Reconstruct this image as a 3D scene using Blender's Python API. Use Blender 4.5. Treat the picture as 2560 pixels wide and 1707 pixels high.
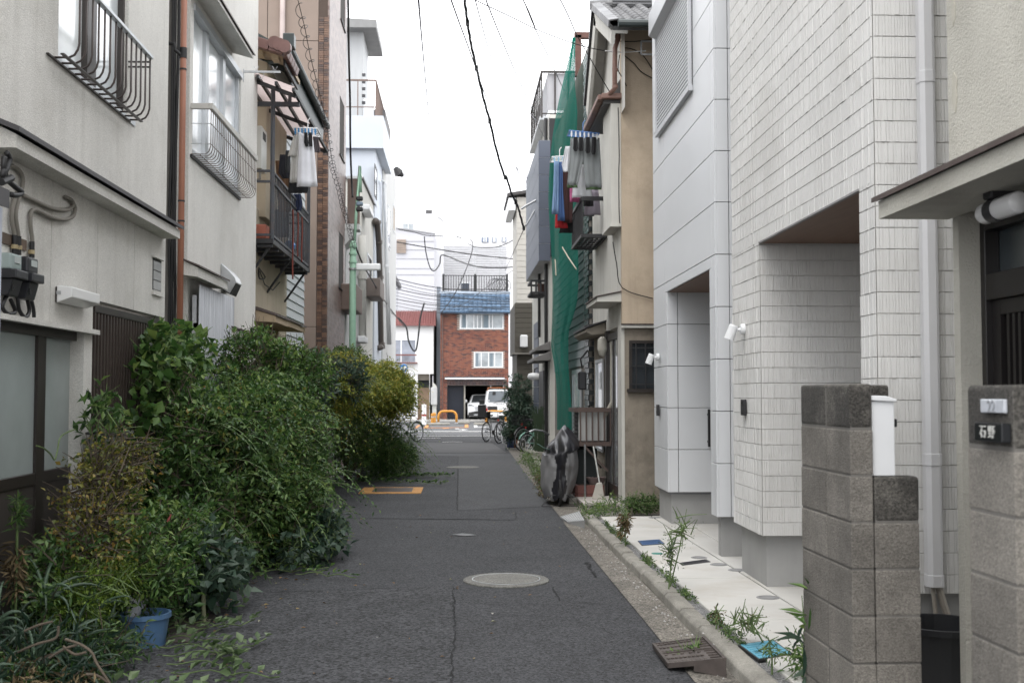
import bpy, bmesh, math, random
import numpy as np
from mathutils import Vector, Matrix

for o in list(bpy.data.objects):
    bpy.data.objects.remove(o)
SC = bpy.context.scene
COL = SC.collection
rnd = random.Random(7)
R = math.radians

# ------------------------------------------------------------------ camera
CAM_H = 1.6
FPX = 2844.0                       # focal length in pixels of the 2560 px wide photograph (40 mm)
PITCH = math.atan(131.5 / FPX)
YAW = math.atan(135.0 / FPX)
cam_d = bpy.data.cameras.new('camera')
cam = bpy.data.objects.new('camera', cam_d)
COL.objects.link(cam)
cam.location = (0, 0, CAM_H)
cam.rotation_euler = (math.pi / 2 + PITCH, 0, -YAW)
cam_d.sensor_width = 36.0
cam_d.lens = FPX / 2560.0 * 36.0
cam_d.clip_start = 0.05
cam_d.clip_end = 2000
cam_d.dof.use_dof = True
cam_d.dof.focus_distance = 10.5
cam_d.dof.aperture_fstop = 4.0
SC.camera = cam

# ------------------------------------------------------------------ sky, sun, exposure (overcast noon)
SUN_EL, SUN_ROT = R(58), R(200)
W = bpy.data.worlds.new('World')
SC.world = W
W.use_nodes = True
wn, wl = W.node_tree.nodes, W.node_tree.links
bg = wn['Background']
sky = wn.new('ShaderNodeTexSky')
sky.sky_type = 'NISHITA'
sky.sun_disc = False
sky.sun_elevation = SUN_EL
sky.sun_rotation = SUN_ROT
sky.air_density = 1.0
sky.dust_density = 6.0
cmix = wn.new('ShaderNodeMix')
cmix.data_type = 'RGBA'
cmix.inputs[0].default_value = 0.93         # closed cloud cover: the clear sky hardly shows through
cmix.inputs[7].default_value = (16.2, 16.4, 16.8, 1)
wl.new(sky.outputs[0], cmix.inputs[6])
wl.new(cmix.outputs[2], bg.inputs[0])
bg.inputs[1].default_value = 0.105
sun_d = bpy.data.lights.new('sun', 'SUN')
sun_d.energy = 0.9
sun_d.angle = R(35)
sun_d.color = (1.0, 0.97, 0.92)
sun = bpy.data.objects.new('sun', sun_d)
COL.objects.link(sun)
sun.rotation_euler = (math.pi / 2 - SUN_EL, 0, math.pi - SUN_ROT)
SC.view_settings.view_transform = 'Standard'
SC.view_settings.look = 'None'
SC.view_settings.exposure = 0.72
SC.view_settings.gamma = 1.0
SC.view_settings.use_curve_mapping = False
SC.render.resolution_x = 1024
SC.render.resolution_y = 682
SC.render.engine = 'CYCLES'
SC.cycles.max_bounces = 8
SC.cycles.transparent_max_bounces = 16

# ------------------------------------------------------------------ photo pixel -> point in the street
cy, sy, cp, sp = math.cos(YAW), math.sin(YAW), math.cos(PITCH), math.sin(PITCH)
C_F = Vector((sy * cp, cy * cp, sp))
C_R = Vector((cy, -sy, 0))
C_U = C_R.cross(C_F)
C_O = Vector((0, 0, CAM_H))
CROPS = {'U': (0, 0, .91875), 'A': (0, 0, 3.5636), 'B': (0, 400, 3.409), 'C': (0, 800, 3.409), 'D': (0, 1250, 3.4318),
         'E': (440, 0, 3.563), 'F': (600, 400, 3.4087), 'G': (600, 800, 3.484), 'H': (840, 0, 3.564),
         'I': (960, 400, 3.919), 'J': (960, 780, 4.238), 'K': (1280, 0, 3.563), 'L': (1280, 400, 3.408),
         'M': (1240, 840, 3.266), 'N': (1580, 0, 2.6138), 'O': (1580, 600, 2.6138), 'P': (2000, 0, 2.6125),
         'Q': (1980, 440, 2.8), 'R': (1980, 940, 2.0448), 'S': (1400, 1200, 3.0929), 'T': (500, 1150, 2.352),
         'n': (0, 0, 1.0), 'V1': (1150, 940, 13.067), 'V2': (980, 880, 13.067), 'V3': (980, 980, 11.2), 'V4': (1190, 990, 10.455),
         'V5': (1360, 320, 4.128), 'V6': (1330, 1060, 6.817), 'V7': (640, 300, 3.92), 'V8': (800, 980, 6.533)}


class Frame:
    """a place in the street: origin and heading; px() meets the sight line of a photo pixel with a local plane"""
    def __init__(s, x=0, y=0, yaw=0):
        s.o = Vector((x, y, 0)); s.yaw = yaw
        s.m = Matrix.Rotation(yaw, 3, 'Z'); s.mi = s.m.transposed()

    def px(s, crop, x, y, X=None, Y=None, Z=None):
        ox, oy, k = CROPS[crop]
        u, v = ox + x / k, oy + y / k
        d = C_F + C_R * ((u - 1280) / FPX) + C_U * ((853.5 - v) / FPX)
        d = s.mi @ d; o = s.mi @ (C_O - s.o)
        if X is not None: t = (X - o.x) / d.x
        elif Y is not None: t = (Y - o.y) / d.y
        else: t = (Z - o.z) / d.z
        return o + d * t

    def w(s, p):
        return s.m @ Vector(p) + s.o


W0 = Frame()
px = W0.px

# ------------------------------------------------------------------ mesh helpers
class MB:
    def __init__(s):
        s.v = []; s.f = []

    def add(s, vs, fs):
        n = len(s.v)
        s.v.extend([tuple(p) for p in vs]); s.f.extend([tuple(i + n for i in f) for f in fs]); return s

    def box(s, x0, x1, y0, y1, z0, z1):
        if x0 > x1: x0, x1 = x1, x0
        if y0 > y1: y0, y1 = y1, y0
        if z0 > z1: z0, z1 = z1, z0
        return s.add([(x0, y0, z0), (x1, y0, z0), (x1, y1, z0), (x0, y1, z0), (x0, y0, z1), (x1, y0, z1), (x1, y1, z1), (x0, y1, z1)],
                     [(0, 3, 2, 1), (4, 5, 6, 7), (0, 1, 5, 4), (1, 2, 6, 5), (2, 3, 7, 6), (3, 0, 4, 7)])

    def bar(s, a, b, w, h=None, up=(0, 0, 1)):
        """box-section bar between two points"""
        h = h or w
        a, b = Vector(a), Vector(b); d = (b - a).normalized(); u = Vector(up)
        if abs(d.dot(u)) > .98: u = Vector((1, 0, 0)) if abs(d.x) < .9 else Vector((0, 1, 0))
        r = d.cross(u).normalized(); u = r.cross(d).normalized()
        q = [(-1, -1), (1, -1), (1, 1), (-1, 1)]
        vs = [p + r * (i * w / 2) + u * (j * h / 2) for p in (a, b) for i, j in q]
        return s.add(vs, [(3, 2, 1, 0), (4, 5, 6, 7), (0, 1, 5, 4), (1, 2, 6, 5), (2, 3, 7, 6), (3, 0, 4, 7)])

    def tube(s, pts, r, n=6, cap=True):
        pts = [Vector(p) for p in pts]
        rs = r if isinstance(r, (list, tuple)) else [r] * len(pts)
        vs = []; fs = []
        ref = None
        for i, p in enumerate(pts):
            d = (pts[min(i + 1, len(pts) - 1)] - pts[max(i - 1, 0)])
            if d.length < 1e-9: d = Vector((0, 0, 1))
            d.normalize()
            if ref is None:
                ref = Vector((0, 0, 1)) if abs(d.z) < .9 else Vector((1, 0, 0))
            a = d.cross(ref)
            if a.length < 1e-6: a = d.cross(Vector((0, 1, .1)))
            a.normalize(); b = d.cross(a).normalized(); ref = -b if False else a.cross(d).normalized()
            for k in range(n):
                t = 2 * math.pi * k / n
                vs.append(p + (a * math.cos(t) + b * math.sin(t)) * rs[i])
        for i in range(len(pts) - 1):
            for k in range(n):
                k2 = (k + 1) % n
                fs.append((i * n + k, i * n + k2, (i + 1) * n + k2, (i + 1) * n + k))
        if cap:
            fs.append(tuple(range(n))[::-1]); fs.append(tuple((len(pts) - 1) * n + k for k in range(n)))
        return s.add(vs, fs)

    def lathe(s, prof, n=16, c=(0, 0, 0), axis='z'):
        """prof: list of (radius, height)"""
        vs = []; fs = []
        for r_, h in prof:
            for k in range(n):
                t = 2 * math.pi * k / n
                a, b = r_ * math.cos(t), r_ * math.sin(t)
                if axis == 'z': vs.append((c[0] + a, c[1] + b, c[2] + h))
                elif axis == 'y': vs.append((c[0] + a, c[1] + h, c[2] + b))
                else: vs.append((c[0] + h, c[1] + a, c[2] + b))
        for i in range(len(prof) - 1):
            for k in range(n):
                k2 = (k + 1) % n
                q = (i * n + k, i * n + k2, (i + 1) * n + k2, (i + 1) * n + k)
                fs.append(q if axis != 'y' else q[::-1])
        ring_ = len(prof) > 3 and abs(prof[0][1] - prof[-1][1]) < 1e-6
        if ring_: fs += [((len(prof) - 1) * n + k, (len(prof) - 1) * n + (k + 1) % n, (k + 1) % n, k) for k in range(n)] if prof[0] != prof[-1] else []
        if prof[0][0] > 1e-6 and not ring_: fs.append(tuple(range(n))[::-1])
        if prof[-1][0] > 1e-6 and not ring_: fs.append(tuple((len(prof) - 1) * n + k for k in range(n)))
        return s.add(vs, fs)

    def prism(s, poly, a, b):
        """poly points (3D) swept from offset a to offset b (vectors)"""
        n = len(poly)
        vs = [Vector(p) + Vector(a) for p in poly] + [Vector(p) + Vector(b) for p in poly]
        fs = [tuple(range(n))[::-1], tuple(range(n, 2 * n))]
        for i in range(n):
            j = (i + 1) % n
            fs.append((i, j, n + j, n + i))
        return s.add(vs, fs)

    def mesh(s, name, bevel=0, seg=1, smooth=False):
        me = bpy.data.meshes.new(name)
        me.from_pydata(s.v, [], s.f)
        bm = bmesh.new(); bm.from_mesh(me)
        if bevel:
            bmesh.ops.bevel(bm, geom=bm.edges[:], offset=bevel, segments=seg, affect='EDGES', profile=.6, clamp_overlap=True)
        bmesh.ops.recalc_face_normals(bm, faces=bm.faces[:])
        bm.to_mesh(me); bm.free()
        if smooth:
            me.polygons.foreach_set('use_smooth', [True] * len(me.polygons))
        return me

    def build(s, name, mat, parent=None, bevel=0, seg=1, smooth=False, loc=None):
        return put(name, s.mesh(name, bevel, seg, smooth), mat, parent, loc)


def put(name, me, mat, parent=None, loc=None, rot=None, scale=None):
    o = bpy.data.objects.new(name, me)
    if mat is not None and len(me.materials) == 0: me.materials.append(mat)
    COL.objects.link(o)
    if parent: o.parent = parent
    if loc is not None: o.location = loc
    if rot is not None: o.rotation_euler = rot
    if scale is not None: o.scale = scale
    return o


def box(name, mat, parent, x0, x1, y0, y1, z0, z1, bevel=0, seg=1):
    return MB().box(x0, x1, y0, y1, z0, z1).build(name, mat, parent, bevel, seg)


def tag(o, label, cat, group=None):
    o['label'] = label; o['category'] = cat
    if group: o['group'] = group
    return o


def thing(name, label, cat, loc=(0, 0, 0), yaw=0, group=None):
    o = bpy.data.objects.new(name, None); COL.objects.link(o)
    o.location = loc; o.rotation_euler = (0, 0, yaw); o.empty_display_size = .2
    return tag(o, label, cat, group)


def struct(o):
    o['kind'] = 'structure'; return o


def stuff(o):
    o['kind'] = 'stuff'; return o


def dup(root, loc=None, yaw=None, label=None):
    r = root.copy(); COL.objects.link(r)
    if loc is not None: r.location = loc
    if yaw is not None: r.rotation_euler = (0, 0, yaw)
    if label: r['label'] = label
    for ch in list(root.children):
        c = ch.copy(); COL.objects.link(c); c.parent = r
        for g in list(ch.children):
            d = g.copy(); COL.objects.link(d); d.parent = c
    return r


# ------------------------------------------------------------------ materials (all procedural, world-position based)
def srgb(r, g, b):
    f = lambda c: (c / 12.92 if c <= .04045 else ((c + .055) / 1.055) ** 2.4)
    return (f(r / 255), f(g / 255), f(b / 255))


MATS = {}


def M(name, col, rough=.8, var=.12, scale=3.0, bump=.0, bscale=80, bdist=.004, streak=0.0, streak_col=None, metal=0.0, spec=.5,
      speck=0.0, speck_scale=300, objvar=.0, alpha=1.0, grime=None, coords='pos', trans=0.0, ior=1.45, stretch=None):
    if name in MATS: return MATS[name]
    m = bpy.data.materials.new(name); m.use_nodes = True
    n, l = m.node_tree.nodes, m.node_tree.links
    b = n['Principled BSDF']
    geo = n.new('ShaderNodeNewGeometry')
    pos = geo.outputs['Position']
    if coords == 'obj':
        tc = n.new('ShaderNodeTexCoord'); pos = tc.outputs['Object']
    if stretch:
        mp0 = n.new('ShaderNodeMapping'); mp0.inputs['Scale'].default_value = stretch; l.new(pos, mp0.inputs[0]); pos = mp0.outputs[0]
    cur = None
    rgb = n.new('ShaderNodeRGB'); rgb.outputs[0].default_value = (*col, 1); cur = rgb.outputs[0]

    def noise(sc, det=4, vec=None, rough_=.6):
        t = n.new('ShaderNodeTexNoise'); t.inputs['Scale'].default_value = sc; t.inputs['Detail'].default_value = det
        t.inputs['Roughness'].default_value = rough_
        l.new(vec or pos, t.inputs['Vector']); return t.outputs['Fac']

    def ramp(fac, a, b_, lo=0.0, hi=1.0):
        r_ = n.new('ShaderNodeMapRange'); r_.inputs[1].default_value = a; r_.inputs[2].default_value = b_
        r_.inputs[3].default_value = lo; r_.inputs[4].default_value = hi; l.new(fac, r_.inputs[0]); return r_.outputs[0]

    def mix(fac, a, b_, typ='MIX'):
        x = n.new('ShaderNodeMix'); x.data_type = 'RGBA'; x.blend_type = typ
        if isinstance(fac, float): x.inputs[0].default_value = fac
        else: l.new(fac, x.inputs[0])
        l.new(a, x.inputs[6])
        if isinstance(b_, tuple): x.inputs[7].default_value = (*b_, 1)
        else: l.new(b_, x.inputs[7])
        return x.outputs[2]
    if var:
        f = noise(scale, 6)
        g = n.new('ShaderNodeCombineColor')
        v = ramp(f, .3, .7, 1 - var, 1 + var)
        for i in range(3): l.new(v, g.inputs[i])
        cur = mix(1.0, cur, g.outputs[0], 'MULTIPLY')
    if objvar:
        oi = n.new('ShaderNodeObjectInfo')
        g = n.new('ShaderNodeCombineColor')
        v = ramp(oi.outputs['Random'], 0, 1, 1 - objvar, 1 + objvar)
        for i in range(3): l.new(v, g.inputs[i])
        cur = mix(1.0, cur, g.outputs[0], 'MULTIPLY')
    if streak:
        mp = n.new('ShaderNodeMapping'); mp.inputs['Scale'].default_value = (1, 1, .06); l.new(pos, mp.inputs[0])
        f = noise(5.0, 6, mp.outputs[0], .7)
        f2 = noise(.9, 4)
        k = n.new('ShaderNodeMath'); k.operation = 'MULTIPLY'
        l.new(ramp(f, .48, .75, 0, 1), k.inputs[0]); l.new(ramp(f2, .35, .65, .15, streak), k.inputs[1])
        cur = mix(k.outputs[0], cur, streak_col or tuple(c * .35 for c in col))
    if grime:
        gc, amt, gs = grime
        f = noise(gs, 8, None, .7)
        cur = mix(ramp(f, .5, .72, 0, amt), cur, gc)
    if speck:
        t = n.new('ShaderNodeTexVoronoi'); t.inputs['Scale'].default_value = speck_scale; l.new(pos, t.inputs['Vector'])
        sepc = n.new('ShaderNodeSeparateColor'); l.new(t.outputs['Color'], sepc.inputs[0])
        g = n.new('ShaderNodeCombineColor')
        v = ramp(sepc.outputs[0], 0, 1, 1 - speck, 1 + speck)
        for i in range(3): l.new(v, g.inputs[i])
        cur = mix(1.0, cur, g.outputs[0], 'MULTIPLY')
    l.new(cur, b.inputs['Base Color'])
    b.inputs['Roughness'].default_value = rough
    b.inputs['Metallic'].default_value = metal
    b.inputs['Specular IOR Level'].default_value = spec
    if trans:
        b.inputs['Transmission Weight'].default_value = trans; b.inputs['IOR'].default_value = ior
    if alpha < 1: b.inputs['Alpha'].default_value = alpha
    if bump:
        f = noise(bscale, 5, None, .65)
        bn = n.new('ShaderNodeBump'); bn.inputs['Strength'].default_value = bump; bn.inputs['Distance'].default_value = bdist
        l.new(f, bn.inputs['Height']); l.new(bn.outputs[0], b.inputs['Normal'])
    MATS[name] = m
    return m


def leafmat(name, cols, rough=.45, trans=.35):
    """leaf colours picked leaf by leaf from a ramp"""
    if name in MATS: return MATS[name]
    m = bpy.data.materials.new(name); m.use_nodes = True
    n, l = m.node_tree.nodes, m.node_tree.links
    b = n['Principled BSDF']; out = n['Material Output']
    geo = n.new('ShaderNodeNewGeometry')
    cr = n.new('ShaderNodeValToRGB'); cr.color_ramp.interpolation = 'LINEAR'
    els = cr.color_ramp.elements
    while len(els) < len(cols): els.new(.5)
    for i, (p, c) in enumerate(cols):
        els[i].position = p; els[i].color = (*c, 1)
    nz = n.new('ShaderNodeTexNoise'); nz.inputs['Scale'].default_value = 2.2; nz.inputs['Detail'].default_value = 3
    l.new(geo.outputs['Position'], nz.inputs['Vector'])
    mr = n.new('ShaderNodeMapRange'); mr.inputs[1].default_value = .3; mr.inputs[2].default_value = .7
    mr.inputs[3].default_value = -.22; mr.inputs[4].default_value = .22; l.new(nz.outputs['Fac'], mr.inputs[0])
    ad = n.new('ShaderNodeMath'); ad.use_clamp = True; l.new(geo.outputs['Random Per Island'], ad.inputs[0]); l.new(mr.outputs[0], ad.inputs[1])
    l.new(ad.outputs[0], cr.inputs[0])
    l.new(cr.outputs[0], b.inputs['Base Color'])
    b.inputs['Roughness'].default_value = rough
    b.inputs['Specular IOR Level'].default_value = .4
    tr = n.new('ShaderNodeBsdfTranslucent'); l.new(cr.outputs[0], tr.inputs[0])
    mx = n.new('ShaderNodeMixShader'); mx.inputs[0].default_value = trans
    l.new(b.outputs[0], mx.inputs[1]); l.new(tr.outputs[0], mx.inputs[2]); l.new(mx.outputs[0], out.inputs[0])
    MATS[name] = m
    return m


def glassmat(name, col, rough=.05, mixf=.75, behind=None):
    """window glass: a reflecting pane over a dim room colour or a pale sky tone"""
    if name in MATS: return MATS[name]
    m = bpy.data.materials.new(name); m.use_nodes = True
    n, l = m.node_tree.nodes, m.node_tree.links
    b = n['Principled BSDF']
    geo = n.new('ShaderNodeNewGeometry')
    nz = n.new('ShaderNodeTexNoise'); nz.inputs['Scale'].default_value = 1.3; nz.inputs['Detail'].default_value = 3
    l.new(geo.outputs['Position'], nz.inputs['Vector'])
    cr = n.new('ShaderNodeValToRGB'); cr.color_ramp.elements[0].position = .35; cr.color_ramp.elements[1].position = .68
    cr.color_ramp.elements[0].color = (*[c * .7 for c in col], 1); cr.color_ramp.elements[1].color = (*[min(1, c * 1.3) for c in col], 1)
    l.new(nz.outputs['Fac'], cr.inputs[0]); l.new(cr.outputs[0], b.inputs['Base Color'])
    b.inputs['Roughness'].default_value = rough
    b.inputs['Specular IOR Level'].default_value = mixf
    b.inputs['Coat Weight'].default_value = .6; b.inputs['Coat Roughness'].default_value = rough
    if rough > .08:
        v = n.new('ShaderNodeTexNoise'); v.inputs['Scale'].default_value = 110; l.new(geo.outputs['Position'], v.inputs['Vector'])
        bn = n.new('ShaderNodeBump'); bn.inputs['Strength'].default_value = .25; bn.inputs['Distance'].default_value = .002
        l.new(v.outputs['Fac'], bn.inputs['Height']); l.new(bn.outputs[0], b.inputs['Normal'])
    MATS[name] = m
    return m
# ================================================================== materials used in many places
ASPH = M('asphalt', (.043, .044, .048), .82, .16, 1.1, .8, 120, .008, speck=.8, speck_scale=85, spec=.35, grime=((.045, .045, .048), .5, 2.2))
ASPH_C = M('asphalt_coarse', (.044, .045, .049), .8, .2, 2.0, 1.0, 90, .012, speck=.95, speck_scale=62, spec=.4)
ASPH_N = M('asphalt_fresh_strip', (.040, .041, .045), .75, .14, 3.0, .6, 130, .006, speck=.65, speck_scale=100)
ASPH_F = M('asphalt_main_street', (.085, .086, .09), .85, .12, .8, .3, 120, .004, speck=.25, speck_scale=90)
CONC = M('concrete_old', (.25, .238, .21), .9, .18, 4, .4, 90, .004, speck=.2, speck_scale=160, grime=((.10, .095, .08), .7, 3.0), objvar=.08)
CONC_G = M('concrete_gutter', (.15, .137, .118), .9, .25, 3, .8, 80, .006, speck=.7, speck_scale=95, grime=((.07, .066, .056), .85, 2.6))
CONC_N = M('concrete_new', (.50, .49, .465), .85, .07, 1.5, .15, 120, .002, grime=((.36, .31, .24), .45, 1.4), streak=0)
PLINTH = M('plinth_concrete', (.33, .33, .325), .8, .1, 1.8, .12, 60, .002, streak=.35, streak_col=(.2, .2, .2))
STEEL = M('galvanised_steel', (.42, .43, .44), .45, .1, 6, .05, 90, .001, metal=.7)
IRON = M('rusty_iron', (.09, .075, .068), .6, .25, 8, .3, 120, .002, metal=.35, spec=.4)
BLACKM = M('black_metal', (.018, .018, .02), .5, .1, 8)
DBROWN = M('dark_brown_aluminium', (.032, .026, .023), .42, .12, 5, .03, 80, .001, metal=.2)
WHITEP = M('white_plastic', (.72, .73, .74), .4, .03, 5)
ALU = M('aluminium', (.52, .54, .56), .4, .06, 6, metal=.55)
YELLOW = M('yellow_paint', (.55, .24, .03), .5, .12, 6, .1, 60, .001, grime=((.16, .09, .04), .5, 9))
WHITELINE = M('white_road_paint', (.5, .5, .49), .8, .15, 4, .3, 120, .002, grime=((.12, .12, .12), .6, 7))
ORANGELINE = M('orange_road_paint', (.55, .22, .06), .8, .15, 4, .3, 120, .002, grime=((.14, .1, .08), .6, 7))
SOFFIT = M('brown_wood_soffit', (.19, .115, .08), .6, .12, 3, .05, 40, .001, stretch=(14, 1, 1))
SOIL = M('soil', (.05, .038, .028), .95, .3, 14, .8, 60, .01)

def sheet(name, mat, pts, z):
    me = MB().add([(p[0], p[1], z) for p in pts], [tuple(range(len(pts)))]).mesh(name)
    if me.polygons[0].normal.z < 0: me.flip_normals()
    return struct(put(name, me, mat))

def gp(c, x, y, z=0.0):
    p = px(c, x, y, Z=z); return (p.x, p.y)

# ================================================================== ground, lane, pavements
sheet('ground', M('bare_ground', (.16, .15, .135), .95, .2, 1.2, .4, 40, .01, speck=.3, speck_scale=90), [(-400, -60), (400, -60), (400, 700), (-400, 700)], -.030)
YEND = 45.0
sheet('road', ASPH, [(-2.75, -8), (1.34, -8), (1.33, 6), (1.325, 13), (1.36, 22), (1.45, 34), (1.9, YEND), (-2.75, YEND)], 0.0)
sheet('main_street', ASPH_F, [(-60, YEND), (60, YEND), (60, 66), (-60, 66)], -.004)
sheet('pavement_opposite', M('pavement_far', (.24, .235, .225), .9, .1, 2, .2, 60, .003), [(-60, 66), (60, 66), (60, 90), (-60, 90)], .006)
# patches of other asphalt in the lane
a = gp('T', 1492, 748); b = gp('T', 1490, 1310)
pch = [gp('T', 330, 775), gp('T', 900, 768), gp('T', 1180, 752), gp('T', 1492, 748), gp('T', 1498, 1000), gp('T', 1480, 1310), (-.1, 3.0), (-2.2, 3.0), (-2.3, 8.0)]
sheet('asphalt_patch', ASPH_C, pch, .004)
sheet('asphalt_patch', ASPH, [gp('T', 800, 305), gp('T', 1856, 307), gp('T', 1858, 352), gp('T', 800, 340)], .004)
sheet('asphalt_patch', M('asphalt_pale', (.052, .053, .057), .85, .14, 1.5, .7, 120, .007, speck=.7, speck_scale=110), [gp('T', 1518, -40), gp('T', 1840, -40), gp('T', 2050, 270), gp('T', 1512, 296)], .003)
sheet('asphalt_patch', ASPH_N, [gp('J', 300, 1525), gp('J', 1340, 1525), gp('J', 1345, 1500), gp('J', 330, 1500)], .004)
sheet('asphalt_patch', M('asphalt_grey', (.07, .07, .072), .88, .12, 1.5, .3, 150, .004, speck=.2), [gp('J', 230, 1490), gp('J', 1300, 1490), gp('J', 1140, 1385), gp('J', 300, 1385)], .004)
# cracks and joints in the asphalt
CRK = M('dark_crack', (.012, .012, .013), .95, .2, 20)
def crack(pts, w=.008, j=.012):
    P = []
    for a, b in zip(pts[:-1], pts[1:]):
        n = max(2, int(math.dist(a, b) / .06))
        for i in range(n):
            t = i / n
            P.append((a[0] + (b[0] - a[0]) * t + rnd.uniform(-j, j), a[1] + (b[1] - a[1]) * t + rnd.uniform(-j, j)))
    P.append(pts[-1])
    mb = MB(); vs = []; fs = []
    for i, p in enumerate(P):
        q = P[min(i + 1, len(P) - 1)]; o_ = P[max(i - 1, 0)]
        d = Vector((q[0] - o_[0], q[1] - o_[1], 0)).normalized(); r_ = Vector((-d.y, d.x, 0)) * w * rnd.uniform(.3, 1.2)
        vs += [(p[0] + r_.x, p[1] + r_.y, .0082), (p[0] - r_.x, p[1] - r_.y, .0082)]
        if i: fs.append((2 * i - 2, 2 * i - 1, 2 * i + 1, 2 * i))
    o = struct(mb.add(vs, fs).build('road_crack', CRK)); return o
crack([gp('T', 1490, 748), gp('T', 1497, 1000), gp('T', 1480, 1310)], .007)
crack([gp('T', 300, 780), gp('T', 900, 768), gp('T', 1190, 752), gp('T', 1492, 748)], .006)
crack([gp('T', 2075, 750), gp('T', 2110, 825), gp('T', 2352, 850)], .007)
crack([gp('T', 1715, 838), gp('T', 2400, 868)], .004, .006)
crack([gp('T', 1715, 908), gp('T', 2440, 945)], .005, .006)
crack([gp('T', 1513, 296), gp('T', 1518, -20)], .007)
crack([gp('T', 800, 342), gp('T', 1856, 352), gp('T', 1856, 307)], .006)
crack([gp('T', 2270, 600), gp('T', 2300, 640), gp('T', 2330, 690)], .014, .03)
sheet('road_stain', M('white_spill', (.16, .165, .17), .8, .2, 9), [gp('T', 1480, 441), gp('T', 1540, 433), gp('T', 1580, 436), gp('T', 1628, 443), gp('T', 1560, 449)], .0085)
# gutter, kerb, new concrete apron on the right
GZ = .008
sheet('gutter', CONC_G, [(1.318, 4.0), (1.57, 4.0), (1.57, 14.2), (1.312, 14.2)], GZ)
kerb = struct(bpy.data.objects.new('kerb', None)); COL.objects.link(kerb)
kme = [MB().prism([(0, 0, 0), (.125, 0, 0), (.125, 0, .092), (.03, 0, .092), (.008, 0, .07)], (0, .007, 0), (0, l_ - .007, 0)).mesh('kerb_stone', .011, 2) for l_ in (.595, .60, .46)]
yy = 3.9; i = 0
while yy < 13.9:
    k = rnd.choice((0, 1, 1, 2)); L_ = (.595, .60, .46)[k]
    put('kerb_stone', kme[k], CONC, kerb, (1.565 + rnd.uniform(-.008, .008), yy, rnd.uniform(-.010, .006)), (rnd.uniform(-.01, .01), rnd.uniform(-.03, .03), rnd.uniform(-.01, .01)))
    yy += L_
PADZ = .09
GRAV = M('fine_gravel', (.20, .20, .20), .95, .3, 30, 1.0, 120, .015, speck=.6, speck_scale=130)
sheet('gravel_strip', GRAV, [(1.66, 5.7), (1.80, 5.7), (1.80, 13.9), (1.66, 13.9)], .070)
apron = struct(bpy.data.objects.new('concrete_apron', None)); COL.objects.link(apron)
ys = [5.3, 7.62, 9.35, 12.9, 14.1]
for y0, y1 in zip(ys[:-1], ys[1:]):
    x1 = 2.40
    box('apron_slab', CONC_N, apron, 1.765, x1 - .008, y0 + .008, y1 - .008, -.02, PADZ, .006)
    box('apron_slab', CONC_N, apron, x1 + .006, 5.6, y0 + .006, y1 - .006, -.02, PADZ + .002, .006)
# far right edge of the lane: low broken concrete strip
sheet('gutter', CONC_G, [(1.33, 14.2), (1.72, 14.2), (1.80, 22), (1.95, 34), (2.3, YEND), (1.9, YEND), (1.45, 34), (1.36, 22)], .006)
ek = struct(bpy.data.objects.new('kerb', None)); COL.objects.link(ek)
kk = MB().box(0, .14, 0, .58, 0, .11).mesh('kerb_stone', .012, 2)
for i in range(38):
    y = 16.6 + i * .6
    put('kerb_stone', kk, CONC, ek, (1.60 + (y - 16) * .014 + rnd.uniform(-.02, .02), y, -.02 + rnd.uniform(-.015, .015)), (0, rnd.uniform(-.03, .03), rnd.uniform(-.03, .03)))
sheet('gutter', CONC_G, [(-2.75, -8), (-2.35, -8), (-2.35, 9), (-2.4, YEND), (-2.75, YEND)], .005)

# ------------------------------------------------------------------ covers and grates in the ground
def disc(mb, c, r, z0, z1, n=40, ry=None):
    return mb.lathe([(r, z0), (r, z1 - .004), (r - .006, z1)], n, (c[0], c[1], 0))
mc = px('T', 1800, 708, Z=0)
t = thing('manhole_cover', 'round concrete manhole cover with steel ring set in the asphalt', 'manhole', (mc.x, mc.y, 0))
mr = .37
MH = M('manhole_concrete', (.15, .147, .135), .9, .2, 6, .5, 90, .004, speck=.4, speck_scale=110)
MB().lathe([(mr, -.01), (mr, .008), (mr - .008, .014), (mr * .80, .015), (mr * .80, -.01)], 48).build('collar', MH, t)
MB().lathe([(mr * .795, .0), (mr * .795, .019), (mr * .775, .019), (mr * .775, .0)], 48).build('ring', STEEL, t)
MB().lathe([(mr * .77, -.01), (mr * .77, .014), (mr * .76, .017), (0.0001, .0175)], 48).build('lid', MH, t)
t = thing('drain_grate', 'steel slot grate in a worn yellow painted frame in the lane', 'drain')
q = [gp('T', 935, 196), gp('T', 1300, 196), gp('T', 1310, 163), gp('T', 962, 163)]
x0, x1 = -1.26, (gp('T', 1300, 196)[0]); y0, y1 = gp('T', 1100, 197)[1], gp('T', 1100, 162)[1]
x0 = gp('T', 938, 190)[0]
mb = MB(); gx0, gx1 = x0 + (x1 - x0) * .19, x1 - (x1 - x0) * .16; gy0, gy1 = y0 + .22, y1 - .1
mb.box(x0, gx0, y0, y1, -.01, .010).box(gx1, x1, y0, y1, -.01, .010).box(gx0, gx1, y0, gy0, -.01, .010).box(gx0, gx1, gy1, y1, -.01, .010)
mb.build('painted_frame', M('worn_yellow_paint', (.48, .24, .07), .8, .2, 7, .4, 90, .003, grime=((.09, .075, .06), .85, 9)), t)
box('pit', BLACKM, t, gx0, gx1, gy0, gy1, -.009, .002)
n = 26
bm_ = MB().box(-.011, .011, gy0, gy1, .002, .011).mesh('grate_bar')
for i in range(n):
    put('grate_bar', bm_, IRON, t, (gx0 + (gx1 - gx0) * (i + .5) / n, 0, 0))
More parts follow.
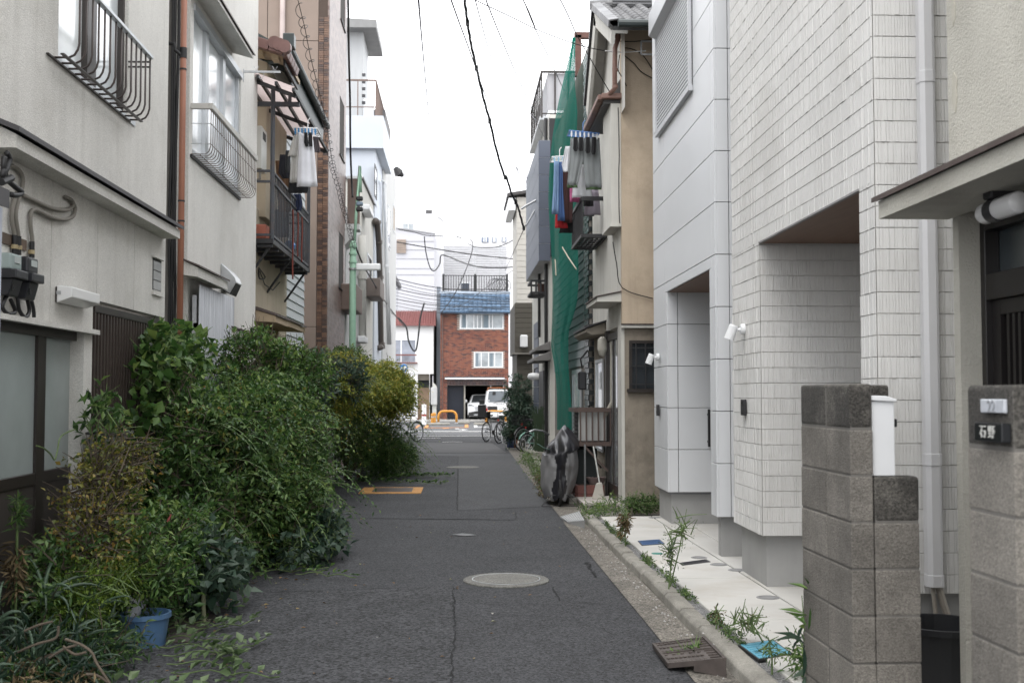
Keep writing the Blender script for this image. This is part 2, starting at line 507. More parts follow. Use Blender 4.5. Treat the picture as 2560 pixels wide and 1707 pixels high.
# drain at the far lane
mc2 = px('T', 1545, 42, Z=0)
t = thing('manhole_cover', 'far worn round cover half buried in the lane asphalt', 'manhole', (mc2.x, mc2.y, 0))
MB().lathe([(.36, -.01), (.36, .006), (.35, .010), (.0001, .010)], 32).build('lid', MH, t)
# ribbed cast kerb ramp plate over the gutter
t = thing('kerb_ramp', 'brown cast iron ramp plate with raised studs bridging the gutter', 'kerb ramp')
zl, zh = .035, .105
P = [px('S', 715, 1268, Z=zl), px('S', 1120, 1215, Z=zh), px('S', 1285, 1385, Z=zh), px('S', 835, 1425, Z=zl)]
ex = (P[1] - P[0]); ey = (P[3] - P[0])
def rp(a, b, h=0): return P[0] + ex * a + ey * b + (P[2] - P[0] - ex - ey) * a * b + Vector((0, 0, h))
mb = MB()
top = [rp(0, 0), rp(1, 0), rp(1, 1), rp(0, 1)]; bot = [p - Vector((0, 0, .02)) for p in top]
mb.add(top + bot, [(0, 1, 2, 3), (7, 6, 5, 4), (0, 4, 5, 1), (1, 5, 6, 2), (2, 6, 7, 3), (3, 7, 4, 0)])
mb.build('plate', IRON, t)
mb = MB()
for a0, b0, a1, b1 in ((0, .02, 1, .02), (0, .98, 1, .98), (.02, 0, .02, 1), (.98, 0, .98, 1), (0, .5, 1, .5)):
    mb.bar(rp(a0, b0, .004), rp(a1, b1, .004), .018, .010)
mb.build('rim', IRON, t)
stud = MB().box(-.011, .011, -.011, .011, 0, .008).mesh('stud', .003)
for i in range(9):
    for j in range(6):
        if j == 3 and i % 2: continue
        put('stud', stud, IRON, t, rp(.08 + i * .075, .08 + j * .168 + (.0 if j < 3 else .0), 0))
mb = MB()
for i in range(4):
    for j in (0, 1):
        mb.bar(rp(.78, .08 + j * .5 + i * .1, .004), rp(.94, .08 + j * .5 + i * .1, .004), .008, .008)
mb.build('anti_slip_ribs', IRON, t)
mb = MB(); mb.add([rp(.45, 1, -.02), rp(1, 1, -.02), rp(1, 1, -.10), rp(.45, 1, -.05)], [(0, 1, 2, 3)]); mb.build('side_cheek', IRON, t)
# small covers in the apron
def plate(label, cat, c4, mat, rim=None, z=PADZ):
    pts = [px('S', a, b, Z=z) for a, b in c4]
    t = thing('cover_plate', label, cat)
    cx = sum((p for p in pts), Vector()) / 4
    inn = [cx + (p - cx) * .92 for p in pts]
    MB().prism(pts, (0, 0, -.01), (0, 0, .004)).build('frame', rim or BLACKM, t)
    MB().prism(inn, (0, 0, .0), (0, 0, .0065)).build('lid', mat, t, .002)
    mb = MB()
    for i in range(1, 7):
        a = inn[0].lerp(inn[3], i / 7); b = inn[1].lerp(inn[2], i / 7)
        mb.bar(a.lerp(b, .06) + Vector((0, 0, .007)), a.lerp(b, .94) + Vector((0, 0, .007)), .006, .004)
    mb.build('ribs', mat, t)
BLUE1 = M('pale_blue_cover', (.10, .33, .45), .5, .15, 8, .1, 60, .001, grime=((.2, .25, .26), .5, 12))
BLUE2 = M('dark_blue_cover', (.045, .10, .22), .5, .15, 8)
plate('light blue square meter cover in the concrete apron beside the post', 'cover', [(1378, 1272), (1648, 1235), (1800, 1345), (1535, 1388)], BLUE1, z=PADZ + .001)
plate('dark blue meter cover in the concrete apron near the panelled house', 'cover', [(600, 470), (770, 458), (812, 493), (632, 506)], BLUE2)
plate('narrow dark grey slot cover in the concrete apron', 'cover', [(922, 641), (1130, 612), (1165, 632), (945, 660)], M('dark_grey_cover', (.05, .05, .055), .6))
GREYD = M('grey_disc', (.24, .24, .24), .7, .1, 8)
for k, (a, b, r_) in enumerate(((1075, 598, .075), (1228, 652, .078), (1372, 695, .08), (1608, 907, .085), (735, 289, .08))):
    p = px('S', a, b, Z=PADZ)
    t = thing('inspection_cover', ('round grey inspection cover beside the dark slot cover', 'round grey inspection cover just behind the slab joint', 'round grey inspection cover touching the plinth of the tiled house', 'round grey inspection cover on the front apron slab near the post', 'round grey inspection cover at the foot of the panelled house')[k], 'cover', (p.x, p.y, PADZ))
    MB().lathe([(r_, -.01), (r_, .003), (.0001, .0035)], 28).build('lid', GREYD, t)
    MB().lathe([(r_ * .8, .0034), (r_ * .8, .006), (r_ * .76, .006), (r_ * .76, .0034)], 28).build('groove_ring', GREYD, t)
p = px('S', 752, 567, Z=PADZ)
t = thing('inspection_cover', 'small green round valve cap in the concrete apron', 'cover', (p.x, p.y, PADZ))
MB().lathe([(.055, -.01), (.055, .004), (.0001, .006)], 20).build('lid', M('green_cap', (.03, .22, .18), .5), t)
# ================================================================== right side: the two new houses
RF = Frame(2.25, 0, -R(.8))
ryaw = RF.yaw
def RL(c, x, y, **k): return RF.px(c, x, y, **k)
TILE = M('tile_siding', (.64, .635, .62), .8, .06, 1.2, .35, 140, .004, objvar=.03, grime=((.40, .385, .35), .35, 1.1))
PANEL = M('white_panel', (.66, .675, .695), .38, .02, 1.0, .03, 160, .0005, objvar=.012)
GROUT = M('tile_joint', (.46, .445, .42), .9, .1, 5)
PGROUT = M('panel_joint', (.16, .165, .175), .8, .05, 5)

def ribbed(L, h, seed, face, gap=.0032):
    """one course of ribbed siding: uneven upright ribs; s runs along the wall, d is the way out of it"""
    r_ = random.Random(seed); vs = []; fs = []
    s = 0.0; n = 0
    def P(s, d, z): return (-d, s, z) if face == 'x' else (s, -d, z)
    while s < L - .004:
        w = r_.choice((.015, .018, .018, .022, .030)); w = min(w, L - s)
        if L - s - w < .012: w = L - s
        rough = r_.random() < .45
        d = .0075 + r_.uniform(-.0015, .002) + (.001 if rough else 0)
        k = 1
        zz = [0] + sorted(r_.uniform(.15, .85) * h for _ in range(k - 1)) + [h - gap]
        for z0, z1 in zip(zz[:-1], zz[1:]):
            dd = d + (r_.uniform(-.003, .003) if rough else 0)
            a0, a1 = s + .0002, s + w - .0002
            c = .0022
            b = len(vs)
            e = .0045
            vs += [P(a0, e, z0), P(a1, e, z0), P(a1, e, z1), P(a0, e, z1), P(a0 + c, dd, z0 + c), P(a1 - c, dd, z0 + c), P(a1 - c, dd, z1 - c), P(a0 + c, dd, z1 - c)]
            fs += [(b + 4, b + 5, b + 6, b + 7), (b, b + 1, b + 5, b + 4), (b + 1, b + 2, b + 6, b + 5), (b + 2, b + 3, b + 7, b + 6), (b + 3, b, b + 4, b + 7)]
        s += w
    me = MB().add(vs, fs).mesh('tile_course')
    return me

t2 = thing('tiled_house', 'new house clad in pale grey ribbed tile siding with open carport', 'house', (2.25, 0, 0), ryaw)
yF = RL('n', 1837, 1200, X=0).y; yA = RL('n', 1906, 1200, X=0).y; yB = RL('n', 2154, 700, X=0).y; yN = RL('n', 2188.5, 500, X=0).y
zb = RL('n', 1905.9, 1338, X=0).z
zs = RL('n', 2153, 471.2, X=0).z
zc1 = RL('n', 2187.5, 355.1, X=0).z; zc2 = RL('n', 2188.8, 408, X=0).z
hc = zc1 - zc2
zoff = (zc1 - zb) % hc
TOP = 7.6
# wall cores, 12 mm behind the tile faces
mb = MB()
mb.box(.0, .30, yA, yF, zb, zs).box(0, .30, yN, yB, zb, zs)
mb.box(0, 6, yN, yF, zs, TOP)
mb.box(.30, 6, yA + .0, yF, zb, zs)
mb.box(.30, 6, yN, yN + .15, zb, zs)
mb.box(5.0, 6, yN + .15, yA, zb, zs)
mb.build('wall', GROUT, t2)
z = zb; k = 0
def mk(L_, face, nvar=3, seed=0, h=None): return [ribbed(L_, h or hc, seed + q, face) for q in range(nvar)]
fullF = mk(yF - yN, 'x', 4, 10); pierA = mk(yF - yA, 'x', 3, 30); pierB = mk(yB - yN, 'x', 3, 50)
sideN = mk(3.0, 'y', 4, 70); inner = mk(3.2, 'y', 4, 90)
first = zoff if zoff > .03 else zoff + hc
zz = [zb]; z = zb + first
while z < TOP: zz.append(z); z += hc
for i, z in enumerate(zz):
    h = (zz[i + 1] if i + 1 < len(zz) else TOP) - z
    sc = (1, 1, h / hc)
    if z + h <= zs + .02:
        put('tile_course', rnd.choice(pierA), TILE, t2, (0, yA, z), None, sc)
        put('tile_course', rnd.choice(pierB), TILE, t2, (0, yN, z), None, sc)
        put('tile_course', rnd.choice(inner), TILE, t2, (0, yA, z), None, sc)
    elif z < zs:
        put('tile_course', rnd.choice(pierA), TILE, t2, (0, yA, z), None, sc); put('tile_course', rnd.choice(pierB), TILE, t2, (0, yN, z), None, sc)
        hh = z + h - zs
        if hh > .02: put('tile_course', fullF[0], TILE, t2, (-.001, yN, zs), None, (1, 1, hh / hc))
        put('tile_course', inner[0], TILE, t2, (0, yA, z), None, (1, 1, (zs - z) / hc))
    else:
        put('tile_course', rnd.choice(fullF), TILE, t2, (0, yN, z), None, sc)
    put('tile_course', rnd.choice(sideN), TILE, t2, (-.0, yN, z), None, sc)
box('soffit', SOFFIT, t2, .012, 5.0, yN + .152, yA - .014, zs - .012, zs + .02)
box('lintel_trim', M('grey_trim', (.25, .24, .24), .6), t2, -.013, .011, yB, yA, zs - .012, zs + .0)
mb = MB(); ins = .05
mb.box(ins, 6, yA + .09, yF - .09 + .06, -.02, zb).build('plinth', PLINTH, t2)
MB().box(ins, 6, yN + .06, yN + .2, -.02, zb).build('plinth', PLINTH, t2)
# downpipe with collars
xp = RL('n', 2321, 600, Y=yN - .07).x
t = thing('downpipe', 'square white plastic downpipe with collars on the tiled house corner', 'downpipe', RF.w((xp, yN - .07, 0)), ryaw)
zbot = RL('R', 745, 1070, Y=yN - .07).z
pw = .043
PIPEW = M('pale_grey_plastic_pipe', (.56, .56, .57), .35, .03, 3)
poly = [(-pw, -pw * .5, 0), (-pw * .5, -pw, 0), (pw * .5, -pw, 0), (pw, -pw * .5, 0), (pw, pw * .6, 0), (-pw, pw * .6, 0)]
MB().prism(poly, (0, 0, zbot), (0, 0, TOP)).build('pipe', PIPEW, t)
for v in (195, 1148, 1450):
    zc = RL('n', 2321, v, Y=yN - .07).z
    MB().prism([(p[0] * 1.08, p[1] * 1.1, 0) for p in poly], (0, 0, zc - .033), (0, 0, zc + .033)).build('collar', PIPEW, t, .002)
mb = MB()
mb.tube([(-.01, 0, zbot + .01), (0, 0, zbot - .1), (.02, 0, zbot - .3)], .012, 8); mb.tube([(.02, 0, zbot + .01), (.05, 0, zbot - .1), (.12, .0, zbot - .32)], .02, 8)
mb.build('drain_hose', M('beige_hose', (.32, .29, .25), .6), t)

# ------------------------------------------------------------------ white panelled house
t3 = thing('panelled_house', 'new house clad in smooth white panels with recessed entrance', 'house', (2.25, 0, 0), ryaw)
qF = RL('n', 1635.5, 1000, X=0).y; qA = RL('n', 1668.5, 1000, X=0).y; qB = RL('n', 1776, 1000, X=0).y; qN = RL('n', 1788, 700, X=0).y
zb3 = RL('n', 1790.9, 1291.8, X=0).z
zs3 = RL('O', 505, 190, X=0).z
js = [RL('n', 1781 + 9 * v / 1290, v, X=0).z for v in (123.1, 250.6, 378.8, 506.9, 637, 767.2, 897.6, 1027.7, 1157.8)]
hp = (js[0] - js[-1]) / (len(js) - 1)
zl = [js[0] + hp * i for i in range(5, 0, -1)] + js + [zb3]
zl = zl[::-1]
TOP3 = zl[-1]
mb = MB()
mb.box(.02, 5, qB, qN + .001, zb3, zs3)
mb = MB()
mb.box(.02, .4, qA + .02, qF, zb3, zs3).box(.02, .4, qN + .02, qB, zb3, zs3).box(.02, 5, qN + .02, qF, zs3, TOP3)
mb.box(.4, 5, qA + .02, qF, zb3, zs3).box(.4, 5, qN + .02, qN + .15, zb3, zs3).box(1.7, 5, qN + .15, qA + .02, zb3, zs3)
mb.build('wall', PGROUT, t3)
G_ = .0035
pcache = {}
def panel(x0, x1, y0, y1, z0, z1):
    k = tuple(round(v, 3) for v in (x1 - x0, y1 - y0, z1 - z0))
    if k not in pcache: pcache[k] = MB().box(0, k[0], 0, k[1], 0, k[2]).mesh('siding_panel', .0025)
    put('siding_panel', pcache[k], PANEL, t3, (x0, y0, z0))
yseam = RL('n', 1661, 600, X=0).y; ycor = RL('n', 1778.5, 600, X=0).y
xs1 = RL('n', 1820, 300, Y=qN).x; xs2 = RL('n', 1694.8, 900, Y=qA).x
# window opening in the upper floor
wy0 = RL('N', 398, 500, X=0).y; wy1 = RL('N', 172, 220, X=0).y
wz0 = RL('N', 385, 575, X=0).z; wz1 = RL('N', 190, 225, X=0).z
for z0, z1 in zip(zl[:-1], zl[1:]):
    segs = [(qN, ycor), (ycor, yseam), (yseam, qF)]
    for y0, y1 in segs:
        a0, a1 = y0 + G_, y1 - G_
        if z1 <= zs3 + .01 or z0 < zs3 - .05 < z1:
            zz1 = z1
            if z0 < zs3 < z1 and z1 - zs3 > .02 and y0 == ycor:
                panel(0, .02, a0, a1, zs3, z1 - G_); zz1 = zs3
            for b0, b1 in ((qN, qB), (qA, qF)):
                c0, c1 = max(a0, b0), min(a1, b1)
                if c1 - c0 > .02: panel(0, .02, c0, c1, z0 + G_, zz1 - G_)
        else:
            panel(0, .02, a0, a1, z0 + G_, z1 - G_)
    # near side
    panel(.0205, xs1 - G_, qN, qN + .02, z0 + G_, z1 - G_)
    panel(xs1 + G_, 3.0, qN, qN + .02, z0 + G_, z1 - G_)
    if z0 < zs3:
        panel(.0205, xs2 - G_, qA, qA + .02, z0 + G_, min(z1, zs3) - G_)
        panel(xs2 + G_, 1.7, qA, qA + .02, z0 + G_, min(z1, zs3) - G_)
box('soffit', SOFFIT, t3, .021, 1.7, qN + .152, qA - .002, zs3 - .01, zs3 + .018)
mb = MB()
mb.box(.055, 4, qA + .09, qF - .03, -.02, zb3).build('plinth', PLINTH, t3)
MB().box(.055, 4, qN + .09, qB - .05, -.02, zb3).build('plinth', PLINTH, t3)
box('plinth_flashing', M('grey_flashing', (.2, .205, .22), .5), t3, .03, 4, qA + .05, qF - .04, zb3 - .025, zb3 - .001)
box('doorstep', CONC_N, t3, .25, 1.7, qN + .2, qA - .05, -.02, PADZ + .012, .005)
xh = RL('O', 503, 1200, Y=qA - .06).x
z1 = RL('O', 503, 1105, Y=qA - .06).z; z0 = RL('O', 503, 1350, Y=qA - .06).z
MB().box(xh - .012, xh + .012, qA - .075, qA - .045, z0, z1).box(xh - .01, xh + .01, qA - .05, qA, z0 + .05, z0 + .07).box(xh - .01, xh + .01, qA - .05, qA, z1 - .07, z1 - .05).build('door_handle', BLACKM, t3)
# roller shutter window
win = MB().box(-.015, -.001, wy0, wy1, wz0, wz1).build('shutter_window', M('shutter_gap', (.10, .10, .105), .7), t3)
mb = MB()
mb.box(-.045, -.001, wy0, wy0 + .055, wz0 - .03, wz1).box(-.045, -.001, wy1 - .03, wy1, wz0 - .03, wz1).box(-.05, -.001, wy0 - .005, wy1 + .005, wz0 - .06, wz0)
mb.build('shutter_frame', M('shutter_frame_grey', (.46, .47, .49), .35, .03), win, .003)
mb = MB(); hd = .30
mb.prism([(-.001, wy0 - .0, wz1 - .02), (-.12, wy0, wz1 + .04), (-.12, wy0, wz1 + hd), (-.001, wy0, wz1 + hd + .03)], (0, -.01, 0), (0, wy1 - wy0 + .01, 0))
mb.build('shutter_box', MATS['shutter_frame_grey'], win, .004)
ns = int((wz1 - wz0) / .043)
sl = MB().prism([(-.018, 0, .004), (-.030, 0, .012), (-.030, 0, .034), (-.018, 0, .041)], (0, wy0 + .056, 0), (0, wy1 - .031, 0)).mesh('shutter_slat')
for i in range(ns):
    put('shutter_slat', sl, M('shutter_slat_grey', (.50, .51, .53), .35, .02), win, (0, 0, wz0 + i * (wz1 - wz0) / ns))

# ------------------------------------------------------------------ spot lamps and door phones on both
def spot(label, c, x, y):
    p = RL(c, x, y, X=-.013)
    t = thing('wall_spotlight', label, 'wall light', RF.w((-.013, p.y, p.z)), ryaw, 'white wall spotlights')
    MB().lathe([(.045, 0), (.045, -.028), (.04, -.034), (.0001, -.036)], 24, axis='x').build('mount', WHITEP, t)
    MB().tube([(-.03, 0, 0), (-.06, .0, -.005)], .012, 10).build('joint', WHITEP, t)
    d = Vector((-.35, .1, -1)).normalized(); c0 = Vector((-.085, .008, .035))
    MB().tube([c0, c0 + d * .012, c0 + d * .05, c0 + d * .05, c0 + d * .125], [.034, .038, .038, .040, .041], 20).build('lamp_head', WHITEP, t, smooth=False)
spot('white adjustable spotlight on the tiled house beside the carport', 'O', 735, 583)
spot('white adjustable spotlight on the panelled house beside the entrance', 'O', 176, 764)
def phone(label, c, x0, y0, x1, y1):
    p = RL(c, (x0 + x1) / 2, (y0 + y1) / 2, X=-.013); q = RL(c, (x0 + x1) / 2, y1, X=-.013)
    h = abs(p.z - q.z) * 2
    t = thing('door_phone', label, 'intercom', RF.w((-.013, p.y, p.z)), ryaw, 'black door phones')
    MB().box(-.028, .0, -.05, .05, -h / 2, h / 2).build('body', BLACKM, t, .006, 2)
    MB().lathe([(.012, -.028), (.012, -.031), (.0001, -.032)], 16, (0, 0, h * .28), 'x').build('camera_eye', M('dark_glass', (.01, .01, .012), .1), t)
    MB().box(-.031, -.028, -.03, .03, -h * .3, -h * .05).build('speaker', M('dark_grey_plastic', (.04, .04, .042), .6), t)
phone('black door phone on the tiled house pier below the spotlight', 'O', 720, 1040, 760, 1145)
phone('black door phone on the panelled house pier below the spotlight', 'O', 165, 1075, 188, 1147)
# ================================================================== near right: stucco house, block posts
STUCCO = M('beige_stucco', (.50, .485, .43), .92, .1, 1.5, .9, 75, .010, grime=((.27, .25, .21), .5, 1.6))
BLOCK = M('concrete_block', (.205, .19, .168), .95, .14, 4, 1.0, 110, .008, speck=.28, speck_scale=190, objvar=.14, grime=((.075, .068, .06), .75, 1.7), streak=.5, streak_col=(.07, .066, .06))
BLOCKTOP = M('concrete_block_mossy', (.06, .056, .05), .95, .35, 4, 1.0, 110, .008, speck=.5, speck_scale=150, grime=((.17, .16, .14), .7, 4.0))
MORTAR = M('block_joint', (.15, .142, .13), .95, .15, 8)
FLASH = M('brown_flashing', (.07, .05, .045), .5, .2, 5, .1, 60, .002, grime=((.14, .12, .10), .6, 8))

bcache = {}
def wall_blocks(t, x0, x1, y0, y1, top, courses, cols, axis, capdark=True, ch=.2, base=0):
    """courses of concrete blocks downwards from top; cols = list of lengths along axis"""
    core = MB().box(x0 + .004, x1 - .004, y0 + .004, y1 - .004, top - courses * ch, top - .02).build('mortar_core', MORTAR, t)
    for c in range(courses):
        z1 = top - c * ch; z0 = z1 - ch
        s = x0 if axis == 'x' else y0
        for L_ in cols:
            a, b = s + (.006 if s > (x0 if axis == 'x' else y0) + 1e-6 else 0), s + L_ - .006 * (L_ is not cols[-1] or len(cols) == 1 and False)
            bb = (a, b, y0, y1) if axis == 'x' else (x0, x1, a, b)
            k = tuple(round(v, 3) for v in (bb[1] - bb[0], bb[3] - bb[2], ch)) + (c == 0,)
            if k not in bcache:
                bcache[k] = MB().box(0, k[0], 0, k[1], 0, ch - .008).mesh('block', .016 if c == 0 else .006, 3 if c == 0 else 2)
            m_ = BLOCKTOP if (c == 0 and capdark) else BLOCK
            me = bcache[k]
            o = bpy.data.objects.new('block', me); COL.objects.link(o); o.parent = t
            if len(me.materials) == 0: me.materials.append(m_)
            j = .0025
            o.location = (bb[0] + rnd.uniform(-j, j), bb[2] + rnd.uniform(-j, j), z0 + .004)
            s += L_

XW = 1.69
ytop = px('R', 305, 45, X=XW)
P1 = px('R', 303, 748, X=XW)                       # front corner of the nearer face
yP = P1.y
ztop1 = px('R', 303, 272, X=XW).z + .2
yPf = px('R', 45, 272, X=XW).y
t = thing('gate_post', 'stepped concrete block gate post holding the white mailbox', 'block wall', (0, 0, 0))
L1 = yPf - yP
wall_blocks(t, XW, XW + .10, yP, yPf, ztop1, 9, [L1 * .46, L1 * .54], 'y')
wall_blocks(t, XW + .104, XW + .30, yP + .001, yP + .10, ztop1 - .4, 7, [.196], 'x')
wall_blocks(t, XW + .104, XW + .40, yPf - .12, yPf - .02, ztop1, 9, [.296], 'x')
# mailbox
t = thing('mailbox', 'slim white mailbox with curved lid standing on the stepped block post', 'mailbox')
q0 = px('R', 408, 508, Y=yP + .03); q1 = px('R', 522, 92, Y=yP + .03)
zm = ztop1 - .4
mb = MB().box(q0.x, q1.x - .004, yP + .02, yP + .26, zm - .002, q1.z - .03); mb.build('body', WHITEP, t, .004, 2)
lid = [(q0.x - .004, 0, q1.z - .028), (q1.x + .004, 0, q1.z - .034), (q1.x + .003, 0, q1.z - .022), (q0.x + (q1.x - q0.x) * .6, 0, q1.z - .008), (q0.x - .004, 0, q1.z - .006)]
MB().prism(lid, (0, yP + .008, 0), (0, yP + .27, 0)).build('lid', WHITEP, t, .003)
box('latch', BLACKM, t, q1.x - .004, q1.x + .012, yP + .03, yP + .055, q0.z + .21, q0.z + .245, .003)
# nearer post
zt2 = px('R', 895, 360, X=XW - .015)
yq1 = zt2.y; yq0 = px('n', 2537.5, 1294, X=XW - .015).y
X2 = XW - .015
t = thing('gate_post', 'concrete block gate post carrying the black name plate', 'block wall')
top2 = zt2.z + .205
wall_blocks(t, X2, X2 + .10, yq0, yq1, top2, 9, [yq1 - yq0], 'y', ch=.203)
wall_blocks(t, X2 + .104, X2 + 1.0, yq0 + .001, yq0 + .1, top2, 9, [.09, .39, .39], 'x', ch=.203)
# name plate and house number
def facepx(c, x, y, X): return px(c, x, y, X=X)
t = thing('name_plate', 'black name plate with two white brush characters on the block post', 'name plate')
a = facepx('R', 933, 225, X2 - .03); b = facepx('R', 1075, 355, X2 - .03)
MB().box(X2 - .032, X2 - .001, b.y, a.y, b.z + .008, a.z - .006).build('plate', M('black_gloss', (.012, .013, .015), .3), t, .004, 2)
def text(s, size, mat, parent, loc, rot, ext=.0015, name='lettering', sx=1.0):
    cu = bpy.data.curves.new(name, 'FONT'); cu.body = s; cu.size = size; cu.extrude = ext; cu.align_x = 'CENTER'; cu.align_y = 'CENTER'
    tmp = bpy.data.objects.new(name, cu); COL.objects.link(tmp)
    me = bpy.data.meshes.new_from_object(tmp); bpy.data.objects.remove(tmp)
    me.materials.clear()
    return put(name, me, mat, parent, loc, rot, (sx, 1, 1))
WT = M('white_lettering', (.55, .55, .52), .6, .05)
text('石 野', .044, WT, t, (X2 - .0335, (a.y + b.y) / 2, (a.z + b.z) / 2), (math.pi / 2, 0, -math.pi / 2))
t = thing('house_number', 'small pale house number tile above the black name plate', 'house number')
a2 = facepx('R', 963, 108, X2 - .012); b2 = facepx('R', 1085, 210, X2 - .012)
MB().box(X2 - .013, X2 - .001, b2.y, a2.y, b2.z + .012, a2.z - .006).build('plate', M('pale_tile', (.48, .50, .54), .3, .1, 30), t, .002)
text('22', .055, M('grey_number', (.30, .31, .33), .5), t, (X2 - .0145, (a2.y + b2.y) / 2, (a2.z + b2.z) / 2), (math.pi / 2, 0, -math.pi / 2))

# ------------------------------------------------------------------ stucco house at the right edge
t0 = thing('stucco_house', 'beige stucco house with dark lattice entrance door under a canopy', 'house', (0, 0, 0))
XS = 2.35
yE = px('n', 2371, 300, X=XS).y
ye2 = px('Q', 1128, 600, X=XS).y
zcan = px('Q', 625, 295, X=XS - .34).z
XC = XS - .34
yc1 = px('Q', 607, 250, X=XC).y
MB().box(XS, 6, .5, yE, zcan + .02, 8).build('upper_wall', STUCCO, t0)
xd = XS + .10
yd = px('Q', 1175, 900, X=XS).y
MB().box(XS, XS + .5, yd, ye2, 0, zcan + .02).build('wall_pier', STUCCO, t0)
MB().box(xd + .12, 6, .5, yd, 0, zcan + .02).build('wall', STUCCO, t0)
# canopy
mb = MB()
zo = zcan
prof = [(XS, 0, zo + .0), (XC, 0, zo + .0), (XC, 0, zo + .085), (XS, 0, zo + .19)]
mb.prism(prof, (0, .5, 0), (0, yc1, 0)).build('canopy', STUCCO, t0)
MB().prism([(XS - .001, 0, zo + .192), (XC - .025, 0, zo + .082), (XC - .025, 0, zo + .105), (XS - .001, 0, zo + .215)], (0, .5, 0), (0, yc1 + .03, 0)).build('canopy_flashing', FLASH, t0)
# entrance: frame, transom, lattice sliding doors
zt = px('Q', 1215, 425, X=xd).z; zm = px('Q', 1235, 790, X=xd).z
DBROWN0 = DBROWN; DBROWN = M('near_black_aluminium', (.014, .012, .012), .4, .1, 5, metal=.1)
door = MB().box(xd + .07, xd + .08, .6, yd - .05, 0, zt).build('entrance_door', glassmat('dim_figured_glass', (.035, .045, .05), .25), t0)
mb = MB()
mb.box(xd, xd + .07, yd - .05, yd - .001, 0, zt + .06).box(xd, xd + .07, .6, yd - .051, zt, zt + .06).box(xd - .0, xd + .07, .6, yd - .051, zm - .07, zm + .05)
mb.build('door_frame', DBROWN, door, .003)
mb = MB(); mb.box(xd + .03, xd + .07, yd - .13, yd - .052, 0, zm - .071).box(xd + .03, xd + .07, .6, yd - .131, zm - .14, zm - .072); mb.build('door_stile', DBROWN, door)
ls = MB().box(xd + .035, xd + .06, -.012, .012, .3, zm - .141).mesh('lattice_slat')
for i in range(26):
    if i in (6, 7): continue
    put('lattice_slat', ls, DBROWN, door, (0, yd - .19 - i * .052, 0))
DBROWN = DBROWN0
# stucco scars
for k, (c, x, y, s_) in enumerate((('P', 1000, 70, .05), ('P', 1010, 590, .07))):
    p = px(c, x, y, X=XS - .002)
    me = MB(); n = 14
    vs = [(XS - .004, p.y + math.cos(6.283 * i / n) * s_ * .45 * rnd.uniform(.6, 1.1), p.z + math.sin(6.283 * i / n) * s_ * 1.5 * rnd.uniform(.7, 1.1)) for i in range(n)]
    me.prism(vs, (0, 0, 0), (.003, 0, 0)).build('plaster_patch', M('repair_plaster', (.44, .42, .36), .9, .15, 6, .3, 50, .004), t0)
# porch lamp
t = thing('porch_lamp', 'white tubular porch lamp in a black bracket under the canopy', 'porch light')
c = px('Q', 1600, 205, X=XS - .12)
f = px('Q', 1345, 285, X=XS - .12)
zc = px('Q', 1500, 215, X=XS - .12).z
r_ = .045
y_n, y_f = c.y, f.y
MB().lathe([(.0001, 0), (r_ * .9, .002), (r_, .012), (r_, (y_f - y_n) - .012), (r_ * .9, y_f - y_n), (.0001, y_f - y_n)], 28, (XS - .12, y_n, zc), 'y').build('diffuser', M('opal_plastic', (.62, .62, .62), .3, .02), t, smooth=True)
ym = y_n + (y_f - y_n) * .55
MB().lathe([(r_ + .006, 0), (r_ + .006, .06), (r_ + .0005, .06), (r_ + .0005, 0), (r_ + .006, 0)], 28, (XS - .12, ym, zc), 'y').build('band', BLACKM, t)
MB().box(XS - .16, XS - .001, ym - .01, ym + .07, zc + r_, zc + .13).build('bracket', BLACKM, t, .006)
# dark tub between the posts
p = px('R', 748, 1258, Y=yP + 1.05)
t = thing('tub', 'dark grey plastic tub between the two gate posts', 'tub', (p.x + .02, yP + 1.05, 0))
MB().lathe([(.19, 0), (.20, .05), (.235, p.z - .03), (.25, p.z - .03), (.25, p.z), (.225, p.z), (.2, .06), (.0001, .06)], 28).build('body', M('dark_tub', (.014, .015, .018), .5), t)
# ================================================================== right side: old houses further down the lane
def pv(c, x, y, **k): return px(c, x, y, **k)
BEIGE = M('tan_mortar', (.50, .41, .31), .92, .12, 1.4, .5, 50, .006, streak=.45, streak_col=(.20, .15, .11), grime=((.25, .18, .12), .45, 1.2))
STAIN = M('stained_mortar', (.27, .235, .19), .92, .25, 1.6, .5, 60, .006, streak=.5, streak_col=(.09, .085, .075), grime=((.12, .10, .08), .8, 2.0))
PLAST = M('white_plaster', (.56, .55, .51), .9, .08, 1.4, .3, 60, .004, streak=.5, streak_col=(.25, .23, .2))
KAWARA = M('grey_roof_tile', (.13, .13, .135), .42, .3, 4, .1, 60, .002, objvar=.3, grime=((.28, .28, .27), .5, 6))
COPPER = M('brown_gutter', (.20, .11, .085), .5, .2, 4, .1, 60, .001, grime=((.30, .23, .2), .6, 5))
GLASSD = glassmat('dark_window', (.03, .035, .04), .06)
GLASSL = glassmat('pale_window', (.30, .33, .35), .10)
CABLE = M('black_cable', (.012, .012, .013), .55, .1, 10)

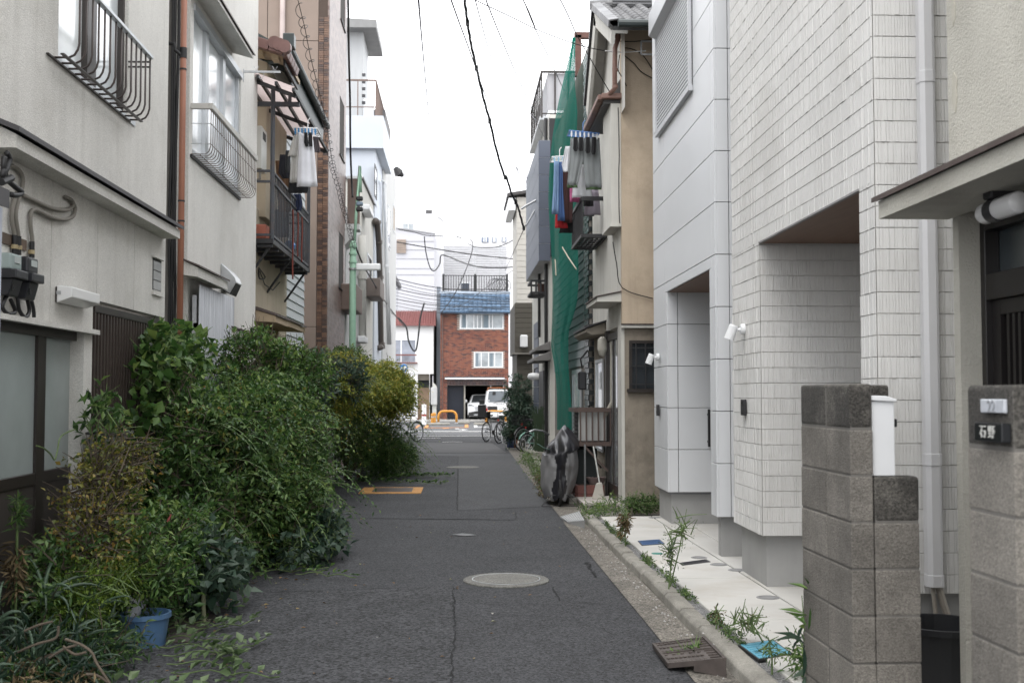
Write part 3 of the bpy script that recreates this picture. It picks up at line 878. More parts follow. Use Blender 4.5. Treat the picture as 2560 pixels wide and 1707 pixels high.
X4 = 2.25
y4 = pv('n', 1556, 900, X=X4).y
yf4 = 18.9
t4 = thing('tan_mortar_house', 'old house with tan side wall, white plaster front and grey tiled roof', 'house')
zled = pv('L', 1000, 1400, Y=y4).z
zeave = pv('K', 1150, 222, Y=y4 - .1).z
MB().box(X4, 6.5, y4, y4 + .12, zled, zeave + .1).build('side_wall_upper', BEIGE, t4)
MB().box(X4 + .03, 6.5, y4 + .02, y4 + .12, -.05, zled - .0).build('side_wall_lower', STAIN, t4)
MB().box(X4 - .02, 6.5, y4 - .07, y4 + .0, zled - .05, zled - .012).build('ledge', PLAST, t4)
MB().box(X4 - .02, 6.5, y4 - .085, y4 - .0, zled - .010, zled + .008).build('ledge_flashing', FLASH, t4)
yd0 = pv('M', 1003, 600, X=X4).y; yd1 = pv('M', 905, 600, X=X4).y
zdoor = 2.55
MB().box(X4 - .012, X4 + .03, y4 + .005, yd0, -.05, zled + .0).build('corner_pilaster', PLAST, t4)
MB().box(X4, X4 + .15, y4 + .121, yf4, zdoor, zeave - .2).build('front_wall_upper', PLAST, t4)
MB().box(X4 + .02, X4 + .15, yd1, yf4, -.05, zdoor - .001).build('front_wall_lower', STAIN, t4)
# side window with grille
wa = pv('M', 1108, 60, Y=y4 + .02); wb = pv('M', 1290, 430, Y=y4 + .02)
w_ = MB().box(wa.x, wa.x + .8, y4 + .012, y4 + .019, wb.z, wa.z).build('window', GLASSD, t4)
mb = MB(); mb.box(wa.x - .04, wa.x, y4 - .02, y4 + .019, wb.z, wa.z).box(wa.x - .04, wa.x + .8, y4 - .02, y4 + .019, wa.z, wa.z + .04)
mb.build('window_frame', DBROWN, w_)
box('window_sill', DBROWN, w_, wa.x - .07, wa.x + .8, y4 - .05, y4 + .019, wb.z - .05, wb.z - .001)
gb = MB().box(-.008, .008, y4 - .05, y4 - .034, wb.z, wa.z).mesh('grille_bar')
for i in range(5): put('grille_bar', gb, BLACKM, w_, (wa.x + .05 + i * .13, 0, 0))
gb2 = MB().box(wa.x - .03, wa.x + .8, y4 - .034, y4 - .022, -.008, .008).mesh('grille_bar')
for i in range(3): put('grille_bar', gb2, BLACKM, w_, (0, 0, wb.z + (wa.z - wb.z) * (.1 + .4 * i)))
# roof: gable end towards the lane
XV = 2.0
rr = pv('K', 712, 85, X=XV); er = pv('K', 866, 235, X=XV); fr = pv('K', 640, 930, X=XV)
def slab(mb, A, B, x0, x1, th):
    """roof slope between profile points A (low) and B (high) from x0 to x1"""
    n_ = Vector((0, -(B.z - A.z), B.y - A.y)).normalized()
    if n_.z < 0: n_ = -n_
    a, b = Vector((0, A.y, A.z)), Vector((0, B.y, B.z))
    mb.prism([a, b, b - n_ * th, a - n_ * th], (x0, 0, 0), (x1, 0, 0))
roof = slab(mb := MB(), er, rr, XV + .06, 6.5, .05) or mb.build('roof', M('roof_underlay', (.10, .10, .10), .8), t4)
slab(mb := MB(), fr, rr, XV + .06, 6.5, .05); mb.build('roof_far_slope', MATS['roof_underlay'], t4)
# verge boards and gable soffit, white
slab(mb := MB(), er - Vector((0, 0, .06)), rr - Vector((0, 0, .06)), XV + .03, XV + .08, .17); mb.build('verge_board', PLAST, t4)
slab(mb := MB(), fr - Vector((0, 0, .06)), rr - Vector((0, 0, .06)), XV + .03, XV + .08, .30); mb.build('verge_board', PLAST, t4)
slab(mb := MB(), fr - Vector((0, 0, .055)), rr - Vector((0, 0, .055)), XV + .081, X4 - .001, .04); mb.build('verge_soffit', PLAST, t4)
slab(mb := MB(), er - Vector((0, 0, .055)), rr - Vector((0, 0, .055)), XV + .081, X4 - .001, .04); mb.build('verge_soffit', PLAST, t4)
slab(mb := MB(), fr + Vector((0, 0, .0)), rr + Vector((0, 0, .02)), XV - .01, XV + .03, .06); mb.build('verge_gutter', M('black_gutter', (.02, .02, .022), .4), t4)
MB().add([(X4 + .001, er.y + .3, er.z), (X4 + .001, rr.y, rr.z - .1), (X4 + .001, fr.y, fr.z), (X4 + .001, fr.y, fr.z - .8), (X4 + .001, er.y + .3, er.z - 1)], [(0, 1, 2, 3, 4)]).build('gable_wall', PLAST, t4)
# pan tiles: each a curved sheet
def pantile():
    mb = MB(); vs = []; fs = []; N = 8
    for j, (d, lift) in enumerate(((0, .012), (.30, .0))):
        for i in range(N + 1):
            s = i / N
            z = .038 * math.sin(s * 2 * math.pi * .98 + .2) + lift
            vs.append((s * .27, d, z))
    for j in range(2):
        for i in range(N + 1):
            s = i / N; vs.append((s * .27, (0, .3)[j], .038 * math.sin(s * 2 * math.pi * .98 + .2) + (.012, 0)[j] - .022))
    n = N + 1
    for i in range(N):
        fs.append((i, i + 1, n + i + 1, n + i)); fs.append((i, 2 * n + i, 2 * n + i + 1, i + 1))
    fs.append((0, n, 3 * n, 2 * n)); fs.append((N, 2 * n + N, 3 * n + N, n + N))
    return mb.add(vs, fs).mesh('roof_tile', smooth=True)
ptile = pantile()
sl = math.atan2(rr.z - er.z, rr.y - er.y)
ln = math.hypot(rr.z - er.z, rr.y - er.y)
rows = int(ln / .225)
for j in range(rows):
    for i in range(9):
        put('roof_tile', ptile, KAWARA, t4, (XV + .10 + i * .262, er.y - .08 + j * .225 * math.cos(sl), er.z + .04 + j * .225 * math.sin(sl)), (sl, 0, rnd.uniform(-.01, .01)))
vt = MB().prism([(0, 0, -.07), (.0, 0, .03), (.13, 0, .05), (.13, 0, .03), (.02, 0, .01), (.02, 0, -.07)], (0, 0, 0), (0, .27, 0)).mesh('verge_tile', .004)
for j in range(rows + 1):
    put('verge_tile', vt, KAWARA, t4, (XV - .02, er.y - .08 + j * .22 * math.cos(sl), er.z + .03 + j * .22 * math.sin(sl)), (sl, 0, 0))
mb = MB(); mb.box(XV + .3, 5, rr.y - .09, rr.y + .09, rr.z + .02, rr.z + .20); mb.build('ridge', KAWARA, t4, .02)
for i in range(4):
    MB().box(XV + .3, 5, rr.y - .11, rr.y + .11, rr.z + .05 + i * .045, rr.z + .065 + i * .045).build('ridge_course', KAWARA, t4)
MB().tube([(XV - .03, rr.y, rr.z + .06), (XV + .42, rr.y, rr.z + .09)], .075, 12).build('ridge_end_tile', KAWARA, t4)
MB().tube([(XV + .33, rr.y - .02, rr.z + .2), (XV + .55, rr.y - .02, rr.z + .2)], .08, 12).build('ridge_end_tile', KAWARA, t4)
# gutter on the near eave, hopper, downpipe, lower gutter
MB().tube([(XV + .1, er.y - .15, er.z - .01), (5, er.y - .15, er.z - .01)], .055, 10).build('eave_gutter', M('dark_green_gutter', (.035, .045, .045), .45), t4)
hq = pv('K', 945, 250, Y=y4 - .15)
MB().prism([(-.06, -.06, 0), (.06, -.06, 0), (.06, .06, 0), (-.06, .06, 0)], (hq.x, y4 - .15, hq.z - .02), (hq.x, y4 - .15, hq.z + .12)).build('rain_hopper', COPPER, t4, .01)
pts = [pv('K', a, b, Y=y4 - .12) for a, b in ((945, 300), (945, 345), (918, 430), (915, 600), (915, 790), (880, 820), (800, 850))]
pts[-1].y += .3; pts[-2].y += .1
MB().tube(pts, .035, 10).build('downpipe', COPPER, t4, smooth=True)
for v in (330, 625, 775):
    p = pv('K', 918 if v > 400 else 942, v, Y=y4 - .12)
    MB().lathe([(.04, -.02), (.04, .02)], 12, p).build('pipe_collar', COPPER, t4)
# box bay under the lower gutter
XB = 2.11
ybf = pv('L', 778, 300, X=XB).y
zbb = pv('L', 850, 545, X=XB).z; zbt = pv('K', 900, 885, X=XB).z
MB().box(XB, X4 - .001, y4 + .04, ybf, zbb, zbt).build('box_bay', PLAST, t4)
MB().box(XB - .02, X4 - .001, y4 + .03, ybf + .02, zbb - .03, zbb - .001).build('bay_base', PLAST, t4)
g0 = pv('K', 1000, 860, Y=y4 + .0); g1 = pv('K', 790, 880, Y=y4 + .1); g2 = pv('K', 660, 1180, X=g1.x)
mb = MB(); mb.bar(g0, (g1.x, y4 + .02, g0.z), .09, .075); mb.build('lower_gutter', COPPER, t4, .01)
mb = MB(); mb.bar((g1.x, y4 + .06, g0.z), (g1.x, g2.y, g0.z - .02), .09, .075); mb.build('lower_gutter', COPPER, t4, .01)
MB().prism([(X4, 0, zbt + .35), (g1.x + .04, 0, zbt + .05), (g1.x + .04, 0, zbt + .0), (X4, 0, zbt)], (0, y4 + .06, 0), (0, g2.y, 0)).build('pent_roof', MATS['roof_underlay'], t4)
# entrance canopy (white) and door
XK = pv('L', 722, 1180, Y=y4 + .1).x
zk = pv('L', 820, 1208, Y=y4 + .1).z
ykf = pv('L', 632, 1262, X=XK).y
MB().prism([(X4 - .001, 0, zk), (XK, 0, zk), (XK, 0, zk + .06), (X4 - .001, 0, zk + .13)], (0, y4 + .06, 0), (0, ykf, 0)).build('canopy', PLAST, t4)
MB().prism([(X4 - .001, 0, zk + .135), (XK - .02, 0, zk + .062), (XK - .02, 0, zk + .075), (X4 - .001, 0, zk + .15)], (0, y4 + .04, 0), (0, ykf + .02, 0)).build('canopy_flashing', FLASH, t4)
door = MB().box(X4 + .015, X4 + .025, yd0, yd1, .08, zdoor - .1).build('entrance_door', GLASSL, t4)
mb = MB(); mb.box(X4 - .03, X4 + .03, yd1 - .16, yd1, -.05, zdoor); mb.build('door_post', DBROWN, door, .004)
mb = MB(); mb.box(X4 - .01, X4 + .014, yd0 + .002, yd0 + .06, .05, zdoor - .06).box(X4 - .01, X4 + .014, yd0 + .062, yd1 - .162, zdoor - .16, zdoor - .06).box(X4 - .01, X4 + .014, yd0 + .062, yd1 - .162, .05, .30).box(X4 - .008, X4 + .014, (yd0 + yd1) / 2 - .08, (yd0 + yd1) / 2 - .03, .30, zdoor - .16)
mb.build('door_frame', DBROWN, door)
# second canopy with rolled metal edge, further on
XK2 = 1.95
c0 = pv('L', 800, 1440, X=XK2 + .1); c1 = pv('L', 455, 1540, X=XK2 - .1)
zk2 = pv('L', 560, 1500, X=XK2).z
MB().prism([(X4 - .001, 0, zk2 - .03), (XK2 + .08, 0, zk2 - .05), (XK2, 0, zk2 + .0), (XK2, 0, zk2 + .05), (X4 - .001, 0, zk2 + .15)], (0, 17.2, 0), (0, 19.0, 0)).build('canopy', M('weathered_canopy', (.28, .25, .21), .9, .2, 3, .3), t4, .008)
MB().prism([(X4 - .001, 0, zk2 + .155), (XK2 - .02, 0, zk2 + .055), (XK2 - .02, 0, zk2 + .085), (X4 - .001, 0, zk2 + .18)], (0, 17.15, 0), (0, 19.02, 0)).build('canopy_flashing', M('black_flashing', (.022, .022, .025), .5), t4)
box('window', GLASSL, t4, X4 + .005, X4 + .018, 17.6, 18.4, .75, 2.1)
MB().box(X4 - .02, X4 + .004, 17.55, 17.6, .7, 2.15).box(X4 - .02, X4 + .004, 18.4, 18.45, .7, 2.15).box(X4 - .02, X4 + .004, 17.6, 18.4, 2.1, 2.15).box(X4 - .02, X4 + .004, 17.6, 18.4, .7, .75).build('window_frame', ALU, t4)
# iron window balcony
t = thing('iron_balcony', 'black iron window balcony with slatted floor hung on the plaster house', 'balcony')
yb0 = 17.0
xo = pv('L', 600, 640, Y=yb0).x; xi = X4 - .02
z0b = pv('L', 700, 645, Y=yb0).z; z1b = pv('L', 700, 330, Y=yb0).z
yb1 = pv('L', 515, 785, X=xo).y
mb = MB()
for (a, b) in (((xo, yb0), (xi, yb0)), ((xo, yb0), (xo, yb1)), ((xo, yb1), (xi, yb1)), ((xi, yb0), (xi, yb1))):
    mb.bar((*a, z0b), (*b, z0b), .035, .05)
mb.build('floor_frame', BLACKM, t)
mb = MB(); mb.bar((xo, yb0, z1b), (xi, yb0, z1b), .04, .06).bar((xo, yb0, z1b), (xo, yb1, z1b), .04, .06).bar((xo, yb1, z1b), (xi, yb1, z1b), .04, .06); mb.build('top_rail', BLACKM, t)
fs_ = MB().box(-.014, .014, yb0, yb1, -.01, .01).mesh('floor_slat')
for i in range(5): put('floor_slat', fs_, BLACKM, t, (xo + (xi - xo) * (i + .5) / 5, 0, z0b))
fs2 = MB().box(xo, xi, -.014, .014, -.012, .008).mesh('floor_slat')
for i in range(7): put('floor_slat', fs2, BLACKM, t, (0, yb0 + (yb1 - yb0) * (i + .5) / 7, z0b - .012))
bl = MB().box(-.009, .009, -.009, .009, z0b, z1b).mesh('baluster')
for i in range(13): put('baluster', bl, BLACKM, t, (xo, yb0 + (yb1 - yb0) * i / 12, 0))
for i in range(1, 3): put('baluster', bl, BLACKM, t, (xi - .02 - i * .002, yb0 + .02 * i, 0))

# ------------------------------------------------------------------ netted house
TILEB = M('black_glazed_tile', (.018, .022, .024), .25, .2, 6, objvar=.35)
X5 = 2.2; y5 = 19.05; y5f = 26.0
t5 = thing('black_tiled_house', 'house with black tiled front hidden behind a green construction net', 'house')
z5 = pv('K', 560, 700, X=X5).z
MB().box(X5 + .02, 7, y5 + .02, y5f, -.05, z5).build('wall', M('grey_mortar', (.20, .185, .165), .9, .2, 2, .4, 60, .004, streak=.5), t5)
tb = MB().box(0, .02, 0, .205, 0, .082).mesh('wall_tile', .003)
xt = pv('L', 570, 1000, Y=y5).x
# tiles on the front (towards the lane) beside the near corner and on the near side
r_ = 0; z = .3
while z < z5 - .1:
    for i in range(3):
        put('wall_tile', tb, TILEB, t5, (X5, y5 + .02 + i * .215 + (r_ % 2) * .1, z))
    r_ += 1; z += .092
tb2 = MB().box(0, .205, 0, .02, 0, .082).mesh('wall_tile', .003)
r_ = 0; z = .3
while z < z5 - .1:
    put('wall_tile', tb2, TILEB, t5, (X5 + .005 + (r_ % 2) * .05, y5, z))
    r_ += 1; z += .092
SID = M('grey_siding', (.22, .24, .25), .6, .08, 2, objvar=.06)
sb = MB().prism([(0, 0, 0), (-.022, 0, .005), (-.008, 0, .15), (0, 0, .15)], (0, y5 + .75, 0), (0, y5f, 0)).mesh('siding_board')
for i in range(16):
    put('siding_board', sb, SID, t5, (X5 + .018, 0, 2.1 + i * .155))
MB().box(X5 - .01, X5 + .015, 20.2, 21.6, .9, 2.0).build('window', GLASSL, t5)
MB().box(X5 - .03, X5 - .011, 20.15, 20.22, .85, 2.05).box(X5 - .03, X5 - .011, 21.55, 21.62, .85, 2.05).box(X5 - .03, X5 - .011, 20.22, 21.55, 1.98, 2.05).box(X5 - .03, X5 - .011, 20.22, 21.55, .85, .92).build('window_frame', ALU, t5)
RUST = M('rusted_steel', (.11, .055, .045), .85, .3, 6, .5, 60, .004)
p0 = pv('K', 565, 320, X=X5); p1 = pv('K', 565, 690, X=X5); p2 = pv('K', 680, 320, X=X5 + .5)
mb = MB(); mb.bar((X5 + .05, p0.y, z5), (X5 + .05, p0.y, p0.z), .11, .11); mb.build('rusted_post', RUST, t5)
mb = MB(); mb.bar((X5 - .02, p0.y, p0.z), (X5 + 2, p0.y, p0.z), .11, .11); mb.build('rusted_beam', RUST, t5)
mb = MB(); mb.bar((X5 + .4, p0.y, z5), (X5 + .4, p0.y, p0.z), .025, .025); mb.build('rusted_rod', RUST, t5)
# the net: a hanging, folded sheet of open mesh
def netmat():
    m = bpy.data.materials.new('green_net'); m.use_nodes = True
    n, l = m.node_tree.nodes, m.node_tree.links
    b = n['Principled BSDF']; out = n['Material Output']
    b.inputs['Base Color'].default_value = (.006, .17, .125, 1); b.inputs['Roughness'].default_value = .9; b.inputs['Specular IOR Level'].default_value = .1
    geo = n.new('ShaderNodeNewGeometry')
    sx = n.new('ShaderNodeSeparateXYZ'); l.new(geo.outputs['Position'], sx.inputs[0])
    def grid(o, k):
        a = n.new('ShaderNodeMath'); a.operation = 'MULTIPLY'; a.inputs[1].default_value = k; l.new(o, a.inputs[0])
        f = n.new('ShaderNodeMath'); f.operation = 'FRACT'; l.new(a.outputs[0], f.inputs[0])
        g = n.new('ShaderNodeMath'); g.operation = 'LESS_THAN'; g.inputs[1].default_value = .58; l.new(f.outputs[0], g.inputs[0]); return g.outputs[0]
    mx = n.new('ShaderNodeMath'); mx.operation = 'MAXIMUM'; l.new(grid(sx.outputs[1], 55), mx.inputs[0]); l.new(grid(sx.outputs[2], 45), mx.inputs[1])
    tr = n.new('ShaderNodeBsdfTransparent'); tl = n.new('ShaderNodeBsdfTranslucent'); tl.inputs[0].default_value = (.008, .22, .16, 1)
    m1 = n.new('ShaderNodeMixShader'); m1.inputs[0].default_value = .35; l.new(b.outputs[0], m1.inputs[1]); l.new(tl.outputs[0], m1.inputs[2])
    m2 = n.new('ShaderNodeMixShader'); l.new(mx.outputs[0], m2.inputs[0]); l.new(tr.outputs[0], m2.inputs[1]); l.new(m1.outputs[0], m2.inputs[2])
    l.new(m2.outputs[0], out.inputs[0]); return m
t = thing('construction_net', 'green construction net draped down the front of the black tiled house', 'net')
XN = 2.02
left = [('K', 548, 335), ('K', 500, 540), ('K', 440, 790), ('K', 395, 1000), ('K', 352, 1300), ('L', 325, 0), ('L', 300, 330), ('L', 318, 620), ('L', 335, 900), ('L', 342, 1250), ('L', 328, 1560), ('M', 448, 80), ('M', 490, 280), ('M', 505, 500), ('M', 503, 765)]
right = [('K', 556, 335), ('K', 548, 560), ('K', 560, 790), ('K', 590, 1000), ('K', 560, 1300), ('L', 560, 0), ('L', 545, 330), ('L', 560, 620), ('L', 575, 900), ('L', 572, 1250), ('L', 470, 1450), ('M', 590, 80), ('M', 580, 280), ('M', 610, 500), ('M', 612, 765)]
vs = []; fs = []; NU = 60
for i, (a, b) in enumerate(zip(left, right)):
    A = px(*a, X=XN); B = px(*b, X=XN)
    for k in range(NU + 1):
        s_ = k / NU
        p = A.lerp(B, s_)
        fold = math.sin(s_ * 23 + i * .35) * .012 + math.sin(s_ * 9 - i * .5) * .016 + math.sin(s_ * 41 + i) * .006
        vs.append((p.x + fold, p.y, (A.z + (B.z - A.z) * s_)))
for i in range(len(left) - 1):
    for k in range(NU):
        a = i * (NU + 1) + k
        fs.append((a, a + 1, a + NU + 2, a + NU + 1))
me = MB().add(vs, fs).mesh('net_sheet', smooth=True)
o = put('net_sheet', me, netmat(), t)
sm = o.modifiers.new('s', 'SUBSURF'); sm.levels = 1; sm.render_levels = 1
vs2 = []
mb = MB(); mb.tube([px('L', 430, 745, X=XN - .08), px('L', 480, 830, X=XN - .08), px('L', 548, 930, X=XN - .1)], .012, 6).tube([px('L', 368, 850, X=XN - .1), px('L', 372, 920, X=XN - .1), px('L', 375, 985, X=XN - .1)], .012, 6)
mb.build('tie_rope', M('frayed_rope', (.42, .38, .30), .9, .2, 30), t)

# ------------------------------------------------------------------ blue grey siding house with roof deck
X6 = 2.2
t6 = thing('blue_grey_house', 'narrow house with blue grey panel bay and white mortar wall', 'house')
y6n = pv('L', 322, 800, X=X6).y; y6f = pv('L', 228, 800, X=X6).y; y6e = pv('L', 118, 500, X=X6 - .25).y
z6 = pv('K', 350, 1020, Y=y6n).z
MB().box(X6, 7, y6n, y6e + 1.0, -.05, z6).build('wall', PLAST, t6)
BGP = M('blue_grey_panel', (.085, .10, .135), .5, .06, 2, objvar=.06)
XBY = X6 - .28
zb0 = pv('L', 225, 865, X=XBY).z; zb1 = pv('L', 190, 150, X=XBY).z
yb_n = pv('L', 228, 500, X=XBY).y; yb_f = pv('L', 120, 800, X=XBY).y
MB().box(XBY + .012, X6 - .001, yb_n + .01, yb_f, zb0, zb1 + .6).build('bay_core', M('white_soffit', (.5, .5, .5), .8), t6)
n = 7; hb = (zb1 + .6 - zb0) / n
pm = MB().box(0, .011, yb_n, yb_f, .004, hb - .004).mesh('bay_panel', .002)
for i in range(n): put('bay_panel', pm, BGP, t6, (XBY, 0, zb0 + i * hb))
pm2 = MB().box(XBY + .012, X6 - .001, yb_n, yb_n + .009, .004, hb - .004).mesh('bay_panel', .002)
for i in range(n): put('bay_panel', pm2, BGP, t6, (0, 0, zb0 + i * hb))
zl1 = pv('L', 225, 1190, X=X6 - .03).z
pm3 = MB().box(X6 - .03, X6 - .002, y6f, y6e, .004, .44).mesh('lower_panel', .002)
for i in range(6):
    if i * .45 + .9 < zl1: put('lower_panel', pm3, BGP, t6, (0, 0, .9 + i * .45))
MB().tube([(X6 - .06, y6n + .4, -.03), (X6 - .06, y6n + .4, z6)], .045, 10).build('downpipe', M('black_pipe', (.015, .015, .016), .4), t6)
MB().tube([(X6 - .06, y6f - 1, 3.1), (X6 - .06, y6f - 1, z6 - .5)], .04, 10).build('downpipe', MATS['black_pipe'], t6)
# awnings above its door
for k, (c, x, y, xx) in enumerate((('M', 270, 145, 1.85), ('M', 255, 222, 1.8))):
    p = px(c, x, y, X=xx)
    MB().prism([(X6, 0, p.z), (xx, 0, p.z - .02), (xx, 0, p.z + .06), (X6, 0, p.z + .22)], (0, p.y - 2.6, 0), (0, p.y, 0)).build('awning', M('grey_awning', (.17, .165, .16), .8, .15, 4), t6, .01)
box('door', M('black_door', (.02, .019, .018), .5), t6, X6 - .02, X6 - .001, y6n + 1.8, y6n + 3.4, .05, 2.2)
# roof deck railing and shed
d0 = pv('K', 265, 1005, X=X6 - .15); d1 = d0 + Vector((0, 4, 0)); zr = pv('K', 350, 650, Y=d0.y).z
MB().box(X6 - .015, X6 + 1.5, y6n - .02, y6n - .001, 4.9, z6 - .1).build('dark_cladding', M('black_board', (.02, .02, .022), .7), t6)
t = thing('roof_deck', 'roof deck with grey sheet behind thin railing above the blue grey house', 'railing')
yd_n, yd_f = d0.y, min(d1.y, d0.y + 5)
zf = z6
MB().box(X6 - .2, X6 + 2.5, yd_n, yd_f, zf, zf + .08).build('deck_floor', STEEL, t)
MB().box(X6 + .0, X6 + .02, yd_n + .05, yd_f - .05, zf + .25, zr).box(X6 + .021, X6 + 2.4, yd_n + .06, yd_n + .08, zf + .25, zr).build('corrugated_sheet', M('pale_grey_sheet', (.40, .40, .42), .6, .05, 2, stretch=(1, 30, 1)), t)
mb = MB()
mb.bar((X6 - .15, yd_n, zr + .02), (X6 - .15, yd_f, zr + .02), .05, .05).bar((X6 - .15, yd_n, zr + .02), (X6 + 2.4, yd_n, zr + .02), .05, .05).bar((X6 - .15, yd_n, zf + .15), (X6 - .15, yd_f, zf + .15), .03, .03).bar((X6 - .15, yd_n, zf + .15), (X6 + 2.4, yd_n, zf + .15), .03, .03)
mb.build('rail', DBROWN, t)
bl = MB().box(-.02, .02, -.02, .02, zf + .05, zr).mesh('rail_post')
for i in range(7): put('rail_post', bl, DBROWN, t, (X6 - .15, yd_n + (yd_f - yd_n) * i / 6, 0))
for i in range(1, 8): put('rail_post', bl, DBROWN, t, (X6 - .15 + i * .33, yd_n, 0))
# small iron planter balcony on this house
t = thing('planter_shelf', 'small dark iron shelf with flower pots on the white mortar wall', 'shelf')
s0 = px('L', 290, 1180, X=X6 - .01); so = px('L', 165, 1180, Y=s0.y)
xo, xi = so.x, X6 - .003; ys0 = s0.y; zs0 = px('L', 200, 1130, Y=ys0).z; zs1 = px('L', 200, 1030, Y=ys0).z
mb = MB()
for z in (zs0, zs1): mb.bar((xo, ys0, z), (xi, ys0, z), .05, .05).bar((xo, ys0, z), (xo, ys0 + 1.2, z), .05, .05).bar((xo, ys0 + 1.2, z), (xi, ys0 + 1.2, z), .05, .05)
mb.build('frame', BLACKM, t)
for i in range(4): MB().bar((xo + (xi - xo) * i / 3.2, ys0, zs0), (xo + (xi - xo) * i / 3.2, ys0, zs1), .04).build('upright', BLACKM, t)
fl = MB().box(xo, xi, -.03, .03, -.02, .0).mesh('floor_slat')
for i in range(8): put('floor_slat', fl, BLACKM, t, (0, ys0 + .07 + i * .15, zs0 - .026))
t = thing('flower_pot', 'brown flower pot standing on the iron planter shelf', 'flower pot', ((xo + xi) / 2 + .1, ys0 + .25, zs0))
MB().lathe([(.08, 0), (.11, .2), (.12, .2), (.12, .24), (.0001, .235)], 16).build('pot', M('brown_pot', (.09, .045, .035), .7), t)

# ------------------------------------------------------------------ corner house, dark brown, and pale house behind it
t7 = thing('dark_brown_house', 'dark brown sided corner house beside the main street', 'house')
X7 = 2.9
y7n = 36.6; y7f = 37.4
x7a = px('J', 1385, 200, Y=y7n).x
z7 = px('L', 60, 1215, Y=y7n).z
BRS = M('dark_brown_siding', (.075, .068, .055), .7, .1, 2, objvar=.05)
zmid = px('J', 1370, 430, Y=y7n).z
MB().box(x7a + .02, 8, y7n + .02, y7f + 3, zmid, z7).build('wall', BRS, t7)
MB().box(x7a + .1, 8, y7n + .3, y7f + 3, -.05, zmid - .001).build('lower_wall', BRS, t7)
bb = MB().box(0, 3.6, 0, .02, .006, .155).mesh('siding_board', .004)
k = int((z7 - zmid) / .16)
for i in range(k): put('siding_board', bb, BRS, t7, (x7a, y7n, zmid + i * .16))
bb2 = MB().box(0, 3.6, 0, .02, .006, .155).mesh('siding_board', .004)
for i in range(int(zmid / .16)): put('siding_board', bb2, BRS, t7, (x7a + .08, y7n + .28, i * .16))
MB().box(x7a - .08, x7a + 3.6, y7n - .06, y7n + .3, zmid - .05, zmid - .002).build('ledge', M('grey_trim2', (.2, .19, .17), .7), t7)
p = px('J', 1480, 310, Y=y7n - .05)
MB().box(p.x - .12, p.x + .12, y7n - .2, y7n - .001, p.z - .2, p.z + .2).build('meter_box', WHITEP, t7, .03)
t8 = thing('pale_house', 'pale cream house with white corner trim behind the blue grey house', 'house')
y8 = 41.0
x8 = px('I', 1300, 700, Y=y8).x
zt8 = px('I', 1290, 365, Y=y8).z
MB().box(x8, 8, y8, y8 + 3, -.05, zt8).build('wall', M('pale_siding', (.50, .48, .44), .7, .05, 2), t8)
bb = MB().box(0, 3.5, -.015, 0, .01, .19).mesh('siding_board', .004)
for i in range(int(zt8 / .2)): put('siding_board', bb, MATS['pale_siding'], t8, (x8 + .0, y8 - .001, i * .2))
MB().prism([(x8 - .35, y8 - .2, zt8), (8, y8 - .2, zt8 + 1.1), (8, y8 - .2, zt8 + 1.2), (x8 - .35, y8 - .2, zt8 + .12)], (0, 0, 0), (0, 3.4, 0)).build('roof', M('dark_roof', (.06, .055, .055), .6), t8)
MB().box(x8 - .3, x8 - .05, y8 - .15, y8 + 3, zt8 - .5, zt8 - .05).build('eave_box', WHITEP, t8)
# ================================================================== left side of the lane
MORT = M('white_mortar', (.60, .585, .55), .93, .08, 1.1, .8, 90, .006, streak=.35, streak_col=(.26, .245, .215), grime=((.40, .38, .34), .6, 1.0), speck=.13, speck_scale=170)
MORT2 = M('white_mortar_clean', (.64, .625, .59), .93, .07, 1.1, .8, 90, .006, streak=.2, streak_col=(.32, .30, .27), grime=((.46, .44, .40), .5, 1.0), speck=.12, speck_scale=170)
DARKG = M('dark_flashing', (.065, .062, .066), .55, .15, 4, .05, 60, .001, grime=((.09, .085, .085), .5, 6))
BROWNW = M('weathered_wood', (.10, .07, .05), .8, .3, 6, .3, 60, .003, stretch=(1, 1, .15))
FIG = glassmat('figured_glass', (.74, .80, .84), .14, .9)  # pale bluish base colour stands for the reflected sky
FROST = M('frosted_glass', (.33, .37, .365), .28, .25, .9, .1, 200, .001, spec=.6)  # uneven tone in the colour stands in for soft reflections
TERRA = M('terracotta_pipe', (.30, .125, .075), .5, .1, 3, .05, 60, .001, grime=((.22, .10, .07), .4, 5))
XL = -2.6
def L(c, x, y, X=XL): return px(c, x, y, X=X)

# ------------------------------------------------------------------ first house (mortar, sliding doors)
h1 = thing('white_mortar_house', 'stained white mortar house with brown sliding doors and ledge roof', 'house')
yE1 = L('n', 416, 500).y
zcB = L('n', 448.6, 595.4, X=-2.45).z
zl = L('n', 300, 500).z
z_led = px('n', 300, 513.8, X=-2.45).z
yc0 = px('n', 34, 345, X=-2.45).y; yc1 = px('n', 452, 590, X=-2.45).y
wz = L('A', 1140, 1062).z; wy0 = L('A', 520, 300).y; wy1 = L('A', 1137, 700).y
# upper wall around the window opening
mb = MB()
mb.box(XL - .15, XL, 3.5, wy0, z_led, 8).box(XL - .15, XL, wy1, yE1, z_led, 8).box(XL - .15, XL, wy0, wy1, z_led, wz).box(XL - .15, XL, wy0, wy1, wz + 1.35, 8)
mb.build('upper_wall', MORT, h1)
MB().box(-6, XL - .151, yE1 - .15, yE1 - .001, 0, 8).build('gable_wall', MORT, h1)
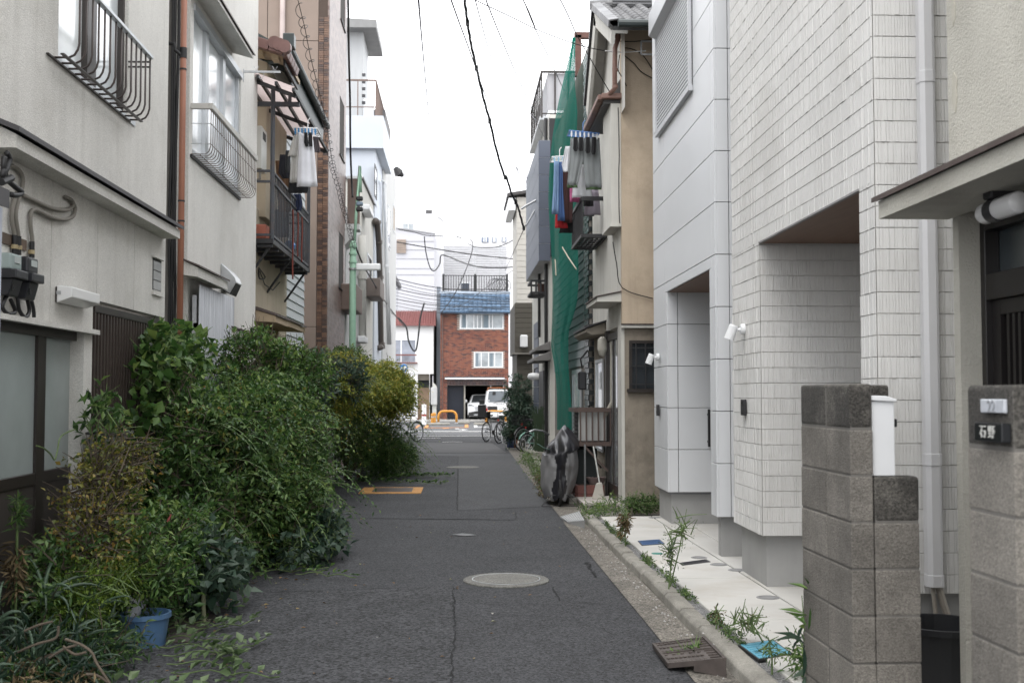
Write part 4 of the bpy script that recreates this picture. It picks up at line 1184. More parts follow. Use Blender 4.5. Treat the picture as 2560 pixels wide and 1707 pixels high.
# pent ledge
mb = MB()
xf = -2.45
prof = [(XL, z_led + .00), (xf, z_led - .0), (xf, z_led + .075), (XL, z_led + .15)]
def ledge(name, mat, prof, y0, y1, par, taper=0.0):
    mb = MB(); n = len(prof)
    vs = [(x, y0 + (0 if abs(x - XL) > .01 else 0), z) for x, z in prof] + [(x, y1, z) for x, z in prof]
    fs = [tuple(range(n))[::-1], tuple(range(n, 2 * n))] + [(i, (i + 1) % n, n + (i + 1) % n, n + i) for i in range(n)]
    return mb.add(vs, fs).build(name, mat, par)
ledge('ledge', MORT, prof, yc0 + .04, yc1 - .03, h1)
ledge('ledge_flashing', DARKG, [(XL, z_led + .155), (xf + .03, z_led + .083), (xf + .03, z_led + .112), (XL, z_led + .185)], yc0, yc1, h1)
# lower wall as separate boards with open joints
doorT = L('B', 790, 1475).z
lat0 = L('B', 800, 1300).y; lat1 = L('B', 1395, 1340).y; latz = L('B', 860, 1205).z
jb = L('C', 785, 300).y
seams = [4.2, L('B', 437, 700).y, L('B', 830, 700).y, L('B', 1145, 800).y, yE1 - .002]
zlow = max(doorT, 0)
for a, b in zip(seams[:-1], seams[1:]):
    zb_ = doorT if b < jb + .3 else latz
    if a < jb < b:
        MB().box(XL - .12, XL, a + .004, jb, doorT, z_led - .001).build('wall_board', MORT, h1)
        MB().box(XL - .12, XL, jb + .001, b - .004, latz, z_led - .001).build('wall_board', MORT, h1)
    else:
        MB().box(XL - .12, XL, a + .004, b - .004, zb_, z_led - .001).build('wall_board', MORT, h1)
MB().box(XL - .15, XL - .121, 4, yE1 - .002, latz, z_led).build('wall_backing', DARKG, h1)
MB().box(XL - .12, XL - .001, L('C', 715, 300).y, jb, 0, doorT - .001).build('door_jamb', MORT, h1)
MB().box(XL - .12, XL, lat1 + .02, yE1 - .003, 0, latz - .001).build('wall_board', MORT, h1)
box('drip_board', MORT, h1, XL + .001, XL + .05, 4, jb + .01, doorT - .012, doorT + .02)
# sliding doors
xd = XL - .09
jr = L('C', 712, 300, X=xd).y
door = MB().box(xd - .03, xd - .02, 4, jr, .0, doorT - .001).build('sliding_doors', M('dark_recess', (.02, .018, .017), .7), h1)
zt_ = px('C', 600, 178, X=xd).z; zg = px('n', 150, 1168, X=xd).z; zg2 = px('n', 150, 1196, X=xd).z
mb = MB(); mb.box(xd - .019, xd + .04, 4, jr, zt_, doorT - .002); mb.build('door_head', DBROWN, door)
for k, (ua, ub, xo_) in enumerate((((370, 690, -.0)), (-260, 300, .02))):
    ya = px('C', ua if ua > 0 else 0, 600, X=xd + xo_).y if ua > 0 else 5.2
    yb = px('C', ub, 600, X=xd + xo_).y
    MB().box(xd + xo_ - .012, xd + xo_ - .006, ya, yb, zg, zt_).build('glass', FROST, door)
    mb = MB(); mb.box(xd + xo_ - .018, xd + xo_ + .012, ya, yb, zg - .075, zg - .001).build('mid_rail', DBROWN, door, .003)
    mb = MB(); mb.box(xd + xo_ - .016, xd + xo_ + .002, ya, yb, .04, zg - .076).build('kick_panel', M('dark_brown_panel', (.045, .038, .034), .55, .1, 4), door)
    box('stile', DBROWN, door, xd + xo_ - .018, xd + xo_ + .014, yb, yb + .085 if k == 0 else yb + .10, .03, zt_)
box('stile', DBROWN, door, xd - .018, xd + .014, px('C', 372, 600, X=xd).y - .055, px('C', 370, 600, X=xd).y - .001, .03, zt_)
# lattice screen in the recess
lat = MB().box(XL - .11, XL - .10, lat0, lat1, .0, latz - .03).build('lattice_screen', M('black_lattice', (.02, .017, .015), .6), h1)
box('lattice_rail', DBROWN, lat, XL - .05, XL - .01, lat0 + .06, lat1, px('B', 860, 1250, X=XL - .03).z - .05, px('B', 860, 1250, X=XL - .03).z)
ls = MB().box(XL - .045, XL - .015, -.016, .016, .05, px('B', 860, 1250, X=XL - .03).z - .051).mesh('lattice_slat')
n = int((lat1 - lat0 - .1) / .075)
for i in range(n): put('lattice_slat', ls, M('brown_slat', (.045, .032, .027), .5, .15, 5), lat, (0, lat0 + .09 + i * .075, 0))
# louvre window
la = L('B', 1300, 830); lb = L('B', 1370, 1130)
lw = MB().box(XL - .03, XL + .001, la.y, lb.y, lb.z, la.z).build('louvre_window', M('dark_louvre_frame', (.03, .03, .03), .6), h1)  # dark frame body behind the panes
for i in range(3):
    z0 = lb.z + (la.z - lb.z) * i / 3.3 + .01
    MB().box(XL + .001, XL + .008, la.y + .025, lb.y - .02, z0, z0 + (la.z - lb.z) * .27).build('louvre_pane', glassmat('milky_glass', (.36, .36, .36), .2), lw)
MB().box(XL + .001, XL + .025, la.y - .02, lb.y + .02, la.z + .002, la.z + .02).build('louvre_head', MORT, lw)
MB().box(XL + .001, XL + .02, la.y - .01, lb.y + .01, lb.z - .04, lb.z - .002).build('louvre_sill', MORT, lw)
# upper window
xg = XL - .06
s1 = [px('A', a, 300, X=xg).y for a in (520, 745, 825, 1062, 1137)]
win = MB().box(xg - .02, xg - .015, s1[0] - .2, s1[4], wz, wz + 1.35).build('window', FIG, h1)
mb = MB(); zt = wz + 1.35
mb.box(xg - .014, xg + .03, s1[1], s1[2], wz, zt).build('window_stile', DBROWN, win)
MB().box(xg - .014, xg + .03, s1[3], s1[4], wz, zt).build('window_stile', DBROWN, win)
MB().box(xg - .014, XL + .012, s1[0] - .2, s1[4] + .01, wz - .02, wz + .018).build('window_sill', ALU, win)
# curved iron railing
rl = thing('window_railing', 'brown railing with curved bars below the upper mortar house window', 'railing')
xo = XL + .165
zr = px('A', 1335, 525, X=xo).z
bar = [(XL + .005, 0, wz - .005), (XL + .10, 0, wz - .005), (XL + .135, 0, wz + .012), (XL + .155, 0, wz + .045), (xo, 0, wz + .085), (xo, 0, zr)]
bmesh_ = MB().tube(bar, .0075, 6).mesh('railing_bar', smooth=True)
yb = wy1 + .03
i = 0
while yb - i * .128 > wy0 - .1:
    put('railing_bar', bmesh_, M('brown_rail', (.05, .037, .033), .45, .1, 8), rl, (0, yb - i * .128, 0)); i += 1
MB().box(xo - .02, xo + .02, yb - i * .128, yb + .02, zr, zr + .035).build('hand_rail', ALU, rl, .006)
MB().box(XL + .09, XL + .115, yb - i * .128, yb + .01, wz - .022, wz - .0135).build('base_strip', DBROWN, rl)
MB().box(XL + .002, XL + .02, yb - i * .128, yb + .01, wz - .022, wz - .012).build('base_strip', DBROWN, rl)
MB().bar((xo, yb - .02, zr - .03), (XL, yb - .02, zr - .03), .012).bar((xo, yb - .02, zr - .07), (XL, yb - .02, zr - .07), .012).build('wall_bracket', DBROWN, rl)

# wall lamp
a = L('B', 480, 1060); b = px('B', 850, 1150, X=-2.5)
t = thing('wall_lamp', 'long white plastic wall lamp above the lattice of the mortar house', 'wall light')
z1 = px('B', 620, 1080, X=-2.49).z; z0 = px('B', 620, 1170, X=-2.49).z
ya = px('B', 615, 1100, X=-2.49).y; yb_ = px('B', 853, 1180, X=-2.49).y
MB().prism([(XL + .012, 0, z0 - .035), (-2.49, 0, z0), (-2.49, 0, z1), (XL + .012, 0, z1 + .01)], (0, ya, 0), (0, yb_, 0)).build('diffuser', M('opal_white', (.74, .74, .73), .35, .02), t, .008, 2)
box('back_plate', DBROWN, t, XL + .001, XL + .011, ya + .01, yb_ - .01, z0 - .03, z1)
box('clip', STEEL, t, XL + .012, XL + .04, ya - .006, ya - .001, z0 + .02, z0 + .04)

# electricity meters with conduits
MBLK = M('meter_black', (.02, .021, .025), .4, .05, 5)
MCLR = M('meter_cover', (.30, .36, .35), .15, .1, 6, spec=.7)
def meter(label, ua, va, ub, vb, clear):
    a = px('B', ua, va, X=XL + .03); b = px('B', ub, vb, X=XL + .12)
    t = thing('electricity_meter', label, 'meter', group='electricity meters on the mortar house')
    zt = px('B', ub, va + 15, X=XL + .12).z; zb = px('B', ub, vb, X=XL + .12).z
    yn = px('B', ub - 95, vb, X=XL + .12).y; yf = yn + .165
    yf = max(yf, px('B', ub, 900, X=XL + .12).y)
    h = zt - zb
    MB().box(XL + .012, XL + .09, yn, yf, zb + h * .62, zt).build('cover', MCLR if clear else MBLK, t, .012, 2)
    MB().box(XL + .012, XL + .125, yn - .008, yf + .008, zb + h * .40, zb + h * .615).build('mid_body', MBLK, t, .008, 2)
    MB().prism([(XL + .012, 0, zb), (XL + .075, 0, zb), (XL + .10, 0, zb + h * .395), (XL + .012, 0, zb + h * .395)], (0, yn + .01, 0), (0, yf - .01, 0)).build('terminal_box', MBLK, t, .005)
    MB().box(XL + .0905, XL + .094, yn + .05, yf - .03, zb + h * .78, zb + h * .93).build('display', M('meter_display', (.45, .48, .47), .2), t)
    MB().box(XL + .091, XL + .097, yn + .02, yn + .04, zb + h * .1, zb + h * .25).build('seal', M('dark_slot', (.008, .008, .008), .6), t)
    return yn, yf, zb, zt
m1 = meter('electricity meter with clear greenish cover beside the sliding doors', 0, 800, 228, 1170, True)
m2 = meter('all black electricity meter beside the clear covered one', 180, 832, 372, 1200, False)
t = thing('meter_board', 'weathered wooden board behind the electricity meters', 'board')
box('board', BROWNW, t, XL + .001, XL + .011, m1[0] - .12, m2[1] + .02, m2[2] + .3, px('B', 100, 640, X=XL + .011).z)
COND = M('grey_conduit', (.20, .185, .16), .7, .15, 6, .2, 60, .002)
t = thing('power_conduits', 'grey flexible conduits curling down the mortar wall to the meters', 'conduit')
def path(pts, X): return [px(c, x, y, X=X) for c, x, y in pts]
def smooth(pts, k=4):
    P = [pts[0]] + list(pts) + [pts[-1]]; out = []
    for i in range(1, len(P) - 2):
        for j in range(k):
            s = j / k
            a, b, c, d = P[i - 1], P[i], P[i + 1], P[i + 2]
            out.append(.5 * ((2 * b) + (c - a) * s + (2 * a - 5 * b + 4 * c - d) * s * s + (3 * b - a - 3 * c + d) * s ** 3))
    out.append(pts[-1]); return out
for pts in ([('B', 100, 50), ('B', 160, 90), ('B', 192, 150), ('B', 190, 230), ('B', 160, 330), ('B', 135, 450), ('B', 140, 540), ('B', 155, 640), ('B', 158, 800)],
            [('B', 150, 270), ('B', 130, 320), ('B', 105, 420), ('B', 100, 520), ('B', 122, 640), ('B', 125, 800)],
            [('B', 555, 315), ('B', 610, 345), ('B', 622, 390), ('B', 570, 425), ('B', 450, 415), ('B', 310, 355), ('B', 195, 300)],
            [('B', 610, 345), ('B', 640, 410), ('B', 620, 480), ('B', 550, 505), ('B', 440, 490), ('B', 310, 425), ('B', 265, 450), ('B', 260, 560), ('B', 275, 690), ('B', 272, 830)]):
    MB().tube(smooth(path(pts, XL + .02)), .0135, 8).build('conduit', COND, t, smooth=True)
for pts in ([('B', 125, 640), ('B', 125, 805)], [('B', 158, 650), ('B', 158, 810)], [('B', 272, 695), ('B', 272, 835)]):
    MB().tube(path(pts, XL + .024), .0165, 8).build('sleeve', CABLE, t)
for c in ((122, 740), (160, 748), (268, 785)):
    p = px('B', *c, X=XL + .024); MB().lathe([(.02, -.012), (.02, .012)], 10, p).build('clamp', M('brass_clamp', (.35, .28, .16), .5), t)
for pts in ([('B', 60, 1150), ('B', 20, 1250), ('B', 70, 1310), ('B', 130, 1290), ('B', 90, 1190)], [('B', 150, 1180), ('B', 165, 1280), ('B', 215, 1340), ('B', 250, 1290), ('B', 235, 1200)], [('B', 270, 1200), ('B', 285, 1270), ('B', 290, 1340)]):
    MB().tube(smooth(path(pts, XL + .04)), .012, 8).build('loop_cable', CABLE, t, smooth=True)
for pts in ([('A', 60, 1360), ('A', 85, 1420), ('A', 60, 1500), ('A', 20, 1568), ('B', 40, 60), ('B', 20, 180)], [('A', 40, 1400), ('A', 30, 1480), ('A', 50, 1560)], [('B', 60, 170), ('B', 130, 230), ('B', 185, 275), ('B', 150, 300), ('B', 90, 295)]):
    MB().tube(smooth(path(pts, XL + .12)), .016, 8).build('service_cable', CABLE, t, smooth=True)
MB().tube(path([('B', 10, 190), ('B', 95, 155)], XL + .12), .022, 8).build('cable_joint', CABLE, t)
# neighbouring wall at the picture edge
t = thing('pale_blue_wall', 'sliver of pale blue stucco wall with small dark roof edge', 'wall')
xq = -2.30
e = px('B', 14, 800, X=xq)
MB().box(-2.55, xq, 2.0, e.y, 0, px('B', 5, 400, X=xq).z).build('wall', M('pale_blue_stucco', (.50, .53, .60), .9, .06, 2, .8, 90, .006), t)
e2 = px('B', 82, 300, X=xq + .05)
MB().prism([(-2.55, 0, e2.z + .03), (xq + .05, 0, px('B', 40, 400, X=xq + .05).z), (xq + .05, 0, px('B', 40, 240, X=xq + .05).z), (-2.55, 0, e2.z + .16)], (0, 2, 0), (0, e2.y, 0)).build('roof_edge', DARKG, t)

# ------------------------------------------------------------------ gap: downpipe and cables
yG = 10.75
yB2 = L('n', 469, 600).y
t = thing('downpipe', 'terracotta coloured downpipe in the gap between the two mortar houses', 'downpipe')
xa = px('n', 453.5, 500, Y=yG).x
MB().tube([(xa, yG, 0), (xa, yG, 8)], .029, 14).build('pipe', TERRA, t, smooth=True)
for v in (503, 553, 174):
    z = px('n', 453.5, v, Y=yG).z
    MB().lathe([(.033, -.008), (.033, .008)], 14, (xa, yG, z)).build('strap', BLACKM, t)
z = px('A', 1630, 475, Y=yG).z
MB().lathe([(.034, -.05), (.034, .05)], 14, (xa, yG, z)).build('taped_joint', CABLE, t)
MB().tube([(xa - .02, yG - .01, z - .02), (xa - .07, yG - .02, z + .02), (xa - .08, yG - .02, z + .08), (xa - .16, yG, z + .09)], .02, 10).build('elbow', CABLE, t)
t = thing('gap_cables', 'black cables and conduits running up the dark gap between the mortar houses', 'cables')
for u in (424, 432, 438):
    x = px('n', u, 600, Y=yB2 - .03).x
    MB().tube([(x + rnd.uniform(-.01, .01), yB2 - .03, z_) for z_ in (0, 1.2, 2.0, 2.6, 3.2, 4, 5, 7)], .014, 8).build('cable', CABLE, t)

# ------------------------------------------------------------------ second mortar house
h2 = thing('white_mortar_house', 'white mortar house with triple window and wire basket railing', 'house')
yE2 = L('n', 641, 500).y
wy0 = L('E', 150, 900).y; wy1 = L('E', 577, 1000).y
wz0 = L('B', 2050, 312).z; wz1 = L('E', 575, 662).z
zlow2 = L('B', 1990, 1420).z
mb = MB()
mb.box(XL - .15, XL, yB2, wy0, 2.0, 8).box(XL - .15, XL, wy1, yE2, 2.0, 8).box(XL - .15, XL, wy0, wy1, 2.0, wz0).box(XL - .15, XL, wy0, wy1, wz1, 8)
mb.build('front_wall', MORT2, h2)
MB().box(XL - .15, XL - .002, yB2 + .62, yE2, 0, 1.999).build('lower_wall', MORT, h2)
MB().box(-6, XL - .151, yB2 - .0, yB2 + .15, 0, 8).build('side_wall', M('shaded_grey_mortar', (.20, .19, .175), .93, .15, 2, .6, 70, .006, streak=.6), h2)  # grey mortar, with the shade of the gap darkened into its colour
MB().box(XL - .15, XL - .001, yB2, yB2 + .1, 0, 1.999).build('corner_wall', MORT, h2)
MB().box(-6, XL - .151, yE2 - .15, yE2, 0, 8).build('far_side_wall', MORT2, h2)
xg = XL - .05
win = MB().box(xg - .012, xg - .006, wy0, wy1, wz0, wz1).build('window', FIG, h2)
st = [px('E', a, 700, X=xg).y for a in (240, 267, 395, 418, 530, 575)]
for a, b in ((st[0], st[1]), (st[2], st[3]), (st[4], st[5])):
    MB().box(xg - .005, xg + .03, a, b, wz0, wz1).build('window_stile', ALU, win)
MB().box(xg - .005, XL + .02, wy0 - .02, wy1 + .02, wz1 - .05, wz1 + .02).build('window_head', ALU, win)
MB().box(xg - .005, XL + .012, wy0, wy1, wz0 - .02, wz0 + .03).build('window_sill', ALU, win)
aw0 = px('E', 300, 0, X=-2.36).y
p1 = px('E', 690, 515, X=-2.36)
MB().prism([(XL, 0, p1.z + .05), (-2.36, 0, p1.z - .015), (-2.36, 0, p1.z + .02), (XL, 0, p1.z + .16)], (0, wy0 - .2, 0), (0, p1.y, 0)).build('window_awning', MORT2, h2)
MB().prism([(XL, 0, p1.z + .165), (-2.34, 0, p1.z + .022), (-2.34, 0, p1.z + .04), (XL, 0, p1.z + .18)], (0, wy0 - .22, 0), (0, p1.y + .02, 0)).build('awning_flashing', FLASH, h2)
# wire basket railing
rl = thing('wire_railing', 'galvanised wire basket railing below the triple window', 'railing')
xo = XL + .195
rz = px('E', 310, 945, X=xo).z; ry0 = px('E', 310, 945, X=xo).y; ry1 = px('E', 715, 1400, X=xo).y
RW = M('rusty_white_rail', (.48, .47, .44), .55, .12, 5, grime=((.22, .12, .07), .6, 5))
MB().box(xo - .02, xo + .02, ry0, ry1, rz - .03, rz + .03).build('top_rail', RW, rl, .004)
MB().box(XL + .002, xo - .021, ry0, ry0 + .04, rz - .028, rz + .028).build('end_rail', RW, rl, .004)
zb = wz0 - .03
n = 27; mb = MB()
for i in range(n):
    y = ry0 + .02 + (ry1 - ry0 - .04) * i / (n - 1)
    mb.tube([(XL + .004, y, zb), (xo - .05, y, zb), (xo - .015, y, zb + .03), (xo, y, zb + .08), (xo, y, rz - .03)], .0042, 4)
RUSTW = M('rusty_wire', (.13, .10, .085), .7, .3, 20)
stuff(mb.build('upright_wires', RUSTW, rl))
for zz, xx in ((zb + .30, xo), (zb + .1, xo), (zb - .003, XL + .09)):
    MB().tube([(xx, ry0, zz), (xx, ry1, zz)], .004, 5).build('cross_wire', RUSTW, rl)
    if xx == xo: MB().tube([(XL + .004, ry0 + .02, zz), (xx, ry0 + .02, zz)], .0035, 5).build('cross_wire', STEEL, rl)
MB().box(XL + .001, XL + .02, ry0, ry1, zb - .03, zb - .004).build('base_strip', BLACKM, rl)
# drying pole bracket
t = thing('drying_bracket', 'grey steel drying pole bracket with hook beside the triple window', 'bracket')
q0 = L('E', 600, 640); q1 = px('E', 930, 655, Y=q0.y)
MB().bar((XL, q0.y, q0.z), (q1.x, q0.y, q0.z), .02, .025).build('arm', STEEL, t)
MB().box(XL + .001, XL + .008, q0.y - .015, q0.y + .015, q0.z - .12, q0.z + .03).build('wall_plate', STEEL, t)
for f in (.35, .85):
    x = XL + (q1.x - XL) * f
    MB().tube([(x - .03, q0.y, q0.z + .07), (x, q0.y, q0.z + .01), (x + .03, q0.y, q0.z + .07)], .004, 5).build('prong', STEEL, t)
x = XL + (q1.x - XL) * .55
MB().tube([(x, q0.y, q0.z), (x, q0.y, q0.z - .05), (x - .02, q0.y, q0.z - .09), (x - .05, q0.y, q0.z - .075), (x - .055, q0.y, q0.z - .05)], .004, 5).build('hook', STEEL, t)
# lower ledge roofs, vent hood, corrugated screen, door
p = px('B', 1690, 960, X=-2.44); p2 = px('B', 1940, 1060, X=-2.44)
MB().prism([(XL, 0, p.z - .02), (-2.44, 0, p.z - .04), (-2.44, 0, p.z + .05), (XL, 0, p.z + .12)], (0, p.y - .02, 0), (0, p2.y, 0)).build('door_ledge', MORT, h2)
MB().prism([(XL, 0, p.z + .125), (-2.42, 0, p.z + .052), (-2.42, 0, p.z + .068), (XL, 0, p.z + .14)], (0, p.y - .04, 0), (0, p2.y + .02, 0)).build('ledge_flashing', FLASH, h2)
p = px('B', 2000, 1440, X=-2.46); p2 = px('B', 2245, 1500, X=-2.46)
MB().prism([(XL, 0, p.z - .08), (-2.46, 0, p.z - .08), (-2.46, 0, p.z - .0), (XL, 0, p.z + .05)], (0, p.y, 0), (0, p2.y, 0)).build('ledge', MORT, h2)
MB().prism([(XL, 0, p.z + .055), (-2.44, 0, p.z + .002), (-2.44, 0, p.z + .018), (XL, 0, p.z + .07)], (0, p.y - .02, 0), (0, p2.y + .02, 0)).build('ledge_flashing', FLASH, h2)
box('side_door', glassmat('blue_frosted', (.10, .12, .145), .3), h2, XL - .1, XL - .09, yB2 + .1, yB2 + .62, .0, 1.99)
MB().box(XL - .089, XL - .05, yB2 + .1, yB2 + .14, 0, 1.99).box(XL - .089, XL - .05, yB2 + .141, yB2 + .62, 1.55, 1.60).build('door_frame', ALU, h2)
t = thing('vent_hood', 'shiny steel vent hood on the second mortar house', 'vent')
va = px('B', 1935, 1000, X=XL); vp = px('B', 2000, 1030, X=XL + .16)
zv = px('B', 1930, 905, X=XL).z; zv0 = px('B', 1900, 1080, X=XL + .05).z
prof = [(XL + .001, zv0), (XL + .10, zv0 - .06), (XL + .17, zv0 + .06), (XL + .15, zv0 + .12), (XL + .09, zv0 + .19), (XL + .001, zv)]
yv = px('B', 1880, 1000, X=XL).y
MB().prism([(x, 0, z) for x, z in prof], (0, yv, 0), (0, yv + .32, 0)).build('hood', M('polished_steel', (.45, .46, .47), .3, .1, 6, metal=.8), t, .004)
MB().prism([(XL + .02, 0, zv0 - .03), (XL + .11, 0, zv0 - .075), (XL + .165, 0, zv0 + .05), (XL + .02, 0, zv0 + .03)], (0, yv + .01, 0), (0, yv + .31, 0)).build('grille', BLACKM, t)
t = thing('corrugated_screen', 'grey corrugated plastic screen standing beside the side door', 'screen')
xs = -2.5
a = px('B', 1695, 1062, X=xs); b = px('B', 1990, 1165, X=xs)
mb = MB(); N = 74
vs = []; fs = []
for i in range(N + 1):
    y = a.y + (b.y - a.y) * i / N; x = xs + .014 * math.sin(i * math.pi / 2.3)
    vs += [(x, y, .15), (x, y, a.z - (a.z - b.z) * i / N * .5)]
    if i: fs.append((2 * i - 2, 2 * i, 2 * i + 1, 2 * i - 1))
sh = put('sheet', mb.add(vs, fs).mesh('sheet', smooth=True), M('grey_corrugated', (.36, .37, .39), .5, .08, 3, streak=.4), t)
so_ = sh.modifiers.new('so', 'SOLIDIFY'); so_.thickness = .004
MB().box(xs - .05, xs - .02, a.y, b.y, a.z - .42, a.z - .37).build('batten', BROWNW, t)
MB().box(xs - .06, xs - .02, a.y - .0, a.y + .03, 0, a.z - .1).build('post', ALU, t)
# ------------------------------------------------------------------ beige house with balcony
X3, XB3 = -2.81, -2.45
TANW = M('cream_mortar', (.46, .395, .30), .92, .1, 1.5, .5, 60, .005, streak=.5, streak_col=(.24, .19, .14))
y3n = yE2 + .03; y3f = px('n', 717, 700, X=X3).y
h3 = thing('cream_house', 'cream mortar house with brown tiled gable and steel balcony', 'house')
MB().box(-6, X3, y3n, y3f, 0, 4.2).build('wall', TANW, h3)
BRT = M('brown_roof_tile', (.16, .085, .075), .35, .2, 4, objvar=.2)
yg = 16.1; ec = px('E', 970, 445, X=-2.4); ez = ec.z; ey = ec.y
MB().add([(-2.72, yg, 4.1), (-2.72, yg, ez - .05), (-6, yg, ez + 1.0), (-6, yg, 4.1)], [(0, 1, 2, 3)]).build('gable', TANW, h3)
MB().box(-2.95, -2.72, yg + .001, yg + 1.9, 4.1, ez - .05).build('upper_wall', TANW, h3)
SOF3 = M('tan_soffit', (.42, .34, .24), .8)
MB().prism([(-2.42, 0, ez - .04), (-6, 0, ez + 1.06), (-6, 0, ez + 1.12), (-2.42, 0, ez + .02)], (0, ey + .03, 0), (0, yg + 1.2, 0)).build('roof', SOF3, h3)
vt3 = MB().box(-.205, .0, -.03, .10, -.11, .03).mesh('verge_tile', .012, 2)
for i in range(12): put('verge_tile', vt3, BRT, h3, (-2.40 - i * .205, ey, ez + .03 + i * .063), (0, .29, 0))
et3 = MB().box(-.06, .03, 0, .20, -.06, .05).mesh('eave_tile', .012, 2)
for i in range(5): put('eave_tile', et3, BRT, h3, (-2.40, ey + .10 + i * .21, ez + .01), (0, .29, 0))
for k in range(3): MB().lathe([(.09, -.06), (.09, .06)], 14, (-2.40 - .07 * k, ey - .01 + .012 * k, ez + .03 + .03 * k), 'y').build('corner_tile', BRT, h3)
for i in range(3):
    MB().box(-2.62 - i * .22, -2.53 - i * .22, yg - .2, yg - .001, ez - .06 + i * .06, ez + .02 + i * .06).build('purlin_end', M('cream_wood', (.52, .43, .30), .8), h3)
MB().bar((-2.46, yg - .1, ez - .07), (-2.46, yg + 1.2, ez - .07), .03, .10).build('eave_board', BLACKM, h3)
# polycarbonate awning over the balcony
t = thing('balcony_awning', 'pinkish brown translucent corrugated awning above the laundry balcony', 'awning')
xo = -2.1
q = px('E', 1050, 775, X=xo); yA0 = q.y; zo = q.z
yA1 = px('E', 1350, 1290, X=xo).y
zi = px('E', 725, 850, X=X3).z
PC = M('brown_polycarbonate', (.42, .34, .32), .3, .1, 2, trans=0.0)
nt = PC.node_tree.nodes; b = nt['Principled BSDF']
tl = nt.new('ShaderNodeBsdfTranslucent'); tl.inputs[0].default_value = (.62, .52, .50, 1)
mx = nt.new('ShaderNodeMixShader'); mx.inputs[0].default_value = .6
PC.node_tree.links.new(b.outputs[0], mx.inputs[1]); PC.node_tree.links.new(tl.outputs[0], mx.inputs[2]); PC.node_tree.links.new(mx.outputs[0], nt['Material Output'].inputs[0])
N = 90; vs = []; fs = []
for i in range(N + 1):
    y = yA0 + (yA1 - yA0) * i / N; w = .012 * math.sin(i * 1.9)
    vs += [(X3 + .01, y, zi + w), (xo, y, zo + w)]
    if i: fs.append((2 * i - 2, 2 * i - 1, 2 * i + 1, 2 * i))
put('sheet', MB().add(vs, fs).mesh('sheet', smooth=True), PC, t)
for f in (.02, .35, .68, .99):
    x = X3 + (xo - X3) * f; z = zi + (zo - zi) * f
    MB().bar((x, yA0, z - .035), (x, yA1, z - .035), .035, .045).build('purlin', BLACKM, t)
for f in (.05, .5, .95):
    y = yA0 + (yA1 - yA0) * f
    MB().bar((X3 + .02, y, zi - .075), (xo, y, zo - .075), .035, .05).build('rafter', BLACKM, t)
# balcony
t = thing('steel_balcony', 'dark steel balcony crowded with laundry on the cream house', 'balcony')
yn = px('F', 268, 600, X=XB3).y; yf = px('F', 582, 900, X=XB3).y
zf = px('F', 270, 672, X=XB3).z; zr = px('F', 290, 115, X=XB3).z
DST = M('dark_steel', (.05, .055, .065), .5, .15, 5, grime=((.10, .06, .045), .5, 6))
MB().box(X3 + .001, XB3 + .02, yn, yf, zf - .06, zf).build('floor', BLACKM, t)
for i in range(8):
    y = yn + .1 + (yf - yn - .2) * i / 7
    MB().box(X3 + .001, XB3, y - .02, y + .02, zf - .10, zf - .061).build('floor_joist', DST, t)
for z in (zf + .05, zr - .14, zr):
    MB().bar((XB3, yn, z), (XB3, yf, z), .03, .03).build('rail', DST, t)
    MB().bar((X3, yn, z), (XB3 - .016, yn, z), .03, .03).build('rail', DST, t)
    MB().bar((X3, yf, z), (XB3 - .016, yf, z), .03, .03).build('rail', DST, t)
bl = MB().box(-.008, .008, -.008, .008, zf, zr).mesh('baluster')
nb = 26
for i in range(nb + 1): put('baluster', bl, DST, t, (XB3, yn + (yf - yn) * i / nb, 0))
for i in range(1, 4): put('baluster', bl, DST, t, (X3 + (XB3 - X3) * i / 4, yf, 0))
zp = px('E', 855, 765, X=XB3).z
for y in (yn + .03, yf - .03):
    MB().tube([(XB3, y, zf - .05), (XB3, y, zp)], .03, 10).build('post', DST, t)
MB().bar((X3, yn + .03, zp - .22), (XB3 + .35, yn + .03, zp - .22), .04, .06).build('cross_arm', DST, t)
MB().bar((XB3 + .22, yn + .03, zp - .25), (XB3 + .22, yn + .03, zp - .05), .05, .04).build('arm_end', DST, t)
for y in (yn + .15, (yn + yf) / 2, yf - .15):
    MB().bar((X3, y, zf - .55), (XB3 - .03, y, zf - .07), .03).build('brace', BLACKM, t)
# water heater on the balcony wall
t = thing('water_heater', 'white box water heater above the cream house balcony', 'heater')
wa = px('E', 722, 1120, X=XB3 - .1); wb = px('E', 812, 1500, X=XB3 - .08)
xh0, xh1 = XB3 - .30, XB3 - .06
yh = yn + .25
za = px('E', 760, 1120, Y=yh).z; zb_ = px('E', 760, 1500, Y=yh).z
xh0 = px('E', 705, 1300, Y=yh).x; xh1 = px('E', 762, 1300, Y=yh).x
MB().box(xh0, xh1, yh, yh + .42, zb_, za).build('case', M('cream_white_metal', (.62, .62, .58), .4, .04, 3), t, .012, 2)
MB().box(xh1, xh1 + .006, yh + .10, yh + .30, za - .16, za - .06).build('exhaust', M('dark_slot2', (.03, .03, .03), .6), t)
MB().tube([(xh0 + .05, yh + .1, zb_), (xh0 + .05, yh + .1, zb_ - .12), (X3, yh + .1, zb_ - .2)], .02, 8).build('pipe', COND, t)
t = thing('planter', 'terracotta window box on the cream house balcony floor', 'planter')
MB().box(X3 + .03, XB3 - .08, yn + .06, yn + .5, zf + .001, zf + .2).build('box', M('terracotta_plastic', (.30, .09, .055), .6), t, .02, 2)
